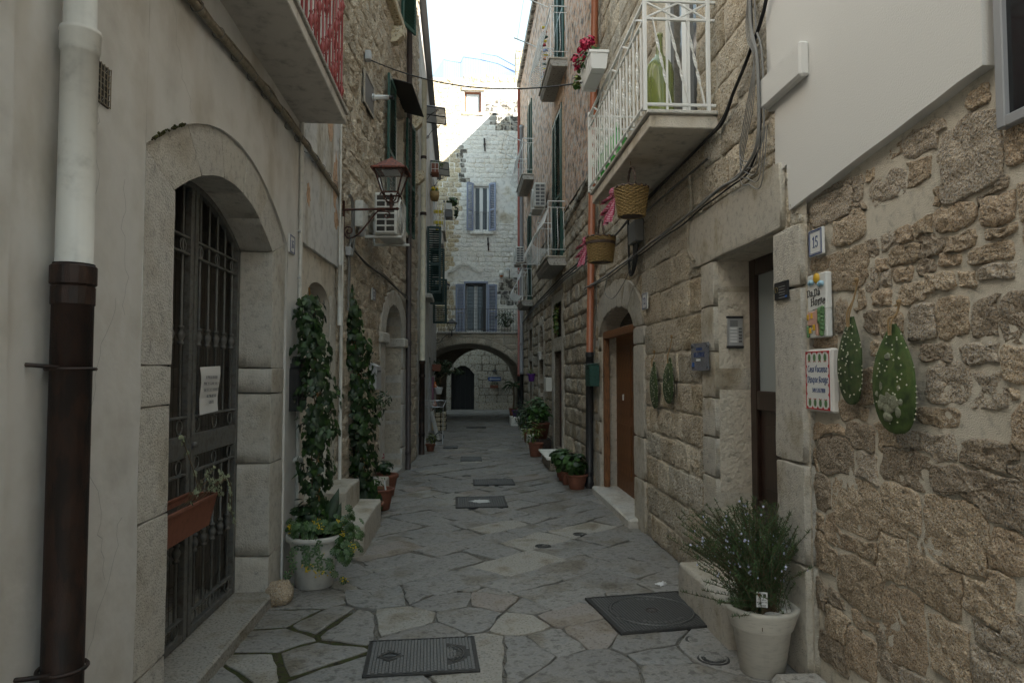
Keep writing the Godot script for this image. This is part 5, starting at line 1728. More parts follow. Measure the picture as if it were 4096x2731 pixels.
func lantern(parent: Node3D, c: Vector3, k: float, frame_m: Material, roof_m: Material) -> void:
	# four-sided lantern: c is the middle of its base, k its size
	var b := 0.095 * k
	var w := 0.175 * k
	var h := 0.27 * k
	var st := S()
	for sx in [-1.0, 1.0]:
		for sz in [-1.0, 1.0]:
			bar(st, c + Vector3(sx * b, 0, sz * b), c + Vector3(sx * w, h, sz * w), 0.016 * k)
	for q in [[b, 0.0], [w, h]]:
		for e in [-1.0, 1.0]:
			bar(st, c + Vector3(-q[0], q[1], e * q[0]), c + Vector3(q[0], q[1], e * q[0]), 0.02 * k)
			bar(st, c + Vector3(e * q[0], q[1], -q[0]), c + Vector3(e * q[0], q[1], q[0]), 0.02 * k)
	obj("lantern_frame", st, frame_m, parent)
	st = S()
	for e in 4:
		var a := Basis(Vector3.UP, e * PI / 2)
		face(st, [c + a * Vector3(-b, 0, b), c + a * Vector3(b, 0, b), c + a * Vector3(w, h, w), c + a * Vector3(-w, h, w)], c + Vector3(0, h * 0.5, 0))
	obj("lantern_glass", st, M.lamp_glass, parent)
	st = S()
	var o := w * 1.16
	for e in 4:
		var a := Basis(Vector3.UP, e * PI / 2)
		face(st, [c + a * Vector3(-o, h + 0.01, o), c + a * Vector3(o, h + 0.01, o), c + a * Vector3(0.02 * k, h + 0.16 * k, 0.02 * k), c + a * Vector3(-0.02 * k, h + 0.16 * k, 0.02 * k)], c + Vector3(0, h, 0))
		bar(st, c + a * Vector3(-o, h + 0.005, o), c + a * Vector3(o, h + 0.005, o), 0.02 * k)
	face(st, [c + Vector3(-o, h + 0.008, -o), c + Vector3(o, h + 0.008, -o), c + Vector3(o, h + 0.008, o), c + Vector3(-o, h + 0.008, o)], c + Vector3(0, h + 1, 0))
	ball(st, c + Vector3(0, h + 0.17 * k, 0), 0.02 * k)
	obj("lantern_roof", st, roof_m, parent)
	st = S()
	box(st, c + Vector3(0, h - 0.012 * k, 0), Vector3(w * 1.1, 0.02 * k, w * 1.1), 0.002)
	obj("reflector", st, M.grey_plastic, parent)

func scroll(c: Vector3, r: float, turns: float, a0: float, dir: float) -> Array:
	var out := []
	for i in 25:
		var t := i / 24.0
		var a := a0 + dir * turns * TAU * t
		var rr := r * (1.0 - 0.8 * t)
		out.append(c + Vector3(0, sin(a) * rr, cos(a) * rr))
	return out

func build_left_things() -> void:
	# iron gate in the portal
	var g := thing("iron_gate", "grey wrought iron double gate with rings and collared bars in the stone portal", "gate", on(FL1, 0, 0.09, -0.25))
	var top := func(s: float) -> float: return 2.49 + 0.27 * arch_rise("seg", clampf((s - 5.325) / 0.875, -1, 1))
	for k in 2:
		var a := 4.46 if k == 0 else 5.335
		var b := 5.315 if k == 0 else 6.19
		var st := S()
		bx(st, Vector3(a, 0, -0.02), Vector3(a + 0.05, top.call(a + 0.03), 0.02), 0.003)
		bx(st, Vector3(b - 0.05, 0, -0.02), Vector3(b, top.call(b - 0.03), 0.02), 0.003)
		bx(st, Vector3(a + 0.05, 0.0, -0.018), Vector3(b - 0.05, 0.045, 0.018), 0.003)
		for y in [0.13, 0.985, 1.33, 2.32, 2.42]:
			bx(st, Vector3(a + 0.05, y, -0.012), Vector3(b - 0.05, y + 0.014, 0.016), 0.002)
		obj("leaf_frame", st, M.gate_iron, g)
		st = S()
		bx(st, Vector3(a + 0.05, 1.09, -0.015), Vector3(b - 0.05, 1.225, 0.015), 0.004)
		obj("lock_panel", st, M.gate_iron, g)
		for i in 5:
			var s := a + 0.05 + (b - a - 0.1) * (i + 0.5) / 5.0
			st = S(true)
			var prof := [Vector2(0.0085, 0.145)]
			for y in [0.54, 1.83]:
				for q in [[-0.06, 0.0085], [-0.055, 0.02], [-0.04, 0.02], [-0.035, 0.011], [-0.012, 0.024], [0.0, 0.026], [0.012, 0.024], [0.035, 0.011], [0.04, 0.02], [0.055, 0.02], [0.06, 0.0085]]:
					if y == 0.54:
						prof.append(Vector2(q[1], y + q[0]))
			prof.append(Vector2(0.0085, 0.985))
			lathe(st, prof, 8, Vector3(s, 0, 0))
			obj("bar", st, M.gate_iron, g)
			st = S(true)
			prof = [Vector2(0.0085, 1.344)]
			for q in [[-0.06, 0.0085], [-0.055, 0.02], [-0.04, 0.02], [-0.035, 0.011], [-0.012, 0.024], [0.0, 0.026], [0.012, 0.024], [0.035, 0.011], [0.04, 0.02], [0.055, 0.02], [0.06, 0.0085]]:
				prof.append(Vector2(q[1], 1.83 + q[0]))
			prof.append(Vector2(0.0085, top.call(s)))
			lathe(st, prof, 8, Vector3(s, 0, 0))
			obj("bar", st, M.gate_iron, g)
			if i % 2 == 0:
				for y in [0.087, 1.037, 1.278, 2.372]:
					st = S(true)
					var pts := []
					for q in ring_pts(Vector3.ZERO, 0.041, 18):
						pts.append(Vector3(s + q.x + (0.0 if i != 2 else 0.0), y + q.z, 0))
					tube(st, pts, 0.006, 5, false)
					obj("ring", st, M.gate_iron, g)
		st = S()
		var y := 0.08
		while y < 2.6:
			bar(st, Vector3(a + 0.02, y, -0.03), Vector3(b - 0.02, y, -0.03), 0.0025)
			y += 0.13
		var s := a + 0.06
		while s < b:
			bar(st, Vector3(s, 0.02, -0.032), Vector3(s, top.call(s), -0.032), 0.0025)
			s += 0.06
		obj("wire_mesh", st, M.iron_dark, g)
	var st := S()
	for i in 16:
		var s0 := lerpf(4.46, 6.19, i / 16.0)
		var s1 := lerpf(4.46, 6.19, (i + 1) / 16.0)
		bar(st, Vector3(s0, top.call(s0), 0), Vector3(s1, top.call(s1), 0), 0.04)
	obj("arch_bar", st, M.gate_iron, g)
	st = S()
	ball(st, Vector3(5.36, 1.16, 0.03), 0.022)
	obj("knob", st, M.gate_iron, g)
	# notice tied to the bars
	var n := thing("paper_notice", "white paper notice in a plastic sleeve tied to the iron gate", "notice", on(FL1, 5.56, 1.58, -0.215))
	st = S()
	var pp := []
	for i in 7:
		var t := i / 6.0
		pp.append([Vector3(-0.155 + 0.02 * sin(t * 3.0), 0.15 - 0.3 * t, 0.006 * sin(t * 7.0)), Vector3(0.155, 0.16 - 0.3 * t, 0.01 + 0.008 * sin(t * 5.0 + 1.0))])
	for i in 6:
		quad(st, pp[i + 1][0], pp[i + 1][1], pp[i][1], pp[i][0])
		quad(st, pp[i][0] - Vector3(0, 0, 0.002), pp[i][1] - Vector3(0, 0, 0.002), pp[i + 1][1] - Vector3(0, 0, 0.002), pp[i + 1][0] - Vector3(0, 0, 0.002))
	obj("sheet", st, M.paper, n)
	var lines := ["SI PREGA DI NON", "PARCHEGGIARE BICI E", "MOTOCICLI DAVANTI", "ALL'INGRESSO", "GRAZIE"]
	for i in 5:
		text(n, lines[i], 0.026, Vector3(0.0, 0.085 - 0.04 * i, 0.018), M.print_grey)

	# big downpipe by the camera, brackets and vent
	drainpipe(FL1, "thick downpipe, white above and rusty brown iron below, beside the stone portal", [[3.42, -0.05, 2.07, 0.064, M.iron_brown], [3.42, 2.0, 2.86, 0.058, M.white_pvc], [3.415, 2.86, 9.0, 0.052, M.white_pvc]], 0.1, [[2.03, 0.071], [1.96, 0.067]], M.iron_brown, [1.71, 0.71])
	var bell := S(true)
	lathe(bell, [Vector2(0.055, 2.80), Vector2(0.063, 2.815), Vector2(0.063, 2.87), Vector2(0.066, 2.875), Vector2(0.064, 2.89), Vector2(0.052, 2.895)], 18, Vector3(0, 0, 0.1))
	obj("socket", bell, M.white_pvc, get_node("drainpipe"))
	var v := thing("vent_grille", "small dark square vent grille behind the thick downpipe", "vent", on(FL1, 3.72, 2.825, 0.02))
	st = S()
	box(st, Vector3.ZERO, Vector3(0.1, 0.16, 0.01), 0.002)
	obj("backing", st, M.interior, v)
	st = S()
	for i in 7:
		bar(st, Vector3(-0.05, -0.075 + i * 0.025, 0.007), Vector3(0.05, -0.075 + i * 0.025, 0.007), 0.004)
	for i in 5:
		bar(st, Vector3(-0.05 + i * 0.025, -0.08, 0.009), Vector3(-0.05 + i * 0.025, 0.08, 0.009), 0.004)
	obj("grid", st, M.cable_tan, v)
	number_tile(FL1, 6.64, 2.74, 0.17, 0.15, "16", "white number tile reading 16 on the plaster beside the stone portal", 0.03)
	# black cast mailbox
	var mb := thing("mailbox", "ornate black cast iron mailbox with a rounded top on the plaster beside the ivy", "mailbox", on(FL1, 6.8, 1.38, 0.02))
	st = S()
	var e := PackedVector2Array([Vector2(-0.13, 0), Vector2(0.13, 0), Vector2(0.13, 0.34), Vector2(0.105, 0.36), Vector2(0.105, 0.39)])
	for i in 9:
		var a := PI * i / 8
		e.append(Vector2(cos(a) * 0.07, 0.39 + sin(a) * 0.06))
	e.append_array(PackedVector2Array([Vector2(-0.105, 0.39), Vector2(-0.105, 0.36), Vector2(-0.13, 0.34)]))
	prism(st, e, 0, 0.075)
	obj("body", st, M.black_paint, mb)
	st = S()
	for y in [0.03, 0.1, 0.17, 0.26, 0.31, 0.36]:
		box(st, Vector3(0, y, 0.08), Vector3(0.2, 0.014, 0.014), 0.003)
	for x in [-0.1, 0.1]:
		box(st, Vector3(x, 0.17, 0.08), Vector3(0.016, 0.3, 0.014), 0.003)
	ball(st, Vector3(0, 0.41, 0.075), 0.025)
	obj("relief", st, M.black_paint, mb)
	st = S()
	box(st, Vector3(0.0, 0.215, 0.083), Vector3(0.035, 0.03, 0.006), 0.001)
	obj("name_card", st, M.paper, mb)

	# bundle of cables with a tan conduit, below the red balcony and down to the street lamp
	var cb := thing("cable_bundle", "bundle of dusty cables strapped to a tan conduit along the plastered wall", "cable", FL1)
	st = S(true)
	var pts := [Vector3(-6, 3.5, 0.06), Vector3(2.0, 3.5, 0.06), Vector3(4.48, 3.58, 0.06), Vector3(5.86, 3.66, 0.06), Vector3(7.0, 3.67, 0.065), Vector3(7.9, 3.66, 0.06), Vector3(8.6, 3.62, 0.07)]
	tube(st, curve(pts, 8), 0.022, 8)
	obj("conduit", st, M.cable_tan, cb)
	for k in 3:
		st = S(true)
		var q := []
		for p in curve(pts, 14):
			var i := q.size()
			q.append(p + Vector3(0, 0.026 + 0.006 * sin(i * 1.3 + k * 2.0), 0.012 * (k - 1) + 0.006 * sin(i * 0.9 + k)))
		tube(st, q, 0.007, 5)
		obj("cable", st, M.cable_grey if k == 1 else M.cable_tan, cb)
	st = S(true)
	for i in 16:
		tube(st, ring_pts(Vector3(3.6 + i * 0.31, 3.55 + 0.012 * i * (1.0 if i < 9 else 0.8), 0.06), 0.034, 10, 0, TAU, Basis(Vector3.FORWARD, PI / 2)), 0.003, 4, false)
	obj("cable_tie", st, M.cable_grey, cb)
	# pipes at the joint of the houses
	var gp := thing("gas_pipe", "thin white pipe climbing the wall beside the ivy and the black mailbox", "pipe", on(FL2, 0.03, 0, 0.05))
	st = S(true)
	tube(st, [Vector3(0, 0.25, 0), Vector3(0, 1.0, 0), Vector3(0, 2.0, 0), Vector3(0, 3.3, 0), Vector3(0, 5.5, 0)], 0.018, 8)
	obj("pipe", st, M.white_pvc, gp)
	st = S(true)
	tube(st, curve([Vector3(-0.06, 0.95, -0.03), Vector3(-0.055, 0.98, 0.03), Vector3(0.0, 0.94, 0.03), Vector3(0, 0.85, 0.01)], 5), 0.02, 8)
	ball(st, Vector3(0, 0.6, 0), 0.026)
	obj("valve", st, M.white_pvc, gp)
	st = S()
	for y in [0.4, 1.4, 2.5, 2.9, 3.9]:
		box(st, Vector3(0, y, -0.01), Vector3(0.05, 0.015, 0.04), 0.002)
	obj("clip", st, M.grey_plastic, gp)
	var cd := thing("conduit", "pair of white conduits beside the peeling plaster under the street lamp", "pipe", on(FL2, 1.58, 0, 0.06))
	st = S(true)
	tube(st, [Vector3(0, 2.6, 0), Vector3(0, 3.0, 0), Vector3(0, 4.0, 0), Vector3(0, 7.5, 0)], 0.012, 7)
	tube(st, [Vector3(0.07, 0.4, 0.01), Vector3(0.07, 2.0, 0.01), Vector3(0.07, 3.0, 0.01), Vector3(0.07, 3.4, 0.01)], 0.02, 7)
	tube(st, [Vector3(-0.03, 2.2, 0.01), Vector3(-0.03, 2.85, 0.01)], 0.022, 7)
	obj("pipe", st, M.white_pvc, cd)

	# street lamp
	var la := thing("street_lamp", "rusty wall lantern on a scrolled iron arm in front of the air conditioner", "street lamp", on(FL3, 0.2, 3.5, 0.0))
	st = S(true)
	tube(st, [Vector3(0, 0.02, 0), Vector3(0, 0.025, 0.3), Vector3(0, 0.03, 0.62)], 0.014, 8)
	ball(st, Vector3(0, 0.03, 0.62), 0.02)
	var arc := [Vector3(0, 0.0, 0.5), Vector3(0, 0.0, 0.4), Vector3(0, -0.12, 0.3), Vector3(0, -0.26, 0.18), Vector3(0, -0.3, 0.07), Vector3(0, -0.22, 0.02)]
	tube(st, curve(arc, 6), 0.010, 6)
	tube(st, scroll(Vector3(0, -0.22, 0.075), 0.055, 1.2, PI, -1.0), 0.009, 6)
	tube(st, scroll(Vector3(0, -0.045, 0.5), 0.045, 1.1, PI / 2, -1.0), 0.009, 6)
	tube(st, [Vector3(0, -0.42, 0.015), Vector3(0, 0.12, 0.015)], 0.016, 6)
	obj("arm", st, M.lamp_rust, la)
	st = S(true)
	tube(st, [Vector3(0, 0.03, 0.55), Vector3(0, 0.1, 0.55), Vector3(0, 0.2, 0.55)], [0.016, 0.024, 0.014], 8)
	for k in 4:
		var b := Basis(Vector3.UP, k * PI / 2 + PI / 4)
		var q := []
		for p in curve([Vector3(0, 0.1, 0.0), Vector3(0, 0.12, 0.08), Vector3(0, 0.17, 0.10), Vector3(0, 0.19, 0.13), Vector3(0, 0.16, 0.15)], 5):
			q.append(b * p + Vector3(0, 0, 0.55))
		tube(st, q, 0.008, 5)
	obj("lantern_support", st, M.lamp_rust, la)
	lantern(la, Vector3(0, 0.2, 0.55), 0.93, M.lamp_rust, M.lamp_roof)
	ac_unit(FL3, 1.22, 3.45, 0.74, 0.54, 0.29, 0.15, "white air conditioner unit on brackets behind the rusty lantern")
	# cables and boxes round the lamp
	var jb := thing("junction_box", "grey junction box with hanging cables under the rusty lantern", "junction box", on(FL3, 0.34, 3.02, 0.02))
	st = S()
	bx(st, Vector3(-0.06, 0, 0), Vector3(0.07, 0.1, 0.06), 0.006)
	obj("case", st, M.grey_plastic, jb)
	st = S(true)
	for k in 3:
		tube(st, curve([Vector3(-0.03 + 0.03 * k, 0.0, 0.03), Vector3(-0.02 + 0.03 * k, -0.25, 0.03), Vector3(0.0 + 0.01 * k, -0.5 - 0.06 * k, 0.02)], 5), 0.009, 5)
	tube(st, curve([Vector3(0.03, 0.1, 0.03), Vector3(0.04, 0.4, 0.05), Vector3(-0.02, 0.62, 0.06), Vector3(-0.12, 0.66, 0.05)], 6), 0.012, 6)
	tube(st, curve([Vector3(0.0, 0.1, 0.03), Vector3(0.1, 0.3, 0.05), Vector3(0.06, 0.6, 0.06), Vector3(-0.1, 0.68, 0.06)], 6), 0.012, 6)
	tube(st, curve([Vector3(0.2, 0.2, 0.02), Vector3(0.16, 0.1, 0.04), Vector3(0.1, 0.06, 0.05), Vector3(0.12, 0.3, 0.06), Vector3(0.04, 0.64, 0.05)], 6), 0.011, 6)
	obj("cable", st, M.cable_grey, jb)
	var sb := thing("switch_box", "grey electrical cabinet beside the air conditioner bracket", "cabinet", on(FL3, 0.75, 3.45, 0.01))
	st = S()
	bx(st, Vector3(0, 0, 0), Vector3(0.28, 0.32, 0.1), 0.008)
	obj("case", st, M.ac_white, sb)
	st = S(true)
	lathe(st, [Vector2(0.001, -0.1), Vector2(0.04, -0.1), Vector2(0.045, 0.0)], 12, Vector3(0.1, 0, 0.06))
	obj("meter_cap", st, M.grey_plastic, sb)
	var cs := thing("cable_run", "dark cables sagging along the rough stone wall to the brown drainpipe", "cable", FL3)
	for k in 3:
		st = S(true)
		tube(st, curve([Vector3(0.4, 3.2 - 0.03 * k, 0.05), Vector3(1.2, 3.06, 0.055 + 0.01 * k), Vector3(2.4, 3.1 - 0.02 * k, 0.06), Vector3(3.6, 3.02, 0.06), Vector3(4.5, 2.96 + 0.02 * k, 0.07), Vector3(4.95, 2.9, 0.08)], 8), 0.010, 6)
		obj("cable", st, [M.cable_grey, M.cable_tan, M.cable_black][k], cs)
	number_tile(FL3, 1.72, 2.74, 0.2, 0.16, "12", "pale number tile reading 12 on the rough stone wall", 0.045)
	var gm := thing("mailbox", "plain grey metal mailbox on the rough stone wall beside the brown door", "mailbox", on(FL3, 1.55, 1.47, 0.03))
	st = S()
	bx(st, Vector3(0, 0, 0), Vector3(0.32, 0.3, 0.1), 0.006)
	var lid := PackedVector2Array([Vector2(0, 0), Vector2(0.1, 0), Vector2(0, 0.05)])
	X = Transform3D(Basis(Vector3(0, 0, 1), Vector3.UP, Vector3(-1, 0, 0)), Vector3(0.32, 0.3, 0))
	prism(st, lid, 0, 0.32)
	obj("body", st, M.grey_plastic, gm)
	st = S()
	box(st, Vector3(0.16, 0.24, 0.102), Vector3(0.22, 0.02, 0.006), 0.001)
	obj("slot", st, M.dark_grey_plastic, gm)
	drainpipe(FL3, "dark brown drainpipe running the full height of the rough stone house", [[4.62, -0.02, 9.5, 0.047, M.pipe_dark_brown, 4.45]], 0.075, [[2.2, 0.053, 4.58], [1.15, 0.053], [5.3, 0.053, 4.53], [7.3, 0.053, 4.5], [0.28, 0.053]], M.pipe_dark_brown)
	drainpipe(FL4, "cream downpipe with a brown iron foot on the grey plastered house", [[0.55, -0.02, 1.92, 0.058, M.iron_brown], [0.55, 1.9, 7.9, 0.055, M.cream_pvc, 0.7]], 0.075, [[1.9, 0.066], [1.62, 0.064], [0.42, 0.064], [5.0, 0.068, 0.63], [6.2, 0.062, 0.66]], M.iron_brown)
	# camera tube, plaque and junction of the overhead cable, high on the stone wall
	var sc := thing("security_camera", "white tube camera sticking out beside the green shutter", "camera", on(FL3, 1.58, 5.37, 0.02))
	st = S(true)
	tube(st, [Vector3(0, 0, 0), Vector3(0, 0, 0.05)], 0.045, 14)
	tube(st, [Vector3(0, 0, 0.05), Vector3(0, -0.005, 0.24)], 0.032, 14)
	obj("body", st, M.white_paint, sc)
	st = S(true)
	tube(st, [Vector3(0, -0.005, 0.24), Vector3(0, -0.006, 0.3)], 0.026, 12)
	obj("lens_hood", st, M.black_paint, sc)
	var pq := thing("wall_panel", "grey framed flat panel set in the rough stone wall under the overhead cable", "panel", on(FL3, 1.36, 5.32, 0.02))
	st = S()
	bx(st, Vector3(-0.3, -0.22, 0), Vector3(0.3, 0.22, 0.02), 0.003)
	obj("panel", st, M.dark_grey_plastic, pq)
	st = S()
	for q in [[-0.3, -0.27], [0.27, 0.3]]:
		bx(st, Vector3(q[0], -0.22, 0.0), Vector3(q[1], 0.22, 0.03), 0.003)
	for q in [[-0.22, -0.19], [0.19, 0.22]]:
		bx(st, Vector3(-0.27, q[0], 0.0), Vector3(0.27, q[1], 0.029), 0.003)
	obj("frame", st, M.ashlar_smooth[1], pq)
	var oc := thing("overhead_cable", "dark twisted cable spanning the alley from wall to wall", "cable")
	var A := FL3 * Vector3(1.24, 5.72, 0.08)
	var B := FR2 * Vector3(2.95, 4.62, 0.62)
	var span := []
	for i in 41:
		var t := i / 40.0
		span.append(A.lerp(B, t) + Vector3.DOWN * 0.42 * 4.0 * t * (1.0 - t) * 0.5)
	st = S(true)
	tube(st, span, 0.008, 6)
	for i in range(2, 40, 3):
		ball(st, span[i], 0.012, 6)
	obj("cable", st, M.cable_black, oc)
	st = S()
	box(st, A + Vector3(-0.03, 0.05, 0), Vector3(0.08, 0.12, 0.1), 0.008)
	obj("terminal_box", st, M.grey_plastic, oc)
	# canopies over windows of the grey house
	for q in [[1.45, 7.62, 1.05, "flat grey sheet canopy on iron scrolls beside the cream downpipe"], [4.8, 7.42, 1.3, "smaller bluish sheet canopy further along the grey house"]]:
		var c := thing("window_canopy", q[3], "canopy", on(FL4, q[0], q[1], 0.0), "canopies on the grey house")
		st = S()
		box(st, Vector3(q[2] * 0.5, 0.0, 0.25), Vector3(q[2], 0.012, 0.5), 0.002, Basis(Vector3.RIGHT, 0.12))
		obj("sheet", st, M.canopy_sheet, c)
		st = S()
		for x in [0.02, q[2] * 0.5, q[2] - 0.02]:
			bar(st, Vector3(x, 0.015, 0.0), Vector3(x, -0.045, 0.5), 0.02)
		bar(st, Vector3(0, -0.045, 0.49), Vector3(q[2], -0.045, 0.49), 0.02)
		bar(st, Vector3(0, 0.015, 0.01), Vector3(q[2], 0.015, 0.01), 0.02)
		for x in [0.03, q[2] - 0.03]:
			X = Transform3D(Basis(), Vector3(x, 0, 0))
			tube(st, curve([Vector3(0, -0.38, 0.01), Vector3(0, -0.34, 0.06), Vector3(0, -0.2, 0.16), Vector3(0, -0.06, 0.34)], 5), 0.008, 5)
			tube(st, scroll(Vector3(0, -0.34, 0.05), 0.05, 1.1, PI, 1.0), 0.007, 5)
			tube(st, scroll(Vector3(0, -0.1, 0.3), 0.05, 1.1, 0.0, 1.0), 0.007, 5)
			X = Transform3D()
		obj("iron_frame", st, M.black_paint, c)
	# far lamp on a long scrolled bracket
	la = thing("street_lamp", "small black lantern on a scrolled bracket in front of the far balcony", "street lamp", on(FL4, 8.9, 2.65, 0.0))
	st = S(true)
	tube(st, curve([Vector3(0, 0.0, 0.02), Vector3(0, 0.04, 0.15), Vector3(0, 0.18, 0.25), Vector3(0, 0.3, 0.42), Vector3(0, 0.27, 0.52)], 6), 0.011, 6)
	tube(st, scroll(Vector3(0, 0.09, 0.06), 0.05, 1.2, 0.0, 1.0), 0.009, 5)
	tube(st, scroll(Vector3(0, 0.22, 0.45), 0.05, 1.2, PI / 2, 1.0), 0.009, 5)
	tube(st, [Vector3(0, 0.22, 0.52), Vector3(0, 0.42, 0.52)], 0.018, 6)
	obj("bracket", st, M.black_paint, la)
	lantern(la, Vector3(0, 0.42, 0.52), 0.85, M.black_paint, M.black_paint)

# ---------------------------------------------------------------- things on the right

func basket(f: Transform3D, s: float, y: float, o: float, r0: float, r1: float, h: float, tilt: float, band: bool, label: String, rope_to: float) -> void:
	var t := thing("wicker_basket", label, "basket", on(f, s, y, o), "baskets hanging from the white balcony")
	var B := Basis(Vector3.BACK, tilt)
	var rad := func(v: float) -> float: return lerpf(r0, r1, v)
	var st := S(true)
	var n := 28
	var rows := 17
	for k in rows:
		if band and (k == 12 or k == 13):
			continue
		var pts := []
		for i in n * 2 + 1:
			var a := PI * i / n
			var wv := 0.008 * (1.0 if (i + k * 2) % 4 < 2 else -1.0)
			var v := (k + 0.5) / rows
			pts.append(B * Vector3(cos(a) * (rad.call(v) + wv), h * v, sin(a) * (rad.call(v) + wv)))
		tube(st, pts, h / rows * 0.5, 5, false)
	obj("weave", st, M.wicker_light, t)
	st = S(true)
	for i in n:
		var a := TAU * (i + 0.25) / n
		tube(st, [B * Vector3(cos(a) * r0, 0, sin(a) * r0), B * Vector3(cos(a) * r1, h, sin(a) * r1)], 0.0045, 4)
	obj("stakes", st, M.wicker_light, t)
	st = S(true)
	var rim := []
	for i in 49:
		var a := TAU * i / 48
		rim.append(B * Vector3(cos(a) * (r1 + 0.004 * sin(i * 2.1)), h + 0.006 * cos(i * 2.1), sin(a) * (r1 + 0.004 * sin(i * 2.1))))
	tube(st, rim, 0.011, 6, false)
	if band:
		for k in 2:
			var q := []
			for i in 49:
				var a := TAU * i / 48
				q.append(B * Vector3(cos(a) * (r1 * 0.97 + 0.004), h * (0.74 + 0.05 * k), sin(a) * (r1 * 0.97 + 0.004)))
			tube(st, q, 0.009, 5, false)
	obj("rim", st, M.wicker_dark, t)
	st = S(true)
	for k in 2:
		var q := []
		for i in 25:
			var a := PI * i / 24
			q.append(B * Vector3(cos(a) * r1 + 0.006 * sin(i * 1.2 + k * PI), h + sin(a) * r1 * 1.3, 0.006 * cos(i * 1.2 + k * PI)))
		tube(st, q, 0.007, 5)
	obj("handle", st, M.wicker_dark, t)
	st = S(true)
	lathe(st, [Vector2(0.001, 0.004), Vector2(r0 * 0.96, 0.004), Vector2(r0 + 0.008, 0.012)], 24)
	var bo := obj("bottom", st, M.wicker_dark, t)
	bo.basis = B
	st = S(true)
	var hang := B * Vector3(0, h + r1 * 1.3, 0)
	tube(st, [hang, hang.lerp(Vector3(hang.x, rope_to, 0.02), 0.5), Vector3(hang.x, rope_to, 0.02)], 0.0035, 5)
	obj("rope", st, M.rope, t)
	# checked cloth tied to the rim
	st = S(true)
	var kp := B * Vector3(-r1 * 0.8, h - 0.01, r1 * 0.75)
	for tail in [[Vector3(-0.07, -0.2, 0.06), 0.11], [Vector3(-0.16, -0.14, 0.08), 0.11], [Vector3(0.02, -0.27, 0.09), 0.075], [Vector3(-0.11, -0.05, 0.09), 0.1]]:
		var rows2 := []
		for i in 9:
			var u := i / 8.0
			var row := []
			for k in 9:
				var x := (k - 4) / 4.0
				var w: float = tail[1] * (0.25 + 0.75 * sin(minf(u * 1.7, PI / 2)))
				row.append(kp + tail[0] * u + Vector3(x * w, -0.012 * absf(x) * u, 0.022 * sin(k * 1.9 + u * 2.0) * (0.3 + u)))
			rows2.append(row)
		for i in 8:
			for k in 8:
				quad(st, rows2[i + 1][k], rows2[i + 1][k + 1], rows2[i][k + 1], rows2[i][k])
	ball(st, kp + Vector3(0, 0, 0.02), 0.05, 8)
	obj("checked_cloth", st, M.gingham, t)

func pad_width(w: float, v: float) -> float:
	var u := pow(v, 0.78)
	return w * 2.0 * sqrt(maxf(0.0, u * (1.0 - u))) * (1.0 - 0.3 * smoothstep(0.6, 1.0, v))

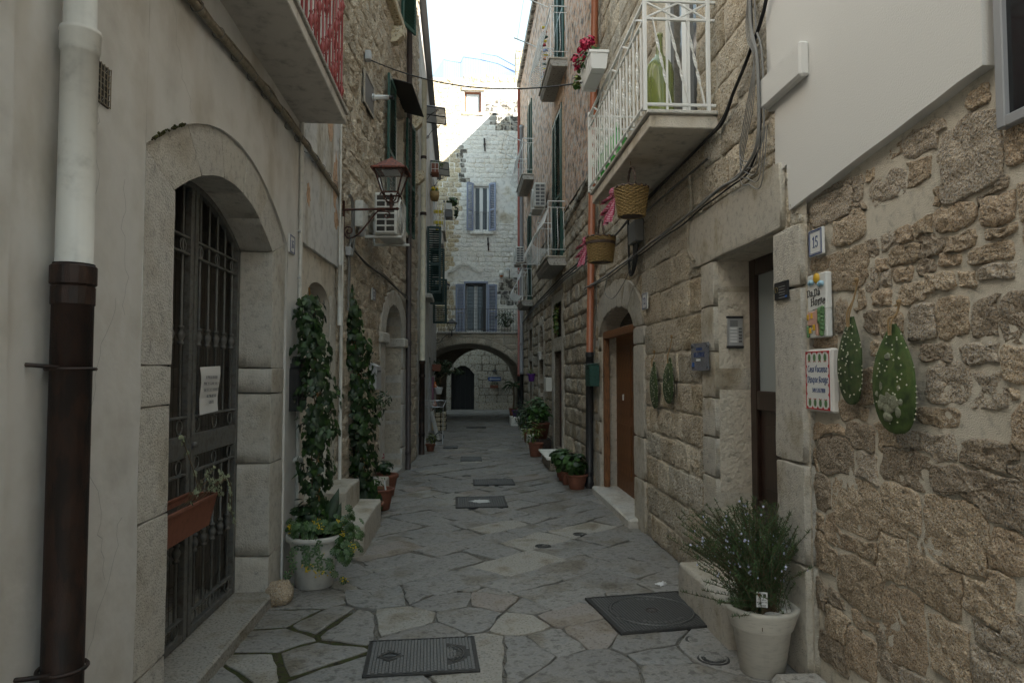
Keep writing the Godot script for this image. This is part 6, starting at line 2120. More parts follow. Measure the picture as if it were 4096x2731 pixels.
# a flattish cactus pad: an outline (w half width at heights 0..1) swelling in the middle
func cactus_pad(f: Transform3D, s: float, y0: float, y1: float, w: float, lean: float, o: float, m: Material, nail: Vector2, label: String, scar: bool) -> void:
	var t := thing("cactus_pad", label, "cactus pad", on(f, s, y0, o), "prickly pear pads hung on the wall")
	var h := y1 - y0
	var st := S(true)
	var rows := []
	for i in 15:
		var v := 0.5 - 0.5 * cos(PI * i / 14.0)
		var hw := maxf(pad_width(w, v), 0.006 if v < 0.5 else 0.02)
		var row := []
		for k in 16:
			var a := TAU * k / 16
			var th := 0.006 + 0.014 * sin(PI * clampf(v, 0.05, 0.95))
			row.append(Vector3(lean * (v - 0.5) + cos(a) * hw + 0.004 * nz.get_noise_2d(v * 9.0, s * 7.0), v * h, sin(a) * th + 0.012 * sin(v * 3.0)))
		rows.append(row)
	for i in 14:
		for k in 16:
			var l := (k + 1) % 16
			quad(st, rows[i][k], rows[i + 1][k], rows[i + 1][l], rows[i][l])
	face(st, rows[0], Vector3(0, h * 0.5, 0))
	face(st, rows[14], Vector3(0, h * 0.5, 0))
	obj("pad", st, m, t)
	st = S()
	for i in 64:
		var v := 0.08 + 0.86 * fposmod(i * 0.618, 1.0)
		var hw := pad_width(w, v)
		var x := 0.94 * nz.get_noise_2d(i * 7.3, s * 5.0) * 2.2
		x = clampf(x, -0.96, 0.96)
		if i % 4 == 0:
			x = signf(x)
		var p := Vector3(lean * (v - 0.5) + x * hw, v * h, (0.006 + 0.014 * sin(PI * v)) * sqrt(maxf(0.0, 1.0 - x * x)) + 0.012 * sin(v * 3.0))
		ball(st, p, 0.005, 4)
	obj("spines", st, M.cactus_areole, t).set_meta("kind", "stuff")
	if scar:
		for q in [[-0.05, 0.43, 0.035, 0.045], [0.0, 0.38, 0.045, 0.05], [-0.04, 0.33, 0.05, 0.035], [-0.07, 0.27, 0.03, 0.03], [0.02, 0.29, 0.04, 0.035], [-0.02, 0.23, 0.045, 0.03], [0.04, 0.21, 0.02, 0.025], [-0.03, 0.15, 0.028, 0.022], [0.06, 0.42, 0.014, 0.02], [-0.01, 0.7, 0.024, 0.02], [-0.045, 0.62, 0.012, 0.018], [0.07, 0.3, 0.014, 0.018], [0.08, 0.5, 0.01, 0.012], [-0.1, 0.36, 0.012, 0.016]]:
			var e := PackedVector2Array()
			for i in 16:
				var a := TAU * i / 16
				var r: float = 1.0 + 0.35 * nz.get_noise_3d(cos(a) * 2.0, sin(a) * 2.0, q[0] * 99.0)
				e.append(Vector2(q[0] + cos(a) * q[2] * r, q[1] * h + sin(a) * q[3] * r))
			inst("scar", stone_mesh(e, 0.012, 0.026, 0.004, 0.008, 0.05, 0.004, 0.006, M.cactus_scar), t)
	st = S(true)
	var top := Vector3(lean * 0.5, h - 0.05, 0.025)
	var nl := Vector3(nail.x - s, nail.y - y0, 0.0)
	tube(st, curve([top, top + Vector3(0.0, 0.07, 0.0), top.lerp(nl, 0.6), nl], 4), 0.005, 5)
	tube(st, curve([top + Vector3(0.012, 0, 0.0), top + Vector3(0.02, 0.06, 0.0), top.lerp(nl, 0.7) + Vector3(0.004, 0, 0), nl], 4), 0.004, 5)
	for k in 5:
		tube(st, [nl, nl + Vector3(-0.025 + 0.008 * k, -0.012 - 0.006 * (k % 2), 0.014)], 0.0025, 4)
	ball(st, nl + Vector3(0, 0.004, 0.006), 0.012, 6)
	obj("rope", st, M.rope, t)

func build_right_things() -> void:
	var st: SurfaceTool
	# copper coloured downpipe with a black foot
	drainpipe(FR2, "copper coloured downpipe with a black iron foot beside the arched wooden door", [[-0.36, 0.0, 1.99, 0.056, M.pipe_black, -0.28], [-0.28, 1.97, 9.5, 0.052, M.copper_paint, 0.55]], 0.11, [[1.95, 0.062, -0.28], [1.82, 0.06, -0.29], [0.22, 0.062, -0.35], [0.06, 0.07, -0.36], [4.3, 0.058, -0.03]], M.pipe_black)
	drainpipe(FR3, "thin red downpipe at the far end beside the archway", [[0.45, 0.0, 1.62, 0.05, M.pipe_black], [0.45, 1.6, 11.2, 0.045, M.red_pipe]], 0.1, [[1.6, 0.055], [1.3, 0.055], [5.0, 0.052], [8.3, 0.052]], M.red_pipe)
	drainpipe(FR3, "thick grey downpipe beside the thin red one at the far end", [[1.5, 0.0, 1.66, 0.06, M.pipe_black], [1.5, 1.64, 9.6, 0.058, M.grey_pipe]], 0.1, [[1.66, 0.066], [2.6, 0.066], [5.6, 0.07], [9.55, 0.07]], M.grey_pipe)
	var mb := thing("mailbox", "dark green metal mailbox between the copper downpipe and the arched wooden door", "mailbox", on(FR2, -0.2, 1.5, 0.05))
	st = S()
	bx(st, Vector3(0, 0, 0), Vector3(0.34, 0.3, 0.14), 0.005)
	box(st, Vector3(0.17, 0.31, 0.075), Vector3(0.36, 0.012, 0.17), 0.003, Basis(Vector3.RIGHT, 0.12))
	obj("body", st, M.green_paint, mb)
	st = S()
	box(st, Vector3(0.17, 0.25, 0.142), Vector3(0.24, 0.025, 0.006), 0.001)
	obj("slot", st, M.dark_green_paint, mb)
	number_tile(FR2, 2.62, 2.435, 0.2, 0.17, "13", "pale number tile reading 13 beside the arched wooden door", 0.05)
	cactus_pad(FR2, 2.96, 1.34, 1.80, 0.135, -0.02, 0.05, M.cactus, Vector2(2.97, 1.90), "narrow dark cactus pad hanging next to the arched wooden door", false)
	cactus_pad(FR2, 3.45, 1.41, 1.83, 0.16, 0.06, 0.05, M.cactus, Vector2(3.55, 2.02), "paler smooth cactus pad hanging near the acrylic name plate", false)
	cactus_pad(FR1, 1.265, 1.54, 1.97, 0.108, 0.02, 0.05, M.cactus, Vector2(1.33, 2.14), "dull green cactus pad roped to the rubble wall beside the painted signs", false)
	cactus_pad(FR1, 1.62, 1.43, 1.91, 0.155, 0.0, 0.06, M.cactus_bright, Vector2(1.665, 2.0), "large bright cactus pad with white scars, the one furthest along the rubble wall", true)
	# acrylic name plate on stand-offs
	var pl := thing("name_plate", "grey transparent acrylic name plate on four steel stand-offs", "sign", on(FR2, 4.305, 1.82, 0.06))
	st = S()
	box(st, Vector3.ZERO, Vector3(0.4, 0.22, 0.006), 0.001)
	obj("plate", st, M.plexiglass, pl)
	for q in [[-0.17, 0.085], [0.17, 0.085], [-0.17, -0.085], [0.17, -0.085]]:
		st = S(true)
		tube(st, [Vector3(q[0], q[1], -0.05), Vector3(q[0], q[1], 0.012)], 0.011, 10)
		obj("stand_off", st, M.chrome, pl)
	text(pl, "BELLEVILLE", 0.05, Vector3(-0.01, 0.015, 0.004), M.print_blue)
	text(pl, "RESIDENZA", 0.028, Vector3(-0.01, 0.06, 0.004), M.print_blue)
	st = S()
	box(st, Vector3(-0.03, -0.025, 0.004), Vector3(0.1, 0.018, 0.002), 0.0)
	obj("paper_strip", st, M.paper, pl)
	st = S()
	box(st, Vector3(-0.15, -0.06, 0.004), Vector3(0.04, 0.035, 0.002), 0.0)
	obj("sticker", st, M.sign_blue, pl)
	# intercom on the reveal of the glazed door, facing along the wall
	var ic := thing("intercom", "grey door intercom panel with name buttons beside the glazed brown door", "intercom", FR2 * Transform3D(Basis(Vector3.UP, PI / 2), Vector3(4.57, 2.0, -0.12)))
	st = S()
	box(st, Vector3.ZERO, Vector3(0.12, 0.225, 0.028), 0.006)
	obj("case", st, M.steel, ic)
	st = S()
	for y in [0.112, -0.112]:
		box(st, Vector3(0, y, 0.002), Vector3(0.124, 0.018, 0.034), 0.003)
	obj("end_cap", st, M.black_paint, ic)
	st = S()
	for i in 6:
		box(st, Vector3(-0.012, 0.085 - i * 0.008, 0.0145), Vector3(0.06, 0.003, 0.002), 0.0)
	obj("speaker_slots", st, M.black_paint, ic)
	for i in 5:
		st = S()
		box(st, Vector3(-0.015, 0.025 - i * 0.024, 0.0145), Vector3(0.055, 0.013, 0.003), 0.001)
		obj("name_strip", st, M.paper, ic)
		st = S()
		box(st, Vector3(0.036, 0.025 - i * 0.024, 0.016), Vector3(0.024, 0.015, 0.006), 0.002)
		obj("button", st, M.dark_grey_plastic, ic)
	# small black plate on the jamb
	var bp := thing("black_plate", "small black plate with gold and white lettering on the door jamb", "sign", on(FR2, 5.695, 2.18, 0.045))
	st = S()
	box(st, Vector3.ZERO, Vector3(0.17, 0.105, 0.012), 0.002)
	obj("plate", st, M.black_paint, bp)
	st = S()
	for i in 5:
		box(st, Vector3(0.015, 0.022 - i * 0.016, 0.0065), Vector3(0.08 - 0.012 * (i % 2), 0.003, 0.001), 0.0)
	obj("fine_print", st, M.print_grey, bp)
	st = S(true)
	var em := []
	for q in ring_pts(Vector3.ZERO, 0.016, 16):
		em.append(Vector3(-0.055 + q.x, 0.008 + q.z, 0.007))
	tube(st, em, 0.0012, 4, false)
	obj("emblem", st, M.brass, bp)
	st = S()
	box(st, Vector3(0.065, -0.04, 0.0065), Vector3(0.025, 0.012, 0.001), 0.0)
	obj("blue_mark", st, M.sign_blue, bp)

	# signs on the rubble wall
	number_tile(FR1, 0.92, 2.405, 0.15, 0.145, "15", "white number tile reading 15 with a blue border on the rubble wall", 0.035)
	var dd := thing("ceramic_sign", "white ceramic sign with a sun, clouds, houses and cacti above the red bordered tile", "sign", on(FR1, 0.935, 2.05, 0.04))
	st = S()
	box(st, Vector3(0, 0.08, -0.008), Vector3(0.2, 0.2, 0.034), 0.006)
	box(st, Vector3(0, -0.09, -0.009), Vector3(0.196, 0.15, 0.034), 0.006)
	obj("tile", st, M.tile_white, dd)
	text(dd, "Da.Dà", 0.05, Vector3(-0.03, 0.075, 0.011), M.print_black, "lettering", 0.25, true)
	text(dd, "Home", 0.055, Vector3(0.015, 0.025, 0.011), M.print_black, "lettering", 0.25, true)
	st = S()
	box(st, Vector3(0.02, -0.012, 0.011), Vector3(0.12, 0.004, 0.002), 0.0)
	obj("fine_print", st, M.print_black, dd)
	st = S(true)
	X = Transform3D(Basis(Vector3.RIGHT, PI / 2), Vector3(0.01, 0.155, 0.01))
	lathe(st, [Vector2(0.028, 0), Vector2(0.028, 0.008), Vector2(0.018, 0.014), Vector2(0.001, 0.016)], 16)
	obj("sun_relief", st, M.clay_yellow, dd)
	for c in [[-0.05, 0.135], [0.05, 0.12]]:
		st = S(true)
		for k in 3:
			ball(st, Vector3(c[0] + (k - 1) * 0.015, c[1] + 0.005 * (k % 2), 0.012), 0.014, 8)
		obj("cloud_relief", st, M.clay_blue, dd)
	st = S()
	box(st, Vector3(-0.04, -0.06, 0.012), Vector3(0.09, 0.075, 0.012), 0.003)
	box(st, Vector3(0.012, -0.085, 0.014), Vector3(0.02, 0.14, 0.014), 0.003)
	obj("house_relief", st, M.clay_pink, dd)
	st = S()
	for q in [[-0.08, -0.05], [-0.04, -0.045], [-0.02, -0.11], [-0.06, -0.125]]:
		box(st, Vector3(q[0], q[1], 0.018), Vector3(0.018, 0.03, 0.008), 0.002)
	obj("window_relief", st, M.clay_yellow, dd)
	st = S(true)
	for q in [[0.045, -0.05, 0.016, 0.04], [0.07, -0.08, 0.014, 0.05], [0.072, -0.025, 0.012, 0.02], [0.06, -0.12, 0.014, 0.035], [-0.085, -0.13, 0.01, 0.03]]:
		st = S(true)
		for k in 5:
			ball(st, Vector3(q[0], q[1] + q[3] * (k - 2) / 2.5, 0.016), q[2], 6)
		obj("cactus_relief", st, M.print_green, dd)
	var ds := thing("painted_tile", "red bordered painted tile reading Casa Vacanze Dinque Rouge with a phone number", "sign", on(FR1, 0.925, 1.655, 0.034))
	st = S()
	box(st, Vector3(0, 0, -0.015), Vector3(0.275, 0.34, 0.04), 0.01)
	obj("mortar_bed", st, M.plaster_smooth, ds)
	st = S()
	box(st, Vector3(0, 0, 0.008), Vector3(0.25, 0.315, 0.012), 0.002)
	obj("tile", st, M.tile_white, ds)
	st = S()
	for q in [[Vector3(0, 0.154, 0), Vector3(0.25, 0.006, 0.002)], [Vector3(0, -0.154, 0), Vector3(0.25, 0.006, 0.002)], [Vector3(0.122, 0, 0), Vector3(0.006, 0.302, 0.002)], [Vector3(-0.122, 0, 0), Vector3(0.006, 0.302, 0.002)]]:
		box(st, q[0] + Vector3(0, 0, 0.0146), q[1], 0.0)
	for i in 5:
		for e in [-1.0, 1.0]:
			var x := -0.11 + i * 0.055
			face(st, [Vector3(x - 0.012, e * 0.151, 0.0152), Vector3(x + 0.012, e * 0.151, 0.0152), Vector3(x, e * 0.138, 0.0152)], Vector3(0, 0, -1))
	for i in 4:
		for e in [-1.0, 1.0]:
			var y := -0.075 + i * 0.05
			face(st, [Vector3(e * 0.119, y - 0.014, 0.0152), Vector3(e * 0.119, y + 0.014, 0.0152), Vector3(e * 0.108, y, 0.0152)], Vector3(0, 0, -1))
	obj("red_border", st, M.print_red, ds)
	for i in 4:
		for e in [-1.0, 1.0]:
			st = S()
			var pts := []
			for k in 12:
				var a := TAU * k / 12
				pts.append(Vector3(-0.084 + i * 0.056 + cos(a) * 0.015, e * 0.122 + sin(a) * 0.021, 0.0154))
			face(st, pts, Vector3(0, 0, -1))
			obj("cactus_print", st, M.print_green, ds)
	st = S()
	for i in 4:
		for e in [-1.0, 1.0]:
			for k in [-1.0, 1.0]:
				ball(st, Vector3(-0.084 + i * 0.056 + k * 0.009, e * 0.122 - 0.021 * e, 0.0154), 0.004, 4)
	obj("red_fruit_print", st, M.print_red, ds)
	text(ds, "Casa Vacanze", 0.044, Vector3(0, 0.055, 0.0145), M.print_blue, "lettering", 0.35, true, Basis().scaled(Vector3(0.74, 1, 1)))
	text(ds, "Dinque Rouge", 0.044, Vector3(0, -0.002, 0.0145), M.print_blue, "lettering", 0.35, true, Basis().scaled(Vector3(0.74, 1, 1)))
	text(ds, "349 5367808", 0.03, Vector3(0.01, -0.055, 0.0145), M.print_blue, "lettering", 0.0, false, Basis().scaled(Vector3(0.8, 1, 1)))

	# the white balcony's things
	var bt := thing("demijohn", "tall olive glass demijohn standing on the white balcony", "bottle", on(FR2, 4.3, 3.67, 0.36))
	st = S(true)
	lathe(st, [Vector2(0.001, 0.01), Vector2(0.10, 0.0), Vector2(0.112, 0.03), Vector2(0.112, 0.42), Vector2(0.10, 0.48), Vector2(0.07, 0.53), Vector2(0.036, 0.56), Vector2(0.028, 0.6), Vector2(0.025, 0.72), Vector2(0.03, 0.725), Vector2(0.03, 0.745), Vector2(0.022, 0.75)], 28)
	obj("glass", st, M.bottle_glass, bt)
	var fp := thing("flower_box", "white plastic flower box of red geraniums hooked outside the white balcony", "flower box", on(FR2, 3.05, 4.57, 0.66) * Transform3D(Basis().scaled(Vector3(0.85, 0.85, 0.85)), Vector3.ZERO))
	st = S()
	var B := 0.12
	for k in 2:
		var ins := 0.0 if k == 0 else 0.006
		for e in 4:
			var c := [Vector3(-0.32 + ins, 0, -0.08 + ins), Vector3(0.32 - ins, 0, -0.08 + ins), Vector3(0.32 - ins, 0, 0.08 - ins), Vector3(-0.32 + ins, 0, 0.08 - ins)]
			var a: Vector3 = c[e]
			var b: Vector3 = c[(e + 1) % 4]
			var up := Vector3(1.1, 1, 1.3)
			face(st, [a, b, Vector3(b.x * 1.08, 0.19, b.z * 1.28), Vector3(a.x * 1.08, 0.19, a.z * 1.28)], Vector3(0, 0.1, 0) if k == 0 else (a + b) * 2.0)
	face(st, [Vector3(-0.32, 0, -0.08), Vector3(0.32, 0, -0.08), Vector3(0.32, 0, 0.08), Vector3(-0.32, 0, 0.08)], Vector3(0, 1, 0))
	for i in 9:
		for e in [-1.0, 1.0]:
			bar(st, Vector3(-0.3 + i * 0.075, 0.02, e * 0.086), Vector3(-0.31 + i * 0.077, 0.17, e * 0.102), 0.006)
	bar(st, Vector3(-0.35, 0.185, 0.105), Vector3(0.35, 0.185, 0.105), 0.014, 0.03)
	bar(st, Vector3(-0.35, 0.185, -0.105), Vector3(0.35, 0.185, -0.105), 0.014, 0.03)
	bar(st, Vector3(0.348, 0.185, -0.1), Vector3(0.348, 0.185, 0.1), 0.014, 0.03)
	bar(st, Vector3(-0.348, 0.185, -0.1), Vector3(-0.348, 0.185, 0.1), 0.014, 0.03)
	obj("box", st, M.white_paint, fp)
	st = S()
	bx(st, Vector3(-0.33, 0.14, -0.09), Vector3(0.33, 0.16, 0.09), 0.002)
	obj("soil", st, M.soil, fp)
	st = S(true)
	for x in [-0.2, 0.2]:
		tube(st, [Vector3(x, 0.2, -0.12), Vector3(x, 0.21, 0.115), Vector3(x, -0.01, 0.095), Vector3(x, -0.012, -0.1)], 0.004, 5)
	obj("hook_wire", st, M.white_paint, fp)
	st = S(true)
	var dummy := leaf_cloud(fp, "leaves", Vector3(0.0, 0.24, 0.06), Vector3(0.34, 0.1, 0.14), 70, 0.06, "round", [M.leaf_mid, M.ivy_light])
	leaf_cloud(fp, "leaves", Vector3(-0.2, 0.05, 0.16), Vector3(0.1, 0.12, 0.05), 30, 0.06, "round", [M.leaf_mid, M.leaf_yellow])
	for q in [[-0.25, 0.40, 0.08], [-0.1, 0.50, 0.1], [0.05, 0.40, 0.06], [0.2, 0.38, 0.07], [-0.18, 0.34, 0.18], [0.1, 0.32, 0.16], [-0.3, 0.30, 0.14], [0.25, 0.3, 0.12]]:
		leaf_cloud(fp, "blossom", Vector3(q[0], q[1], q[2]), Vector3(0.065, 0.05, 0.06), 44, 0.036, "round", [M.petal_red])
	basket(FR2, 3.78, 3.05, 0.47, 0.108, 0.142, 0.25, 0.0, false, "wicker basket with a checked cloth hung lowest and nearest under the white balcony", 0.62)
	basket(FR2, 2.4, 2.87, 0.47, 0.12, 0.152, 0.27, 0.0, true, "wicker basket with a dark band and checked cloth in front of the copper downpipe", 0.86)
	for q in [[2.5, 0.4, M.green_glass, "bright green glass bottle standing at the far end of the white balcony"], [3.0, 0.42, M.green_glass, "bright green glass bottle standing in the middle of the white balcony"]]:
		var gb := thing("green_bottle", q[3], "bottle", on(FR2, q[0], 3.67, q[1]))
		st = S(true)
		lathe(st, [Vector2(0.001, 0.01), Vector2(0.11, 0.0), Vector2(0.12, 0.04), Vector2(0.12, 0.3), Vector2(0.09, 0.36), Vector2(0.03, 0.4), Vector2(0.026, 0.5)], 20)
		obj("glass", st, q[2], gb)
	# cables on the ashlar wall
	var rn := thing("cable_run", "thick bundle of grey cables crossing the ashlar wall above both doors", "cable", FR2)
	for k in 4:
		st = S(true)
		var off := Vector3(0.022 * sin(k * 2.2), 0.022 * sin(k * 2.2), 0.016 * cos(k * 2.2))
		var pts := []
		for p in curve([Vector3(5.36, 5.5, 0.06), Vector3(5.38, 4.2, 0.06), Vector3(5.40, 3.9, 0.06), Vector3(5.5, 3.66, 0.07), Vector3(5.51, 3.22, 0.07), Vector3(5.42, 3.08, 0.07), Vector3(5.2, 3.01, 0.07), Vector3(4.7, 3.02, 0.06), Vector3(4.05, 2.99, 0.06), Vector3(3.2, 2.98, 0.06), Vector3(2.13, 2.97, 0.06), Vector3(0.6, 2.96, 0.06), Vector3(-0.3, 2.92, 0.16)], 7):
			pts.append(p + off + Vector3(0, 0.006 * sin(pts.size() * 0.7 + k), 0))
		tube(st, pts, 0.007 if k > 0 else 0.011, 6)
		obj("cable", st, [M.cable_grey, M.cable_grey, M.cable_black, M.cable_grey][k], rn)
	var bc := thing("cable_run", "thick black cable climbing behind the white balcony slab", "cable", FR2)
	for k in 2:
		st = S(true)
		tube(st, curve([Vector3(5.75, 4.5, 0.05), Vector3(5.56, 4.0, 0.05), Vector3(5.28, 3.78, 0.05), Vector3(5.04, 3.65, 0.05), Vector3(4.82, 3.53 - 0.02 * k, 0.05), Vector3(4.5, 3.5, 0.05), Vector3(3.85, 3.48, 0.06), Vector3(2.4, 3.45 + 0.02 * k, 0.06), Vector3(1.3, 3.4, 0.06), Vector3(-0.2, 3.38, 0.06)], 7), 0.012, 7)
		obj("cable", st, M.cable_black, bc)
	var cm := thing("conduit", "thin grey conduit below the white balcony slab", "pipe", FR2)
	st = S(true)
	tube(st, [Vector3(4.5, 3.35, 0.04), Vector3(3.84, 3.36, 0.04), Vector3(2.95, 3.37, 0.04), Vector3(2.2, 3.36, 0.04)], 0.009, 6)
	tube(st, [Vector3(2.2, 3.36, 0.04), Vector3(2.2, 3.2, 0.04)], 0.009, 6)
	obj("pipe", st, M.cable_grey, cm)
	var lw := thing("loose_wires", "tangle of thin loose wires beside the smooth plaster", "wire", FR2)
	for k in 5:
		st = S(true)
		var c := Vector3(5.3 + 0.03 * k, 3.2 - 0.05 * k, 0.06)
		tube(st, curve([Vector3(5.4 + 0.01 * k, 4.6, 0.05), Vector3(5.36 - 0.02 * k, 4.0, 0.06), Vector3(5.42, 3.7, 0.07), Vector3(5.3 + 0.03 * k, 3.4, 0.08), c + Vector3(-0.1 - 0.03 * k, 0.0, 0.02), c + Vector3(-0.05, -0.1, 0.03), c + Vector3(0.1, -0.14, 0.02), c + Vector3(0.2, 0.05 * k, 0.02)], 8), 0.0035, 4)
		obj("wire", st, M.cable_grey, lw)
	st = S(true)
	tube(st, curve([Vector3(2.3, 2.96, 0.08), Vector3(1.9, 2.75, 0.09), Vector3(1.2, 2.62, 0.08), Vector3(0.7, 2.75, 0.08), Vector3(0.9, 2.95, 0.08)], 8), 0.005, 5)
	tube(st, curve([Vector3(0.2, 2.95, 0.1), Vector3(0.1, 2.6, 0.08), Vector3(-0.1, 2.3, 0.06), Vector3(-0.2, 1.95, 0.05)], 8), 0.006, 5)
	obj("wire", st, M.cable_grey, lw)
	var fx := thing("flexible_conduit", "ribbed beige flexible conduit hanging above the cactus pads", "pipe", FR2)
	st = S(true)
	var fp2 := curve([Vector3(4.05, 3.34, 0.04), Vector3(4.08, 3.1, 0.04), Vector3(4.0, 2.85, 0.04), Vector3(4.0, 2.72, 0.04), Vector3(4.16, 2.6, 0.05)], 16)
	var fr := []
	for i in fp2.size():
		fr.append(0.017 if i % 2 == 0 else 0.014)
	tube(st, fp2, fr, 8)
	obj("pipe", st, M.cable_tan, fx)
	var jb := thing("junction_box", "grey junction box with black looped cables under the nearer wicker basket", "junction box", on(FR2, 2.15, 3.1, 0.02))
	st = S()
	bx(st, Vector3(0, 0, 0), Vector3(0.34, 0.24, 0.09), 0.012)
	obj("case", st, M.cable_grey, jb)
	st = S(true)
	for k in 3:
		tube(st, curve([Vector3(0.1 + 0.07 * k, 0.0, 0.05), Vector3(0.12 + 0.06 * k, -0.2, 0.06), Vector3(0.02 + 0.03 * k, -0.32, 0.06), Vector3(-0.1, -0.28, 0.05), Vector3(-0.14, 0.0, 0.05), Vector3(-0.16, 0.42, 0.05)], 6), 0.013, 6)
	obj("cable", st, M.cable_black, jb)
	# cables along the rusticated house
	var rr := thing("cable_run", "black and grey cables running along the rusticated stone under the white balconies", "cable", FR3)
	for k in 3:
		st = S(true)
		tube(st, curve([Vector3(13.6, 3.5 - 0.06 * k, 0.08), Vector3(12.2, 3.46 - 0.05 * k, 0.09), Vector3(10.4, 3.5 - 0.05 * k, 0.08), Vector3(8.0, 3.48 - 0.06 * k, 0.08), Vector3(5.0, 3.42 - 0.03 * k, 0.08), Vector3(1.0, 3.2, 0.08)], 8), 0.014, 6)
		obj("cable", st, [M.cable_black, M.cable_grey, M.cable_grey][k], rr)
	ac_unit(FR3, 7.1, 5.4, 0.8, 0.55, 0.26, 0.1, "white air conditioner unit above the lower white balcony nearest the copper pipe")
	ac_unit(FR3, 1.7, 5.0, 0.8, 0.5, 0.26, 0.1, "white air conditioner unit above the far lower balcony")
	# washing lines on folding arms
	for q in [[10.6, 9.0, 8.5, "thin washing lines on white arms outside the near upper balcony"], [4.6, 3.0, 8.03, "thin washing lines on white arms outside the far upper balcony"]]:
		var wl := thing("washing_line", q[3], "washing line", FR3, "washing lines on the upper balconies")
		for k in 2:
			st = S(true)
			var o := Vector3(q[k], q[2], 0.38)
			tube(st, [o, o + Vector3(0.0, 0.12, 0.3), o + Vector3(0.0, 0.2, 0.52)], 0.011, 6)
			obj("arm", st, M.white_paint, wl)
		st = S(true)
		for k in 3:
			tube(st, [Vector3(q[0], q[2] + 0.06 + 0.06 * k, 0.53 + 0.15 * k), Vector3(q[1], q[2] + 0.06 + 0.06 * k, 0.53 + 0.15 * k)], 0.003, 4)
		obj("line", st, M.cable_grey, wl)
	var pg := thing("peg_string", "string of coloured clothes pegs hanging beside the upper balcony", "clothes pegs", on(FR3, 8.6, 9.3, 0.2))
	st = S(true)
	tube(st, [Vector3.ZERO, Vector3(0, -1.5, 0.0)], 0.003, 4)
	obj("string", st, M.cable_grey, pg)
	for i in 14:
		st = S()
		box(st, Vector3(0.03 * sin(i * 2.0), -0.15 - i * 0.1, 0.02 * cos(i * 1.7)), Vector3(0.07, 0.03, 0.09), 0.003, Basis(Vector3.UP, i * 1.1))
		obj("peg", st, [M.yellow_paint, M.orange_plastic, M.green_paint, M.yellow_paint, M.print_red, M.blue_paint][i % 6], pg)
	# tan meter box and small grilles
	var tb := thing("meter_box", "tan metal meter box on the stone frame beside the red door", "meter box", on(FR3, 8.0, 1.28, 0.0))
	st = S()
	bx(st, Vector3(0, 0, 0), Vector3(0.3, 0.3, 0.16), 0.006)
	obj("case", st, M.cream_paint, tb)
	st = S()
	bx(st, Vector3(-0.004, 0.03, 0.02), Vector3(0.0, 0.27, 0.14), 0.0)
	obj("side_flap", st, M.black_paint, tb)
	var vb := thing("wall_vent", "small white ventilation unit over the arched doorway of the rusticated house", "vent", on(FR3, 6.1, 2.0, 0.04))
	st = S()
	bx(st, Vector3(0, 0, 0), Vector3(0.36, 0.2, 0.06), 0.006)
	obj("case", st, M.ac_white, vb)
	st = S()
	for i in 5:
		box(st, Vector3(0.18, 0.03 + i * 0.035, 0.061), Vector3(0.28, 0.016, 0.006), 0.0)
	obj("louvre", st, M.dark_grey_plastic, vb)

# ---------------------------------------------------------------- plants

const IVY := [[0.0, -0.35], [0.28, -0.5], [0.5, -0.1], [0.3, 0.06], [0.3, 0.28], [0.0, 0.62], [-0.3, 0.28], [-0.3, 0.06], [-0.5, -0.1], [-0.28, -0.5]]
const ROUND := [[0.0, -0.42], [0.38, -0.38], [0.5, 0.0], [0.34, 0.4], [0.0, 0.48], [-0.34, 0.4], [-0.5, 0.0], [-0.38, -0.38]]
const LANCE := [[0.0, -0.6], [0.16, -0.2], [0.17, 0.1], [0.0, 0.6], [-0.17, 0.1], [-0.16, -0.2]]
const SPATULA := [[0.0, -0.5], [0.1, -0.1], [0.22, 0.3], [0.12, 0.5], [-0.12, 0.5], [-0.22, 0.3], [-0.1, -0.1]]

func leaf(st: SurfaceTool, p: Vector3, nrm: Vector3, tip: Vector3, size: float, shape: String) -> void:
	nrm = nrm.normalized()
	var y := (tip - nrm * tip.dot(nrm))
	if y.length() < 0.01:
		y = nrm.cross(Vector3.RIGHT) + Vector3(0.01, 0, 0)
	y = y.normalized()
	var x := y.cross(nrm)
	var pts: Array = {"ivy": IVY, "round": ROUND, "lance": LANCE, "spat": SPATULA}[shape]
	var c := p + nrm * size * 0.07
	var q := []
	for a in pts:
		q.append(p + (x * a[0] + y * a[1]) * size - nrm * size * 0.10 * absf(a[0]) * 2.0 * absf(a[0]) - nrm * size * 0.08 * maxf(0.0, a[1]))
	for i in q.size():
		tri(st, c, q[i], q[(i + 1) % q.size()])

# leaves spread through an ellipsoid, denser towards its outside, facing outwards and up
func leaf_cloud(parent: Node3D, called: String, c: Vector3, r: Vector3, n: int, size: float, shape: String, mats: Array, droop := 0.3) -> Node3D:
	var sts := []
	for m in mats:
		sts.append(S(true))
	var last: Node3D = null
	for i in n:
		var d := Vector3(rng.randfn(), rng.randfn(), rng.randfn()).normalized()
		var p := c + d * r * pow(rng.randf(), 0.4)
		var nrm := (d + Vector3(0, 0.7, 0) + Vector3(rng.randfn(), rng.randfn(), rng.randfn()) * 0.35).normalized()
		var st: SurfaceTool = sts[rng.randi() % sts.size()]
		leaf(st, p, nrm, d + Vector3(rng.randfn() * 0.6, -droop, rng.randfn() * 0.6), size * rng.randf_range(0.65, 1.25), shape)
	for i in mats.size():
		last = obj(called, sts[i], mats[i], parent)
	return last

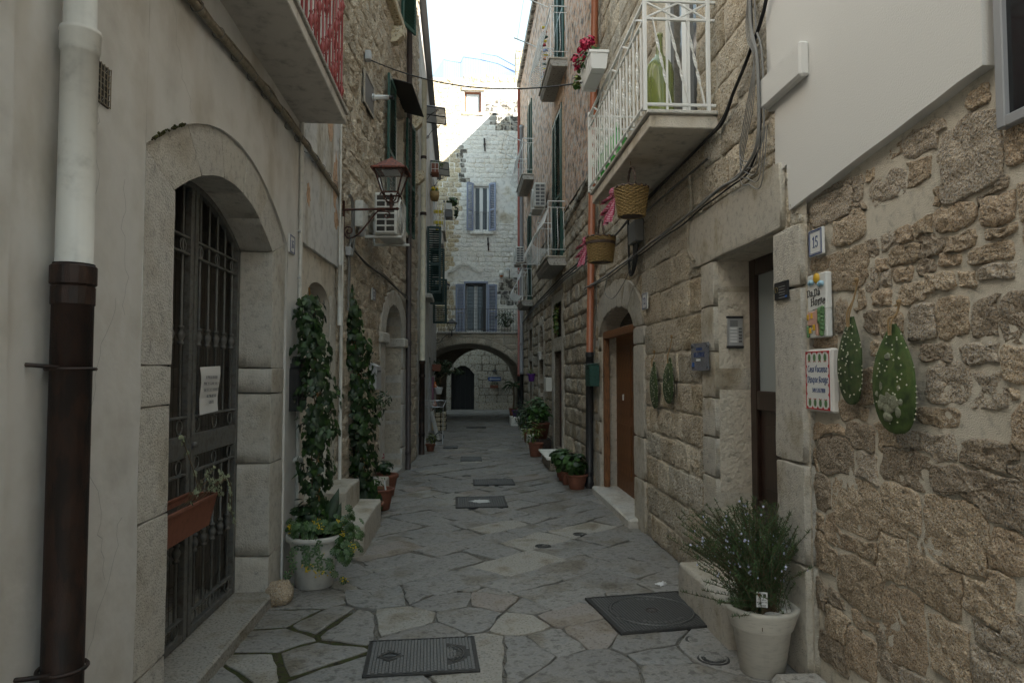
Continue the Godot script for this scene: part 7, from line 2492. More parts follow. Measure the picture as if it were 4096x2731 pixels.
func pot(parent: Node3D, r0: float, r1: float, h: float, m: Material, rim := 0.03, proud := 0.012, n := 28, soil := true) -> void:
	var st := S(true)
	lathe(st, [Vector2(0.001, 0.0), Vector2(r0 - 0.006, 0.0), Vector2(r0, 0.006), Vector2(lerpf(r0, r1, 0.5), h * 0.5), Vector2(lerpf(r0, r1, (h - rim) / h), h - rim - 0.001)], n)
	lathe(st, [Vector2(lerpf(r0, r1, (h - rim) / h), h - rim), Vector2(r1 + proud, h - rim + 0.004), Vector2(r1 + proud, h - 0.006), Vector2(r1 + proud - 0.006, h), Vector2(r1 - 0.006, h), Vector2(r1 - 0.014, h - 0.006), Vector2(r1 - 0.02, h - 0.05)], n)
	obj("pot", st, m, parent)
	if soil:
		st = S(true)
		lathe(st, [Vector2(r1 - 0.018, h - 0.04), Vector2(r1 * 0.5, h - 0.03), Vector2(0.001, h - 0.025)], n)
		obj("soil", st, M.soil, parent)

func stems(parent: Node3D, a: Vector3, tips: Array, r: float, m: Material) -> void:
	var st := S(true)
	for t in tips:
		var mid: Vector3 = a.lerp(t, 0.5) + Vector3(rng.randfn(), rng.randfn(), rng.randfn()) * 0.04
		tube(st, curve([a, mid, t], 4), r, 5)
	obj("stem", st, m, parent)

# a climbing column of ivy with its pole; path points carry a radius
func ivy(t: Node3D, path: Array, rad: Array, n: int, size: float) -> void:
	var st := S(true)
	tube(st, [path[0], path[int(path.size() / 2)], path[-1] + Vector3(0, 0.1, 0)], 0.009, 6)
	obj("bamboo_cane", st, M.bamboo, t)
	var c := curve(path, 8)
	st = S(true)
	for k in 3:
		var q := []
		for i in c.size():
			q.append(c[i] + Vector3(sin(i * 0.5 + k * 2.1), 0, cos(i * 0.5 + k * 2.1)) * 0.035)
		tube(st, q, 0.006, 5)
	obj("stem", st, M.stem, t)
	var sts := [S(true), S(true)]
	for i in n:
		var u := rng.randf()
		var f := u * (rad.size() - 1)
		var r := lerpf(rad[int(f)], rad[mini(int(f) + 1, rad.size() - 1)], fposmod(f, 1.0))
		# clumps: the column swells and thins
		r *= 0.55 + 0.95 * (0.5 + 0.9 * nz.get_noise_2d(u * 7.0, t.position.z))
		var p: Vector3 = c[int(u * (c.size() - 1))]
		var a := rng.randf() * TAU
		var d := Vector3(cos(a), 0, sin(a))
		p += d * r * pow(rng.randf(), 0.45) + Vector3(0, rng.randf_range(-0.05, 0.05), 0)
		var nrm := (d + Vector3(0.35, 0.35, 0.3) + Vector3(rng.randfn(), rng.randfn(), rng.randfn()) * 0.35).normalized()
		leaf(sts[0 if rng.randf() < 0.68 else 1], p, nrm, Vector3(rng.randfn() * 0.4, -1, rng.randfn() * 0.4), size * rng.randf_range(0.4, 1.35), "ivy")
	obj("leaves", sts[0], M.ivy_dark, t)
	obj("leaves", sts[1], M.ivy_light, t)

func at(x: float, y: float, z: float) -> Transform3D:
	return Transform3D(Basis(), Vector3(x, y, z))

func build_plants() -> void:
	var st: SurfaceTool
	# white pot with stonecrop and the first ivy
	var p := thing("potted_ivy", "tall ivy on a cane with yellow flowering stonecrop spilling from a white pot", "potted plant", at(-1.235, 0.0, -5.62))
	pot(p, 0.145, 0.205, 0.41, M.pot_white, 0.045, 0.02, 36)
	ivy(p, [Vector3(0.02, 0.4, -0.05), Vector3(-0.02, 0.9, -0.08), Vector3(0.0, 1.4, -0.08), Vector3(-0.06, 1.9, -0.1), Vector3(-0.1, 2.3, -0.12)], [0.08, 0.12, 0.15, 0.14, 0.09], 1100, 0.062)
	leaf_cloud(p, "leaves", Vector3(-0.1, 0.55, -0.05), Vector3(0.12, 0.14, 0.1), 60, 0.07, "ivy", [M.ivy_dark])
	# stonecrop: rosettes of small fleshy leaves
	var sts := [S(true), S(true)]
	var yel := S(true)
	for i in 190:
		var a := rng.randf() * TAU
		var c: Vector3
		if i < 80:
			c = Vector3(cos(a) * 0.22 * sqrt(rng.randf()), 0.43 + rng.randf() * 0.09, sin(a) * 0.2 * sqrt(rng.randf()) + 0.03)
		else:
			# the cushion that hangs over the rim towards the alley
			c = Vector3(0.23 + rng.randfn() * 0.075, 0.36 + rng.randfn() * 0.1, 0.04 + rng.randfn() * 0.09)
		var out := (Vector3(c.x * 2.0, 0.55, c.z * 2.0 + 0.35)).normalized()
		for k in 9:
			var b := TAU * k / 9 + a
			var side := out.cross(Vector3.UP).normalized()
			var up := side.cross(out)
			var d := (side * cos(b) + up * sin(b)) + out * 0.45
			leaf(sts[i % 2], c + d * 0.017, out * 0.8 + d * 0.3, d, 0.036, "spat")
		if i % 11 == 0:
			for k in 12:
				ball(yel, c + out * 0.035 + Vector3(rng.randfn(), rng.randfn(), rng.randfn()) * 0.014, 0.006, 4)
	for tr in [[Vector3(-0.1, 0.4, 0.17), Vector3(-0.16, 0.06, 0.2)], [Vector3(0.05, 0.4, 0.2), Vector3(0.1, 0.18, 0.22)], [Vector3(-0.02, 0.4, 0.2), Vector3(0.0, 0.22, 0.23)]]:
		for k in 9:
			var u := k / 8.0
			var c: Vector3 = tr[0].lerp(tr[1], u) + Vector3(sin(k * 1.7) * 0.02, 0, 0.01)
			for j in 5:
				var b := j * 1.256 + k
				leaf(sts[k % 2], c + Vector3(cos(b), sin(b), 0.3) * 0.016, Vector3(0, 0.3, 1), Vector3(cos(b), sin(b), 0), 0.038, "spat")
		for k in 22:
			ball(yel, tr[1] + Vector3(rng.randfn() * 0.025, rng.randfn() * 0.02 - 0.02, rng.randfn() * 0.014 + 0.01), 0.007, 4)
	for k in 26:
		ball(yel, Vector3(-0.2 + rng.randfn() * 0.022, 0.05 + rng.randfn() * 0.022, 0.17 + rng.randfn() * 0.012), 0.007, 4)
	obj("succulent_leaves", sts[0], M.succulent, p)
	obj("succulent_leaves", sts[1], M.ivy_light, p)
	obj("yellow_flowers", yel, M.petal_yellow, p)
	st = S(true)
	for q in [[0.12, 0.3], [0.16, 0.2], [0.09, 0.18]]:
		leaf(st, Vector3(q[0], 0.42 + q[1] * 0.5, -0.03), Vector3(0.1, 0.1, 1), Vector3(0.3, 1, 0), q[1] * 1.1, "lance")
	obj("blade_leaves", st, M.ivy_dark, p)
	# second ivy in a terracotta bowl
	p = thing("potted_ivy", "bushy ivy climbing the stone wall from a wide ribbed terracotta bowl", "potted plant", at(-1.22, 0.0, -8.3))
	pot(p, 0.15, 0.19, 0.15, M.terracotta_pale, 0.04, 0.015, 32)
	ivy(p, [Vector3(0.0, 0.15, 0.0), Vector3(-0.06, 0.6, 0.05), Vector3(-0.08, 1.1, 0.06), Vector3(-0.1, 1.7, 0.1), Vector3(-0.16, 2.2, 0.14), Vector3(-0.22, 2.72, 0.18)], [0.14, 0.18, 0.21, 0.19, 0.13, 0.05], 1500, 0.072)
	leaf_cloud(p, "leaves", Vector3(0.14, 1.35, -0.15), Vector3(0.14, 0.14, 0.2), 70, 0.06, "lance", [M.ivy_dark, M.ivy_light])
	p = thing("terracotta_pot", "reddish terracotta pot of earth with a white label behind the ribbed bowl", "flower pot", at(-1.10, 0.0, -8.62))
	pot(p, 0.11, 0.16, 0.26, M.terracotta, 0.03, 0.012)
	st = S()
	box(st, Vector3(0.06, 0.3, 0.05), Vector3(0.02, 0.12, 0.002), 0.0, Basis(Vector3.BACK, 0.15))
	obj("plant_label", st, M.paper, p)
	leaf_cloud(p, "leaves", Vector3(-0.04, 0.34, 0), Vector3(0.1, 0.1, 0.1), 40, 0.05, "lance", [M.ivy_light, M.leaf_mid])
	p = thing("potted_geranium", "small dark geranium in an orange terracotta pot beside the brown door", "potted plant", at(-1.16, 0.0, -9.55))
	pot(p, 0.12, 0.175, 0.30, M.terracotta, 0.05, 0.01)
	leaf_cloud(p, "leaves", Vector3(-0.02, 0.4, 0), Vector3(0.15, 0.1, 0.15), 90, 0.06, "round", [M.ivy_dark, M.ivy_light])
	leaf_cloud(p, "blossom", Vector3(-0.02, 0.55, 0.02), Vector3(0.02, 0.04, 0.02), 10, 0.02, "round", [M.petal_red])
	# window box hung on the gate, with a straggling plant
	p = thing("window_box", "terracotta window box with a straggling pale plant hooked on the iron gate", "flower box", on(FL1, 4.86, 0.80, -0.12))
	st = S()
	for k in 2:
		for e in 4:
			var c := [Vector3(-0.32, 0, -0.05), Vector3(0.32, 0, -0.05), Vector3(0.32, 0, 0.06), Vector3(-0.32, 0, 0.06)]
			var a: Vector3 = c[e] * (1.0 if k == 0 else 0.96) + Vector3(0, 0.004 * k, 0)
			var b: Vector3 = c[(e + 1) % 4] * (1.0 if k == 0 else 0.96) + Vector3(0, 0.004 * k, 0)
			face(st, [a, b, Vector3(b.x * 1.12, 0.17, b.z * 1.5), Vector3(a.x * 1.12, 0.17, a.z * 1.5)], Vector3(0, 0.08, 0) if k == 0 else (a + b) * 3.0)
	face(st, [Vector3(-0.32, 0, -0.05), Vector3(0.32, 0, -0.05), Vector3(0.32, 0, 0.06), Vector3(-0.32, 0, 0.06)], Vector3(0, 1, 0))
	bar(st, Vector3(-0.37, 0.175, 0.09), Vector3(0.37, 0.175, 0.09), 0.016, 0.018)
	bar(st, Vector3(-0.37, 0.175, -0.075), Vector3(0.37, 0.175, -0.075), 0.016, 0.018)
	bar(st, Vector3(0.36, 0.175, -0.075), Vector3(0.36, 0.175, 0.09), 0.016, 0.018)
	bar(st, Vector3(-0.36, 0.175, -0.075), Vector3(-0.36, 0.175, 0.09), 0.016, 0.018)
	obj("box", st, M.terracotta, p)
	st = S()
	bx(st, Vector3(-0.34, 0.12, -0.06), Vector3(0.34, 0.14, 0.075), 0.0)
	obj("soil", st, M.soil, p)
	var lf := S(true)
	st = S(true)
	for i in 11:
		var a := Vector3(rng.randf_range(-0.1, 0.32), 0.15, rng.randf_range(-0.03, 0.05))
		var d := Vector3(rng.randf_range(0.05, 0.5), rng.randf_range(-0.22, 0.18), rng.randf_range(-0.02, 0.12))
		if i == 0:
			d = Vector3(-0.25, 0.42, 0.1)
		var q := curve([a, a + Vector3(d.x * 0.4, 0.12, d.z + 0.03), a + d * 0.8 + Vector3(0, 0.03, 0.02), a + d], 5)
		tube(st, q, 0.0022, 4)
		for k in range(3, q.size(), 2):
			for e in 2:
				leaf(lf, q[k] + Vector3(rng.randfn(), rng.randfn(), rng.randfn()) * 0.008, Vector3(rng.randfn() * 0.5, 0.4, 1), Vector3(rng.randfn(), -0.5, 0), 0.026, "ivy")
	obj("stem", st, M.stem, p)
	obj("leaves", lf, M.pale_leaf, p)
	# rosemary in a cream pot on the right
	p = thing("potted_rosemary", "flowering rosemary bush with white pebbles in a cream conical pot", "potted plant", at(1.665, 0.0, -3.86))
	st = S(true)
	lathe(st, [Vector2(0.001, 0), Vector2(0.112, 0), Vector2(0.12, 0.008), Vector2(0.158, 0.25)], 40)
	lathe(st, [Vector2(0.158, 0.25), Vector2(0.17, 0.262), Vector2(0.172, 0.27), Vector2(0.204, 0.36), Vector2(0.206, 0.372), Vector2(0.2, 0.38), Vector2(0.176, 0.38), Vector2(0.168, 0.37), Vector2(0.155, 0.3)], 40)
	obj("pot", st, M.pot_cream, p)
	st = S(true)
	lathe(st, [Vector2(0.165, 0.32), Vector2(0.08, 0.33), Vector2(0.001, 0.335)], 28)
	obj("soil", st, M.soil, p)
	for q in [[0.02, 0.12, 0.075], [0.12, 0.05, 0.06], [-0.1, 0.09, 0.05], [0.13, -0.03, 0.055]]:
		var e := PackedVector2Array()
		for i in 12:
			e.append(Vector2(cos(TAU * i / 12) * q[2], sin(TAU * i / 12) * q[2] * 0.75))
		inst("pebble", stone_mesh(e, -0.03, 0.012, 0.018, 0.008, 0.05, 0.008, 0.008, M.pebble_white), p, Transform3D(Basis(Vector3.RIGHT, -PI / 2), Vector3(q[0], 0.345, q[1])))
	st = S(true)
	lf = S(false)
	var fl := S(false)
	var core := S(false)
	for i in 330:
		var a := rng.randf() * TAU
		var spread := 0.05 + 0.33 * pow(rng.randf(), 0.8)
		var d := Vector3(cos(a) * spread * 1.0 - 0.06, rng.randf_range(0.3, 0.6) * (1.15 - spread * 0.65), sin(a) * spread * 0.8 - 0.02)
		d.x = minf(d.x, 0.24)
		if i < 12:
			d = Vector3(-rng.randf_range(0.2, 0.4), rng.randf_range(0.06, 0.22), rng.randf_range(-0.2, 0.25))
		var b := Vector3(rng.randfn() * 0.05, 0.33, rng.randfn() * 0.05)
		var q := curve([b, b + Vector3(d.x * 0.35, d.y * 0.55, d.z * 0.35), b + d], 6)
		tube(st, q, 0.002, 3, false)
		for k in range(3, q.size()):
			for j in 12:
				var g := Vector3(rng.randfn(), rng.randfn() + 0.8, rng.randfn()).normalized()
				var w := g.cross(Vector3(rng.randfn(), rng.randfn(), rng.randfn())).normalized() * 0.0024
				var c: Vector3 = q[k].lerp(q[maxi(k - 1, 0)], rng.randf())
				tri(lf if j < 9 else core, c - w, c + w, c + g * rng.randf_range(0.016, 0.03))
		if i % 8 == 0 and d.y > 0.22:
			for k in 5:
				var c: Vector3 = q[-1].lerp(q[-6], rng.randf()) + Vector3(rng.randfn(), rng.randfn(), rng.randfn()) * 0.008
				leaf(fl, c, Vector3(rng.randfn(), 0.5, 1), Vector3(rng.randfn(), rng.randfn(), 0), 0.013, "round")
	obj("stem", st, M.stem, p)
	obj("needles", lf, M.rosemary, p)
	obj("needles", core, M.leaf_mid, p)
	obj("lilac_flowers", fl, M.petal_lilac, p)
	var tg := node("plant_label", p, Transform3D(Basis(Vector3.UP, -0.3), Vector3(-0.07, 0.36, 0.17)))
	st = S()
	box(st, Vector3(0, 0.0, 0), Vector3(0.004, 0.14, 0.004), 0.0)
	obj("stick", st, M.stem, tg)
	st = S()
	box(st, Vector3(0, 0.1, 0.002), Vector3(0.058, 0.082, 0.002), 0.0)
	obj("card", st, M.paper, tg)
	st = S()
	for i in 3:
		box(st, Vector3(0, 0.072 - i * 0.006, 0.0035), Vector3(0.04, 0.002, 0.0006), 0.0)
	box(st, Vector3(0.014, 0.125, 0.0035), Vector3(0.014, 0.014, 0.0006), 0.0)
	obj("print", st, M.print_black, tg)
	text(tg, "Io cresco", 0.011, Vector3(0, 0.1, 0.0036), M.print_black, "lettering", 0, false, Basis(), 0.0006)
	text(tg, "grazie a te", 0.011, Vector3(0, 0.088, 0.0036), M.print_black, "lettering", 0, false, Basis(), 0.0006)
	st = S()
	ball(st, Vector3(-0.014, 0.125, 0.003), 0.009, 8)
	obj("flower_print", st, M.print_red, tg)
	# geraniums at the copper downpipe: four terracotta pots in a row
	var row := [[1.56, -9.93, 0.105, 0.15, 0.22, 0.165, "leafy geranium in the terracotta pot nearest the copper downpipe"], [1.5, -10.34, 0.09, 0.12, 0.2, 0.17, "second geranium pot from the copper downpipe"], [1.48, -10.7, 0.08, 0.11, 0.19, 0.15, "third geranium pot from the copper downpipe"], [1.5, -11.05, 0.08, 0.11, 0.18, 0.14, "geranium pot closest to the marble step"]]
	for q in row:
		p = thing("potted_geranium", q[6], "potted plant", at(q[0], 0, q[1]), "geraniums by the copper downpipe")
		pot(p, q[2], q[3], q[4], M.terracotta)
		stems(p, Vector3(0, q[4] - 0.04, 0), [Vector3(-0.1, q[4] + 0.2, 0.05), Vector3(0.08, q[4] + 0.22, 0.03), Vector3(0, q[4] + 0.26, -0.06)], 0.006, M.stem)
		leaf_cloud(p, "leaves", Vector3(-0.03, q[4] + 0.15, 0.02), Vector3(q[5] * 1.15, q[5] * 1.05, q[5] * 1.1), 150, 0.085, "round", [M.ivy_light, M.leaf_mid, M.ivy_dark])
	# plants by the red door and further on
	p = thing("potted_geranium", "large bright geranium in an orange pot on a dark box by the red door", "potted plant", at(1.52, 0.0, -14.6))
	st = S()
	bx(st, Vector3(-0.2, 0, -0.2), Vector3(0.2, 0.28, 0.2), 0.008)
	obj("stand", st, M.iron_dark, p)
	st = S(true)
	lathe(st, [Vector2(0.001, 0.28), Vector2(0.13, 0.28), Vector2(0.19, 0.58), Vector2(0.2, 0.58), Vector2(0.2, 0.62), Vector2(0.17, 0.62), Vector2(0.16, 0.56), Vector2(0.001, 0.57)], 24)
	obj("pot", st, M.terracotta, p)
	leaf_cloud(p, "leaves", Vector3(-0.05, 0.85, 0.0), Vector3(0.3, 0.32, 0.3), 300, 0.09, "round", [M.leaf_mid, M.ivy_light])
	p = thing("potted_shrub", "yellowish green shrub in a terracotta pot before the bright geranium", "potted plant", at(1.33, 0.0, -13.75))
	pot(p, 0.11, 0.15, 0.28, M.terracotta)
	leaf_cloud(p, "leaves", Vector3(-0.08, 0.52, 0.05), Vector3(0.27, 0.26, 0.22), 220, 0.06, "lance", [M.leaf_yellow, M.leaf_mid])
	p = thing("potted_shrub", "dark leafy plant in a terracotta pot beside the second stone block", "potted plant", at(1.45, 0.0, -16.6))
	pot(p, 0.12, 0.16, 0.3, M.terracotta)
	leaf_cloud(p, "leaves", Vector3(-0.05, 0.55, 0.0), Vector3(0.32, 0.34, 0.4), 260, 0.08, "lance", [M.ivy_dark, M.ivy_light])
	p = thing("potted_shrub", "dark feathery plant in a black pot beside the grey downpipe", "potted plant", at(1.5, 0.0, -18.6))
	pot(p, 0.12, 0.16, 0.3, M.pipe_black)
	leaf_cloud(p, "leaves", Vector3(-0.05, 0.6, 0.0), Vector3(0.3, 0.36, 0.5), 240, 0.1, "lance", [M.ivy_dark, M.leaf_olive])
	p = thing("potted_yucca", "spiky yucca in a terracotta pot under the right side of the archway", "potted plant", at(1.42, 0.28, -22.2))
	pot(p, 0.11, 0.15, 0.25, M.terracotta)
	st = S(true)
	tube(st, [Vector3(0, 0.2, 0), Vector3(0.02, 0.6, 0), Vector3(0, 0.95, 0)], [0.04, 0.03, 0.028], 7)
	obj("trunk", st, M.stem, p)
	st = S(true)
	for i in 46:
		var a := i * 2.4
		var d := Vector3(cos(a), rng.randf_range(-0.35, 0.8), sin(a)).normalized()
		var q := curve([Vector3(0, 0.95, 0), Vector3(0, 0.95, 0) + d * 0.2 + Vector3(0, 0.05, 0), Vector3(0, 0.9, 0) + d * 0.42 - Vector3(0, 0.1, 0)], 4)
		tube(st, q, [0.01, 0.012, 0.013, 0.013, 0.012, 0.01, 0.008, 0.005, 0.002], 3, false)
	obj("blade_leaves", st, M.leaf_olive, p)
	p = thing("flower_pot", "small purple plastic pot on the white block under the archway", "flower pot", at(1.47, 0.28, -21.75))
	pot(p, 0.08, 0.12, 0.2, M.purple_plastic)
	p = thing("hanging_pot", "purple hanging pot with a small plant on the rusticated wall", "flower pot", on(FR3, 5.0, 1.45, 0.14))
	pot(p, 0.07, 0.1, 0.2, M.purple_plastic)
	leaf_cloud(p, "leaves", Vector3(0, 0.26, 0.03), Vector3(0.12, 0.1, 0.1), 50, 0.05, "lance", [M.leaf_yellow, M.leaf_mid])
	p = thing("hanging_plant", "trailing green plant in the grated window above the red door", "plant", on(FR3, 9.25, 2.4, 0.0))
	st = S(true)
	for k in 5:
		tube(st, curve([Vector3(-0.15 + 0.07 * k, 0.64, 0.0), Vector3(-0.1 + 0.05 * k, 0.4, 0.06), Vector3(-0.15 + 0.08 * k, 0.0, 0.07)], 4), 0.004, 4)
	obj("stem", st, M.stem, p)
	leaf_cloud(p, "leaves", Vector3(0, 0.36, 0.06), Vector3(0.2, 0.36, 0.05), 120, 0.07, "ivy", [M.leaf_mid, M.leaf_yellow])
	# balcony shrub over the arch
	p = thing("potted_shrub", "round leafy shrub in a bowl on the far balcony over the archway", "potted plant", on(FA, 4.22, 3.05, -0.28))
	pot(p, 0.13, 0.2, 0.16, M.plaster_beige)
	stems(p, Vector3(0, 0.12, 0), [Vector3(-0.2, 0.5, 0.05), Vector3(0.22, 0.5, 0.03), Vector3(0, 0.62, -0.06), Vector3(0.1, 0.4, 0.1)], 0.012, M.stem)
	leaf_cloud(p, "leaves", Vector3(0, 0.47, 0), Vector3(0.37, 0.32, 0.3), 330, 0.09, "lance", [M.leaf_olive, M.ivy_dark])
	# tree-like shrub on the left before the arch, in its stone planter
	p = thing("planted_shrub", "dark spreading shrub growing from a stone planter on the left before the archway", "shrub", at(-0.92, 0.0, -20.2))
	var blocks := []
	for y in 4:
		for k in 3:
			blocks.append(rect(-0.24 + k * 0.16 + 0.004, -0.24 + k * 0.16 + 0.156, y * 0.13 + 0.003, y * 0.13 + 0.127))
	stones(p, blocks, M.tufa, "planter_stone", {zb = -0.4, zf = 0.26, bevel = 0.01, rough = 0.015, sub = 0.08, bulge = 0.005, jit = 0.015})
	st = S()
	bx(st, Vector3(-0.23, 0.0, -0.4), Vector3(0.23, 0.5, 0.24), 0.0)
	obj("soil", st, M.soil, p)
	st = S(true)
	tube(st, curve([Vector3(0, 0.5, 0), Vector3(0.03, 0.9, 0), Vector3(0.0, 1.3, 0.02), Vector3(0.15, 1.6, 0.05), Vector3(0.5, 1.75, 0.1)], 5), 0.022, 6)
	tube(st, curve([Vector3(0, 1.2, 0), Vector3(-0.08, 1.6, 0.02), Vector3(0.1, 1.95, 0.05)], 5), 0.016, 6)
	obj("trunk", st, M.stem, p)
	for q in [[0.05, 1.75, 0.3, 0.22, 0.3], [0.4, 1.72, 0.3, 0.14, 0.25], [0.2, 1.95, 0.28, 0.12, 0.25], [-0.05, 1.35, 0.14, 0.2, 0.2], [0.62, 1.68, 0.16, 0.07, 0.16]]:
		leaf_cloud(p, "leaves", Vector3(q[0], q[1], 0.0), Vector3(q[2], q[3], q[4]), 170, 0.075, "lance", [M.ivy_dark, M.leaf_olive])
	leaf_cloud(p, "leaves", Vector3(0.0, 0.58, 0.0), Vector3(0.22, 0.12, 0.2), 90, 0.07, "lance", [M.ivy_dark])
	# hanging pots on the grey house
	p = thing("hanging_planter", "terracotta planter hung on the grey wall by the spreading shrub", "flower box", on(FL4, 6.2, 1.72, 0.12))
	st = S()
	bx(st, Vector3(-0.2, 0, -0.1), Vector3(0.2, 0.2, 0.14), 0.012)
	obj("box", st, M.terracotta, p)
	leaf_cloud(p, "leaves", Vector3(0, 0.26, 0.03), Vector3(0.2, 0.1, 0.14), 70, 0.06, "lance", [M.ivy_dark, M.leaf_olive])
	p = thing("hanging_planter", "red balcony planter with green succulents high on the grey house", "flower box", on(FL4, 4.6, 6.98, 0.1))
	st = S()
	bx(st, Vector3(-0.22, 0, -0.06), Vector3(0.22, 0.26, 0.14), 0.012)
	obj("box", st, M.terracotta, p)
	st = S()
	for z in [-0.05, 0.05, 0.14]:
		bar(st, Vector3(-0.225, 0.02, z), Vector3(-0.225, 0.28, z), 0.01)
	bar(st, Vector3(-0.225, 0.1, -0.05), Vector3(-0.225, 0.1, 0.14), 0.01)
	bar(st, Vector3(-0.225, 0.26, -0.05), Vector3(-0.225, 0.26, 0.14), 0.01)
	obj("holder", st, M.white_paint, p)
	leaf_cloud(p, "leaves", Vector3(0, 0.3, 0.1), Vector3(0.26, 0.1, 0.2), 120, 0.06, "spat", [M.leaf_yellow, M.succulent])
	p = thing("flower_basket", "small wicker basket of yellow flowers hanging on the grey house", "basket", on(FL4, 4.6, 6.28, 0.13))
	st = S(true)
	lathe(st, [Vector2(0.001, 0), Vector2(0.09, 0.0), Vector2(0.12, 0.1), Vector2(0.125, 0.24), Vector2(0.115, 0.24)], 18)
	obj("basket", st, M.wicker_light, p)
	st = S(true)
	tube(st, [Vector3(0, 0.24, 0.12), Vector3(0, 0.42, 0.06), Vector3(0, 0.42, -0.06), Vector3(0, 0.24, -0.12)], 0.006, 5)
	obj("handle", st, M.wicker_dark, p)
	leaf_cloud(p, "leaves", Vector3(0, 0.28, 0), Vector3(0.12, 0.08, 0.12), 50, 0.05, "round", [M.leaf_mid])
	leaf_cloud(p, "blossom", Vector3(0, 0.33, 0), Vector3(0.13, 0.06, 0.13), 60, 0.045, "round", [M.petal_yellow])
	p = thing("hanging_planter", "stacked white and grey planters with trailing plant outside the small balcony", "flower box", on(FL4, 6.3, 6.35, 0.46))
	st = S()
	bx(st, Vector3(-0.02, 0.1, -0.09), Vector3(0.4, 0.3, 0.1), 0.01)
	obj("white_box", st, M.white_paint, p)
	st = S()
	bx(st, Vector3(-0.03, -0.12, -0.1), Vector3(0.4, 0.08, 0.12), 0.01)
	obj("grey_box", st, M.dark_grey_plastic, p)
	leaf_cloud(p, "leaves", Vector3(0.1, 0.38, 0.12), Vector3(0.2, 0.14, 0.2), 130, 0.07, "round", [M.ivy_dark, M.leaf_mid])
	leaf_cloud(p, "leaves", Vector3(0.1, 0.1, 0.22), Vector3(0.14, 0.22, 0.08), 70, 0.06, "round", [M.ivy_dark])
	p = thing("potted_plant", "small potted plant behind the yellow boards of the small balcony", "potted plant", on(FL4, 6.7, 5.86, 0.15))
	pot(p, 0.06, 0.09, 0.18, M.yellow_paint)
	leaf_cloud(p, "leaves", Vector3(0, 0.3, 0), Vector3(0.12, 0.14, 0.1), 60, 0.06, "spat", [M.leaf_mid])
	p = thing("potted_plant", "low tufted plant at the foot of the cream downpipe", "potted plant", on(FL4, 1.2, 0.0, 0.22))
	pot(p, 0.07, 0.1, 0.16, M.terracotta)
	leaf_cloud(p, "leaves", Vector3(0, 0.28, 0.02), Vector3(0.12, 0.12, 0.12), 70, 0.09, "lance", [M.leaf_olive, M.leaf_yellow])

# ---------------------------------------------------------------- covers, blocks and small things

func cover(x: float, z: float, w: float, d: float, turn: float, label: String, studs: Vector2i, kind: String) -> Node3D:
	var t := thing("manhole_cover", label, "manhole cover", Transform3D(Basis(Vector3.UP, turn), Vector3(x, 0.004, z)), "iron covers in the paving")
	var st := S()
	box(st, Vector3(0, 0.0, 0), Vector3(w, 0.02, d), 0.003)
	obj("plate", st, M.cast_iron, t)
	st = S()
	for q in [[Vector3(0, 0, d * 0.485), Vector3(w, 0.006, d * 0.02)], [Vector3(0, 0, -d * 0.485), Vector3(w, 0.006, d * 0.02)], [Vector3(w * 0.488, 0, 0), Vector3(w * 0.02, 0.006, d * 0.94)], [Vector3(-w * 0.488, 0, 0), Vector3(w * 0.02, 0.006, d * 0.94)]]:
		box(st, q[0] + Vector3(0, 0.011, 0), q[1], 0.001)
	obj("rim", st, M.cast_iron, t)
	st = S()
	for i in studs.x:
		for j in studs.y:
			var p := Vector3((-0.46 + 0.92 * (i + 0.5) / studs.x) * w, 0.0115, (-0.46 + 0.92 * (j + 0.5 + (0.25 if i % 2 == 0 else -0.25)) / studs.y) * d)
			if kind == "sewer" and (absf(p.x + 0.19) + absf(p.z - 0.0) < 0.085 or absf(Vector2(p.x - 0.13, p.z).length() - 0.12) < 0.035 and p.x > 0.15):
				continue
			if kind == "ring" and absf(Vector2(p.x, p.z).length() - 0.29) < 0.012:
				continue
			var s := 0.0065
			quad(st, p + Vector3(-s, 0.003, s * 0.6), p + Vector3(s, 0.003, s * 0.6), p + Vector3(s, 0.003, -s * 0.6), p + Vector3(-s, 0.003, -s * 0.6))
			quad(st, p + Vector3(-s * 1.3, 0, s), p + Vector3(s * 1.3, 0, s), p + Vector3(s, 0.003, s * 0.6), p + Vector3(-s, 0.003, s * 0.6))
			quad(st, p + Vector3(s * 1.3, 0, s), p + Vector3(s * 1.3, 0, -s), p + Vector3(s, 0.003, -s * 0.6), p + Vector3(s, 0.003, s * 0.6))
	if studs.x > 0:
		obj("studs", st, M.cast_iron_worn, t).set_meta("kind", "stuff")
	return t

func round_cover(x: float, z: float, r: float, label: String) -> void:
	var t := thing("round_cover", label, "valve cover", at(x, -0.007, z), "small round covers")
	var st := S(true)
	st.set_smooth_group(-1)
	lathe(st, [Vector2(r, -0.02), Vector2(r, 0.010), Vector2(r * 0.85, 0.012), Vector2(r * 0.82, 0.008), Vector2(r * 0.75, 0.008), Vector2(r * 0.72, 0.011), Vector2(r * 0.45, 0.011), Vector2(r * 0.43, 0.008), Vector2(0.001, 0.009)], 28)
	obj("lid", st, M.cast_iron, t)
	st = S()
	for k in 14:
		var a := TAU * k / 14
		box(st, Vector3(cos(a) * r * 0.58, 0.0115, sin(a) * r * 0.58), Vector3(r * 0.05, 0.004, r * 0.16), 0.0, Basis(Vector3.UP, -a))
	obj("relief", st, M.cast_iron_worn, t)

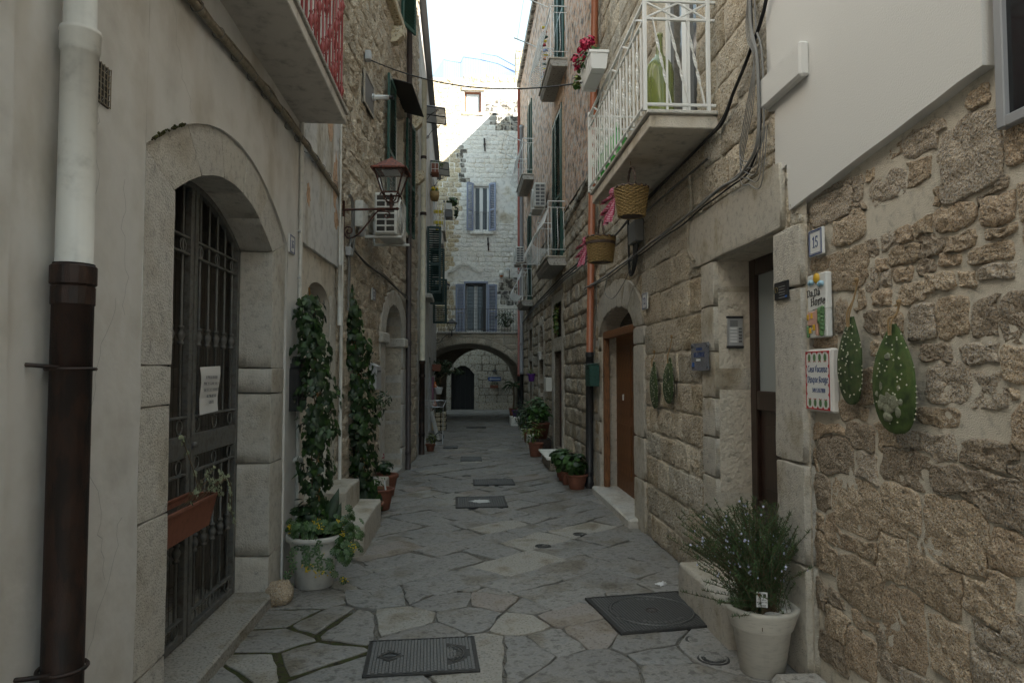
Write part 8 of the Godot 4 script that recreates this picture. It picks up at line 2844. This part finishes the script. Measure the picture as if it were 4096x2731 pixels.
func block(called: String, label: String, category: String, a: Vector3, b: Vector3, m: Material, bevel := 0.02, group := "") -> Node3D:
	var c := (a + b) * 0.5
	c.y = minf(a.y, b.y)
	var t := thing(called, label, category, Transform3D(Basis(), c), group)
	var h := absf(b.y - a.y)
	inst("stone", stone_mesh(rect((a.x - b.x) * 0.5 * signf(a.x - b.x) * -1.0, absf(a.x - b.x) * 0.5, -absf(a.z - b.z) * 0.5, absf(a.z - b.z) * 0.5), 0.0, h, bevel, 0.014, 0.09, 0.0, 0.02, m, 0.1), t, Transform3D(Basis(Vector3.RIGHT, -PI / 2), Vector3.ZERO))
	return t

func build_small_things() -> void:
	var st: SurfaceTool
	var t := cover(-0.28, -4.18, 0.66, 0.5, 0.06, "rectangular iron cover lettered FOGNATURA in the foreground paving", Vector2i(31, 22), "sewer")
	# emblem and curved lettering
	st = S()
	for k in 2:
		var r := 0.072 - 0.014 * k
		var c := Vector3(-0.19, 0.013, 0.0)
		for e in 4:
			var p := [Vector3(r, 0, 0), Vector3(0, 0, r), Vector3(-r, 0, 0), Vector3(0, 0, -r)]
			bar(st, c + p[e], c + p[(e + 1) % 4], 0.004)
	box(st, Vector3(-0.19, 0.013, 0), Vector3(0.07, 0.004, 0.012), 0.001)
	for q in [0.09, 0.15]:
		var arc := ring_pts(Vector3(0.1, 0.013, 0), q, 12, -0.95, 0.95)
		for i in arc.size() - 1:
			bar(st, arc[i], arc[i + 1], 0.004)
	for e in [-0.95, 0.95]:
		bar(st, Vector3(0.1 + cos(e) * 0.09, 0.013, sin(e) * 0.09), Vector3(0.1 + cos(e) * 0.15, 0.013, sin(e) * 0.15), 0.004)
	obj("emblem", st, M.cast_iron_worn, t)
	var w := "FOGNATURA"
	for i in w.length():
		var a := lerpf(0.82, -0.82, i / 8.0)
		var up := Vector3(-cos(a), 0, -sin(a))
		text(t, w[i], 0.042, Vector3(0.1 + cos(a) * 0.12, 0.0125, sin(a) * 0.12), M.cast_iron_worn, "letter", 0, false, Basis(up.cross(Vector3.UP), up, Vector3.UP), 0.004)
	t = cover(1.29, -4.84, 0.75, 0.72, 0.16, "large square iron cover with a raised ring near the white step stone", Vector2i(32, 30), "ring")
	st = S(true)
	tube(st, ring_pts(Vector3(0, 0.012, 0), 0.29, 48), 0.006, 6, false)
	obj("ring", st, M.cast_iron_worn, t)
	st = S()
	for i in 9:
		var a := 2.2 - i * 0.16
		box(st, Vector3(cos(a) * 0.23, 0.013, sin(a) * 0.23), Vector3(0.018, 0.005, 0.03), 0.001, Basis(Vector3.UP, -a + PI / 2))
	for i in 4:
		var a := -1.3 + i * 0.16 - 0.3
		box(st, Vector3(cos(a) * 0.23, 0.013, sin(a) * 0.23), Vector3(0.018, 0.005, 0.03), 0.001, Basis(Vector3.UP, -a + PI / 2))
	obj("worn_letters", st, M.cast_iron_worn, t)
	st = S(true)
	lathe(st, [Vector2(0.045, 0.01), Vector2(0.04, 0.016), Vector2(0.03, 0.012), Vector2(0.001, 0.008)], 16)
	obj("lift_hole", st, M.iron_dark, t)
	t = cover(0.15, -8.98, 0.66, 0.72, 0.02, "iron cover with a white splash of paint in the middle of the alley", Vector2i(20, 18), "")
	var e := PackedVector2Array()
	for i in 26:
		var a := TAU * i / 26
		var r := 0.1 + 0.07 * nz.get_noise_2d(cos(a) * 3.0, sin(a) * 3.0 + 4.0)
		e.append(Vector2(cos(a) * r * 1.2, sin(a) * r))
	st = S()
	prism(st, e, 0.0, 0.002)
	var sp := obj("paint_splash", st, M.tile_white, t)
	sp.transform = Transform3D(Basis(Vector3.RIGHT, -PI / 2), Vector3(0, 0.0145, 0))
	t = cover(0.37, -10.57, 0.63, 0.52, 0.02, "iron cover with a small pale splash behind the painted one", Vector2i(18, 14), "")
	st = S()
	e = PackedVector2Array()
	for i in 16:
		var a := TAU * i / 16
		e.append(Vector2(cos(a) * 0.06 * (1 + 0.6 * nz.get_noise_2d(cos(a) * 2, sin(a) * 2)), sin(a) * 0.08))
	prism(st, e, 0.0, 0.002)
	obj("paint_splash", st, M.cast_iron_worn, t).transform = Transform3D(Basis(Vector3.RIGHT, -PI / 2), Vector3(0, 0.0145, 0))
	cover(0.03, -13.4, 0.41, 0.58, 0.0, "narrow iron drain grate beyond the painted cover", Vector2i(14, 14), "")
	cover(-0.43, -15.55, 0.33, 0.4, 0.0, "small iron drain grate beside the folded drying rack", Vector2i(10, 10), "")
	cover(0.2, -21.0, 0.6, 0.3, 0.0, "flat iron drain cover just before the archway", Vector2i(0, 0), "")
	round_cover(1.16, -7.19, 0.075, "small round iron lid furthest up near the arched wooden door")
	round_cover(0.72, -6.72, 0.08, "small dark round iron lid alone in mid paving")
	round_cover(-0.05, -11.28, 0.08, "small round iron lid behind the farther iron cover")
	round_cover(1.47, -4.32, 0.10, "round water meter lid next to the large square cover")
	round_cover(1.45, -4.05, 0.10, "round water meter lid close to the cream pot")
	# stone blocks and steps
	block("stone_step", "low worn stone step block beside the white pot", "stone step", Vector3(-1.5, -0.02, -7.75), Vector3(-0.98, 0.29, -6.42), M.ashlar_smooth[1], 0.025, "stone step blocks on the left")
	block("stone_step", "tall stone step block against the wall behind the ivy", "stone step", Vector3(-1.52, -0.02, -7.6), Vector3(-1.2, 0.54, -6.75), M.ashlar_smooth[0], 0.025, "stone step blocks on the left")
	block("stone_step", "worn stone block between the terracotta pots", "stone step", Vector3(-1.45, -0.02, -9.35), Vector3(-1.08, 0.3, -8.8), M.ashlar_smooth[2], 0.025, "stone step blocks on the left")
	block("stone_step", "rounded stone step in front of the glazed brown door behind the rosemary", "stone step", Vector3(1.58, -0.02, -5.15), Vector3(1.9, 0.27, -4.15), M.ashlar_smooth[1], 0.03)
	block("stone_block", "whitish stone block at the foot of the bright geranium", "stone block", Vector3(1.32, -0.02, -16.0), Vector3(1.72, 0.26, -15.4), M.portal[1], 0.02, "blocks along the rusticated wall")
	block("stone_block", "grey stone block at the foot of the far downpipes", "stone block", Vector3(1.34, -0.02, -18.3), Vector3(1.7, 0.2, -17.8), M.portal[2], 0.02, "blocks along the rusticated wall")
	block("stone_block", "white block carrying the purple pot and yucca under the archway", "stone block", Vector3(1.3, -0.02, -22.5), Vector3(1.62, 0.28, -21.6), M.whitewash[1], 0.02, "blocks along the rusticated wall")
	t = thing("marble_step", "stone step with a white marble slab in front of the red door", "stone step", at(1.56, 0, -12.4))
	st = S()
	box(st, Vector3(0.02, 0.09, 0), Vector3(0.4, 0.19, 1.3), 0.015)
	obj("base", st, M.ashlar[2], t)
	st = S()
	box(st, Vector3(0, 0.205, 0), Vector3(0.48, 0.035, 1.42), 0.008)
	obj("slab", st, M.whitewash[0], t)
	# worn boulder at the foot of the portal
	t = thing("boulder", "rounded pale boulder at the foot of the stone portal beside the white pot", "boulder", at(-1.4, 0.0, -5.22))
	st = S(true)
	for i in 10:
		for k in 16:
			var q := []
			for c in [[i, k], [i + 1, k], [i + 1, k + 1], [i, k + 1]]:
				var u: float = PI * c[0] / 10.0
				var a: float = TAU * (c[1] % 16) / 16.0
				var d := Vector3(sin(u) * cos(a), cos(u), sin(u) * sin(a))
				var r := 1.0 + 0.28 * nz.get_noise_3dv(d * 1.3)
				q.append(d * Vector3(0.1, 0.1, 0.12) * r + Vector3(0, 0.06, 0))
			if i > 0:
				tri(st, q[0], q[3], q[2])
			if i < 9:
				tri(st, q[0], q[2], q[1])
	obj("stone", st, M.rubble_stone[1], t)
	t = thing("flower_pot", "small pink pot half hidden behind the jamb of the glazed door", "flower pot", on(FR2, 5.5, 0.56, -0.06))
	pot(t, 0.045, 0.065, 0.12, M.pink_pot, 0.025, 0.005, 16)
	# drying rack and clutter on the left
	t = thing("drying_rack", "folding steel drying rack standing by the grey wall", "drying rack", at(-0.84, 0, -16.2))
	st = S(true)
	for x in [-0.22, 0.22]:
		tube(st, [Vector3(x, 0.92, 0), Vector3(x * 0.98, 0.45, 0.06), Vector3(x * 0.95, 0.01, 0.1)], 0.010, 6)
		tube(st, [Vector3(x, 0.92, 0.08), Vector3(x * 0.98, 0.45, 0.02), Vector3(x * 0.95, 0.01, -0.06)], 0.010, 6)
	tube(st, [Vector3(-0.21, 0.012, 0.1), Vector3(0.21, 0.012, 0.1)], 0.010, 6)
	tube(st, [Vector3(-0.28, 1.02, -0.15), Vector3(0.28, 1.02, -0.15), Vector3(0.22, 0.88, 0.15), Vector3(-0.22, 0.88, 0.15), Vector3(-0.28, 1.02, -0.15)], 0.011, 6)
	obj("legs", st, M.steel, t)
	st = S(true)
	for i in 7:
		var u := (i + 1) / 8.0
		tube(st, [Vector3(-0.27, 1.02, -0.15).lerp(Vector3(-0.22, 0.88, 0.15), u), Vector3(0.27, 1.02, -0.15).lerp(Vector3(0.22, 0.88, 0.15), u)], 0.003, 4)
	obj("wires", st, M.steel, t)
	t = thing("leaning_board", "mauve board leaning upright against the grey wall", "board", on(FL4, 4.9, 0.95, 0.06))
	st = S()
	bx(st, Vector3(0, 0, 0), Vector3(0.5, 0.62, 0.05), 0.006)
	obj("board", st, M.mauve_board, t)
	t = thing("white_bucket", "white bucket pot hanging from the grey wall under the shrub", "flower pot", on(FL4, 5.1, 1.1, 0.24))
	pot(t, 0.08, 0.12, 0.18, M.white_paint, 0.02, 0.006, 18)
	st = S(true)
	tube(st, [Vector3(-0.11, 0.17, 0), Vector3(-0.05, 0.26, -0.1), Vector3(0.05, 0.26, -0.1), Vector3(0.11, 0.17, 0)], 0.006, 5)
	obj("handle", st, M.white_paint, t)
	t = thing("wooden_post", "whitish wooden post leaning on the grey wall behind the drying rack", "post", at(-0.82, 0.0, -17.0))
	st = S()
	bar(st, Vector3(0.05, 0.02, 0.0), Vector3(-0.13, 0.72, -0.1), 0.08, 0.08, 0.01)
	obj("post", st, M.pot_white, t)
	st = S(true)
	var hoop := []
	for q in ring_pts(Vector3.ZERO, 0.1, 16):
		hoop.append(Vector3(0.08 + q.x, 0.11 + q.z, 0.02))
	tube(st, hoop, 0.012, 5, false)
	obj("black_hoop", st, M.pipe_black, t)
	for q in [[1.25, "upper orange dried gourd hanging on the grey wall"], [0.75, "lower orange dried gourd hanging on the grey wall"]]:
		t = thing("gourd", q[1], "gourd", on(FL4, 5.2, q[0], 0.14), "gourds on the grey wall")
		st = S(true)
		lathe(st, [Vector2(0.001, 0), Vector2(0.05, 0.02), Vector2(0.065, 0.06), Vector2(0.045, 0.1), Vector2(0.02, 0.15), Vector2(0.008, 0.2), Vector2(0.001, 0.2)], 14)
		obj("gourd", st, M.orange_plastic, t)
	# fittings of the end house
	t = thing("wall_lantern", "small black wall lantern beside the far balcony door", "wall lamp", on(FE, 2.2, 4.52, 0.02))
	st = S(true)
	tube(st, curve([Vector3(0, 0.22, 0), Vector3(0, 0.34, 0.06), Vector3(0, 0.3, 0.14), Vector3(0, 0.24, 0.14)], 5), 0.012, 6)
	obj("bracket", st, M.black_paint, t)
	lantern(t, Vector3(0, 0.02, 0.14), 0.55, M.black_paint, M.black_paint)
	t = thing("alarm_siren", "cream alarm siren with an orange lens on the end house", "alarm", on(FE, 4.09, 5.0, 0.02))
	st = S(true)
	lathe(st, [Vector2(0.001, 0.04), Vector2(0.07, 0.05), Vector2(0.085, 0.12), Vector2(0.07, 0.22), Vector2(0.001, 0.24)], 16, Vector3(0, 0, 0.06))
	obj("case", st, M.cream_paint, t)
	st = S(true)
	lathe(st, [Vector2(0.001, 0.0), Vector2(0.05, 0.01), Vector2(0.06, 0.05)], 14, Vector3(0, 0, 0.07))
	obj("lens", st, M.orange_plastic, t)
	t = thing("security_camera", "white camera on a bent arm beside the alarm siren", "camera", on(FE, 4.37, 4.95, 0.02))
	st = S(true)
	tube(st, curve([Vector3(0, 0, 0), Vector3(0.0, 0.15, 0.08), Vector3(0.0, 0.3, 0.12), Vector3(-0.03, 0.32, 0.16)], 5), 0.012, 6)
	obj("arm", st, M.black_paint, t)
	st = S()
	box(st, Vector3(-0.07, 0.31, 0.2), Vector3(0.08, 0.06, 0.2), 0.006, Basis(Vector3.UP, 0.4))
	obj("body", st, M.white_paint, t)
	for q in [[3.5, 9.43, 0.48, "upper rusty iron wall tie on the whitewashed end house"], [3.63, 5.92, 0.47, "lower iron wall tie under the middle window of the end house"], [1.98, 5.53, 0.2, "short iron wall tie at the left edge of the end house"]]:
		t = thing("wall_tie", q[3], "wall tie", on(FE, q[0], q[1], 0.02), "iron wall ties on the end house")
		st = S()
		box(st, Vector3(0, q[2] * 0.5, 0.02), Vector3(0.05, q[2], 0.03), 0.008, Basis(Vector3.BACK, 0.06))
		box(st, Vector3(0, q[2] * 0.5, 0.04), Vector3(0.08, 0.08, 0.05), 0.01)
		obj("bar", st, M.iron_brown, t)
	# terrace railing and chimney on top of the end house
	t = thing("terrace_railing", "thin blue railing of the roof terrace on the end house", "railing", FE)
	for pl in [[[1.7, 12.12, -0.2], [2.04, 12.7, -1.2], [2.65, 12.6, -1.6], [2.74, 12.81, -1.5], [3.36, 12.74, -1.5], [3.98, 12.6, -1.4], [4.6, 12.32, -1.2]], [[3.38, 12.97, -2.4], [3.94, 12.88, -2.4], [4.6, 12.53, -2.2]]]:
		st = S(true)
		var top := []
		for q in pl:
			var k: float = (23.7 - q[2]) / 23.7
			top.append(Vector3(3.0 + (q[0] - 3.0) * k, 1.7 + (q[1] - 1.7) * k, q[2]))
		tube(st, top, 0.016, 6)
		var low := []
		for q in top:
			low.append(Vector3(q.x, 12.1 if pl.size() > 4 else q.y - 0.28, q.z))
		if pl.size() < 4:
			tube(st, low, 0.012, 6)
		obj("rail", st, M.blue_paint, t)
		for i in top.size() - 1:
			var a: Vector3 = top[i]
			var b: Vector3 = top[i + 1]
			var n := maxi(1, int(a.distance_to(b) / 0.085))
			st = S()
			for k in n:
				var u := float(k) / n
				bar(st, a.lerp(b, u), low[i].lerp(low[i + 1], u), 0.009)
			obj("railing_bars", st, M.blue_paint, t)
	var ch := courses(4.62, 5.05, 11.6, 13.35, Vector2(0.2, 0.28), Vector2(0.2, 0.4), 0.003, [])
	t = thing("chimney", "pale square stone chimney rising beside the end house", "chimney", on(FE, 0, 0, -0.4))
	st = S()
	bx(st, Vector3(4.63, 11.0, -0.5), Vector3(5.04, 13.34, -0.005), 0.0)
	obj("shaft", st, M.tufa[1], t)
	stones(t, ch, M.tufa, "chimney_stone", {zb = -0.01, zf = 0.01, bevel = 0.01, rough = 0.012, sub = 0.12, bulge = 0.0, jit = 0.015})
	# in the courtyard
	t = thing("street_sign", "blue street sign with a white arrow on the courtyard wall", "street sign", on(FB, 5.12, 1.38, 0.04))
	st = S()
	box(st, Vector3.ZERO, Vector3(0.56, 0.17, 0.012), 0.004)
	obj("plate", st, M.sign_blue, t)
	st = S()
	prism(st, PackedVector2Array([Vector2(-0.25, 0), Vector2(-0.16, 0.055), Vector2(-0.16, 0.025), Vector2(0.25, 0.025), Vector2(0.25, -0.025), Vector2(-0.16, -0.025), Vector2(-0.16, -0.055)]), 0.0, 0.008)
	obj("arrow", st, M.tile_white, t)
	t = thing("wall_planter", "terracotta planter with a grey-green plant under the blue street sign", "flower box", on(FB, 5.1, 0.97, 0.12))
	st = S()
	bx(st, Vector3(-0.18, 0, -0.08), Vector3(0.18, 0.13, 0.1), 0.012)
	obj("box", st, M.terracotta, t)
	leaf_cloud(t, "leaves", Vector3(0, 0.2, 0), Vector3(0.24, 0.12, 0.12), 120, 0.06, "lance", [M.leaf_olive])
	t = thing("wall_lantern", "small dark lantern on the courtyard wall above the blue sign", "wall lamp", on(FB, 5.12, 1.6, 0.02))
	lantern(t, Vector3(0, 0.0, 0.1), 0.5, M.black_paint, M.black_paint)
	# litter
	t = thing("paper_scrap", "crumpled white paper scrap on the paving behind the large square cover", "litter", at(1.52, 0.014, -5.42))
	st = S()
	for i in 5:
		box(st, Vector3(0.015 * i - 0.03, 0.006 + 0.004 * (i % 2), 0.008 * (i % 3)), Vector3(0.03, 0.002, 0.024), 0.0, Basis(Vector3(1, 0.3, 0.5).normalized(), 0.5 * i))
	obj("paper", st, M.paper, t)
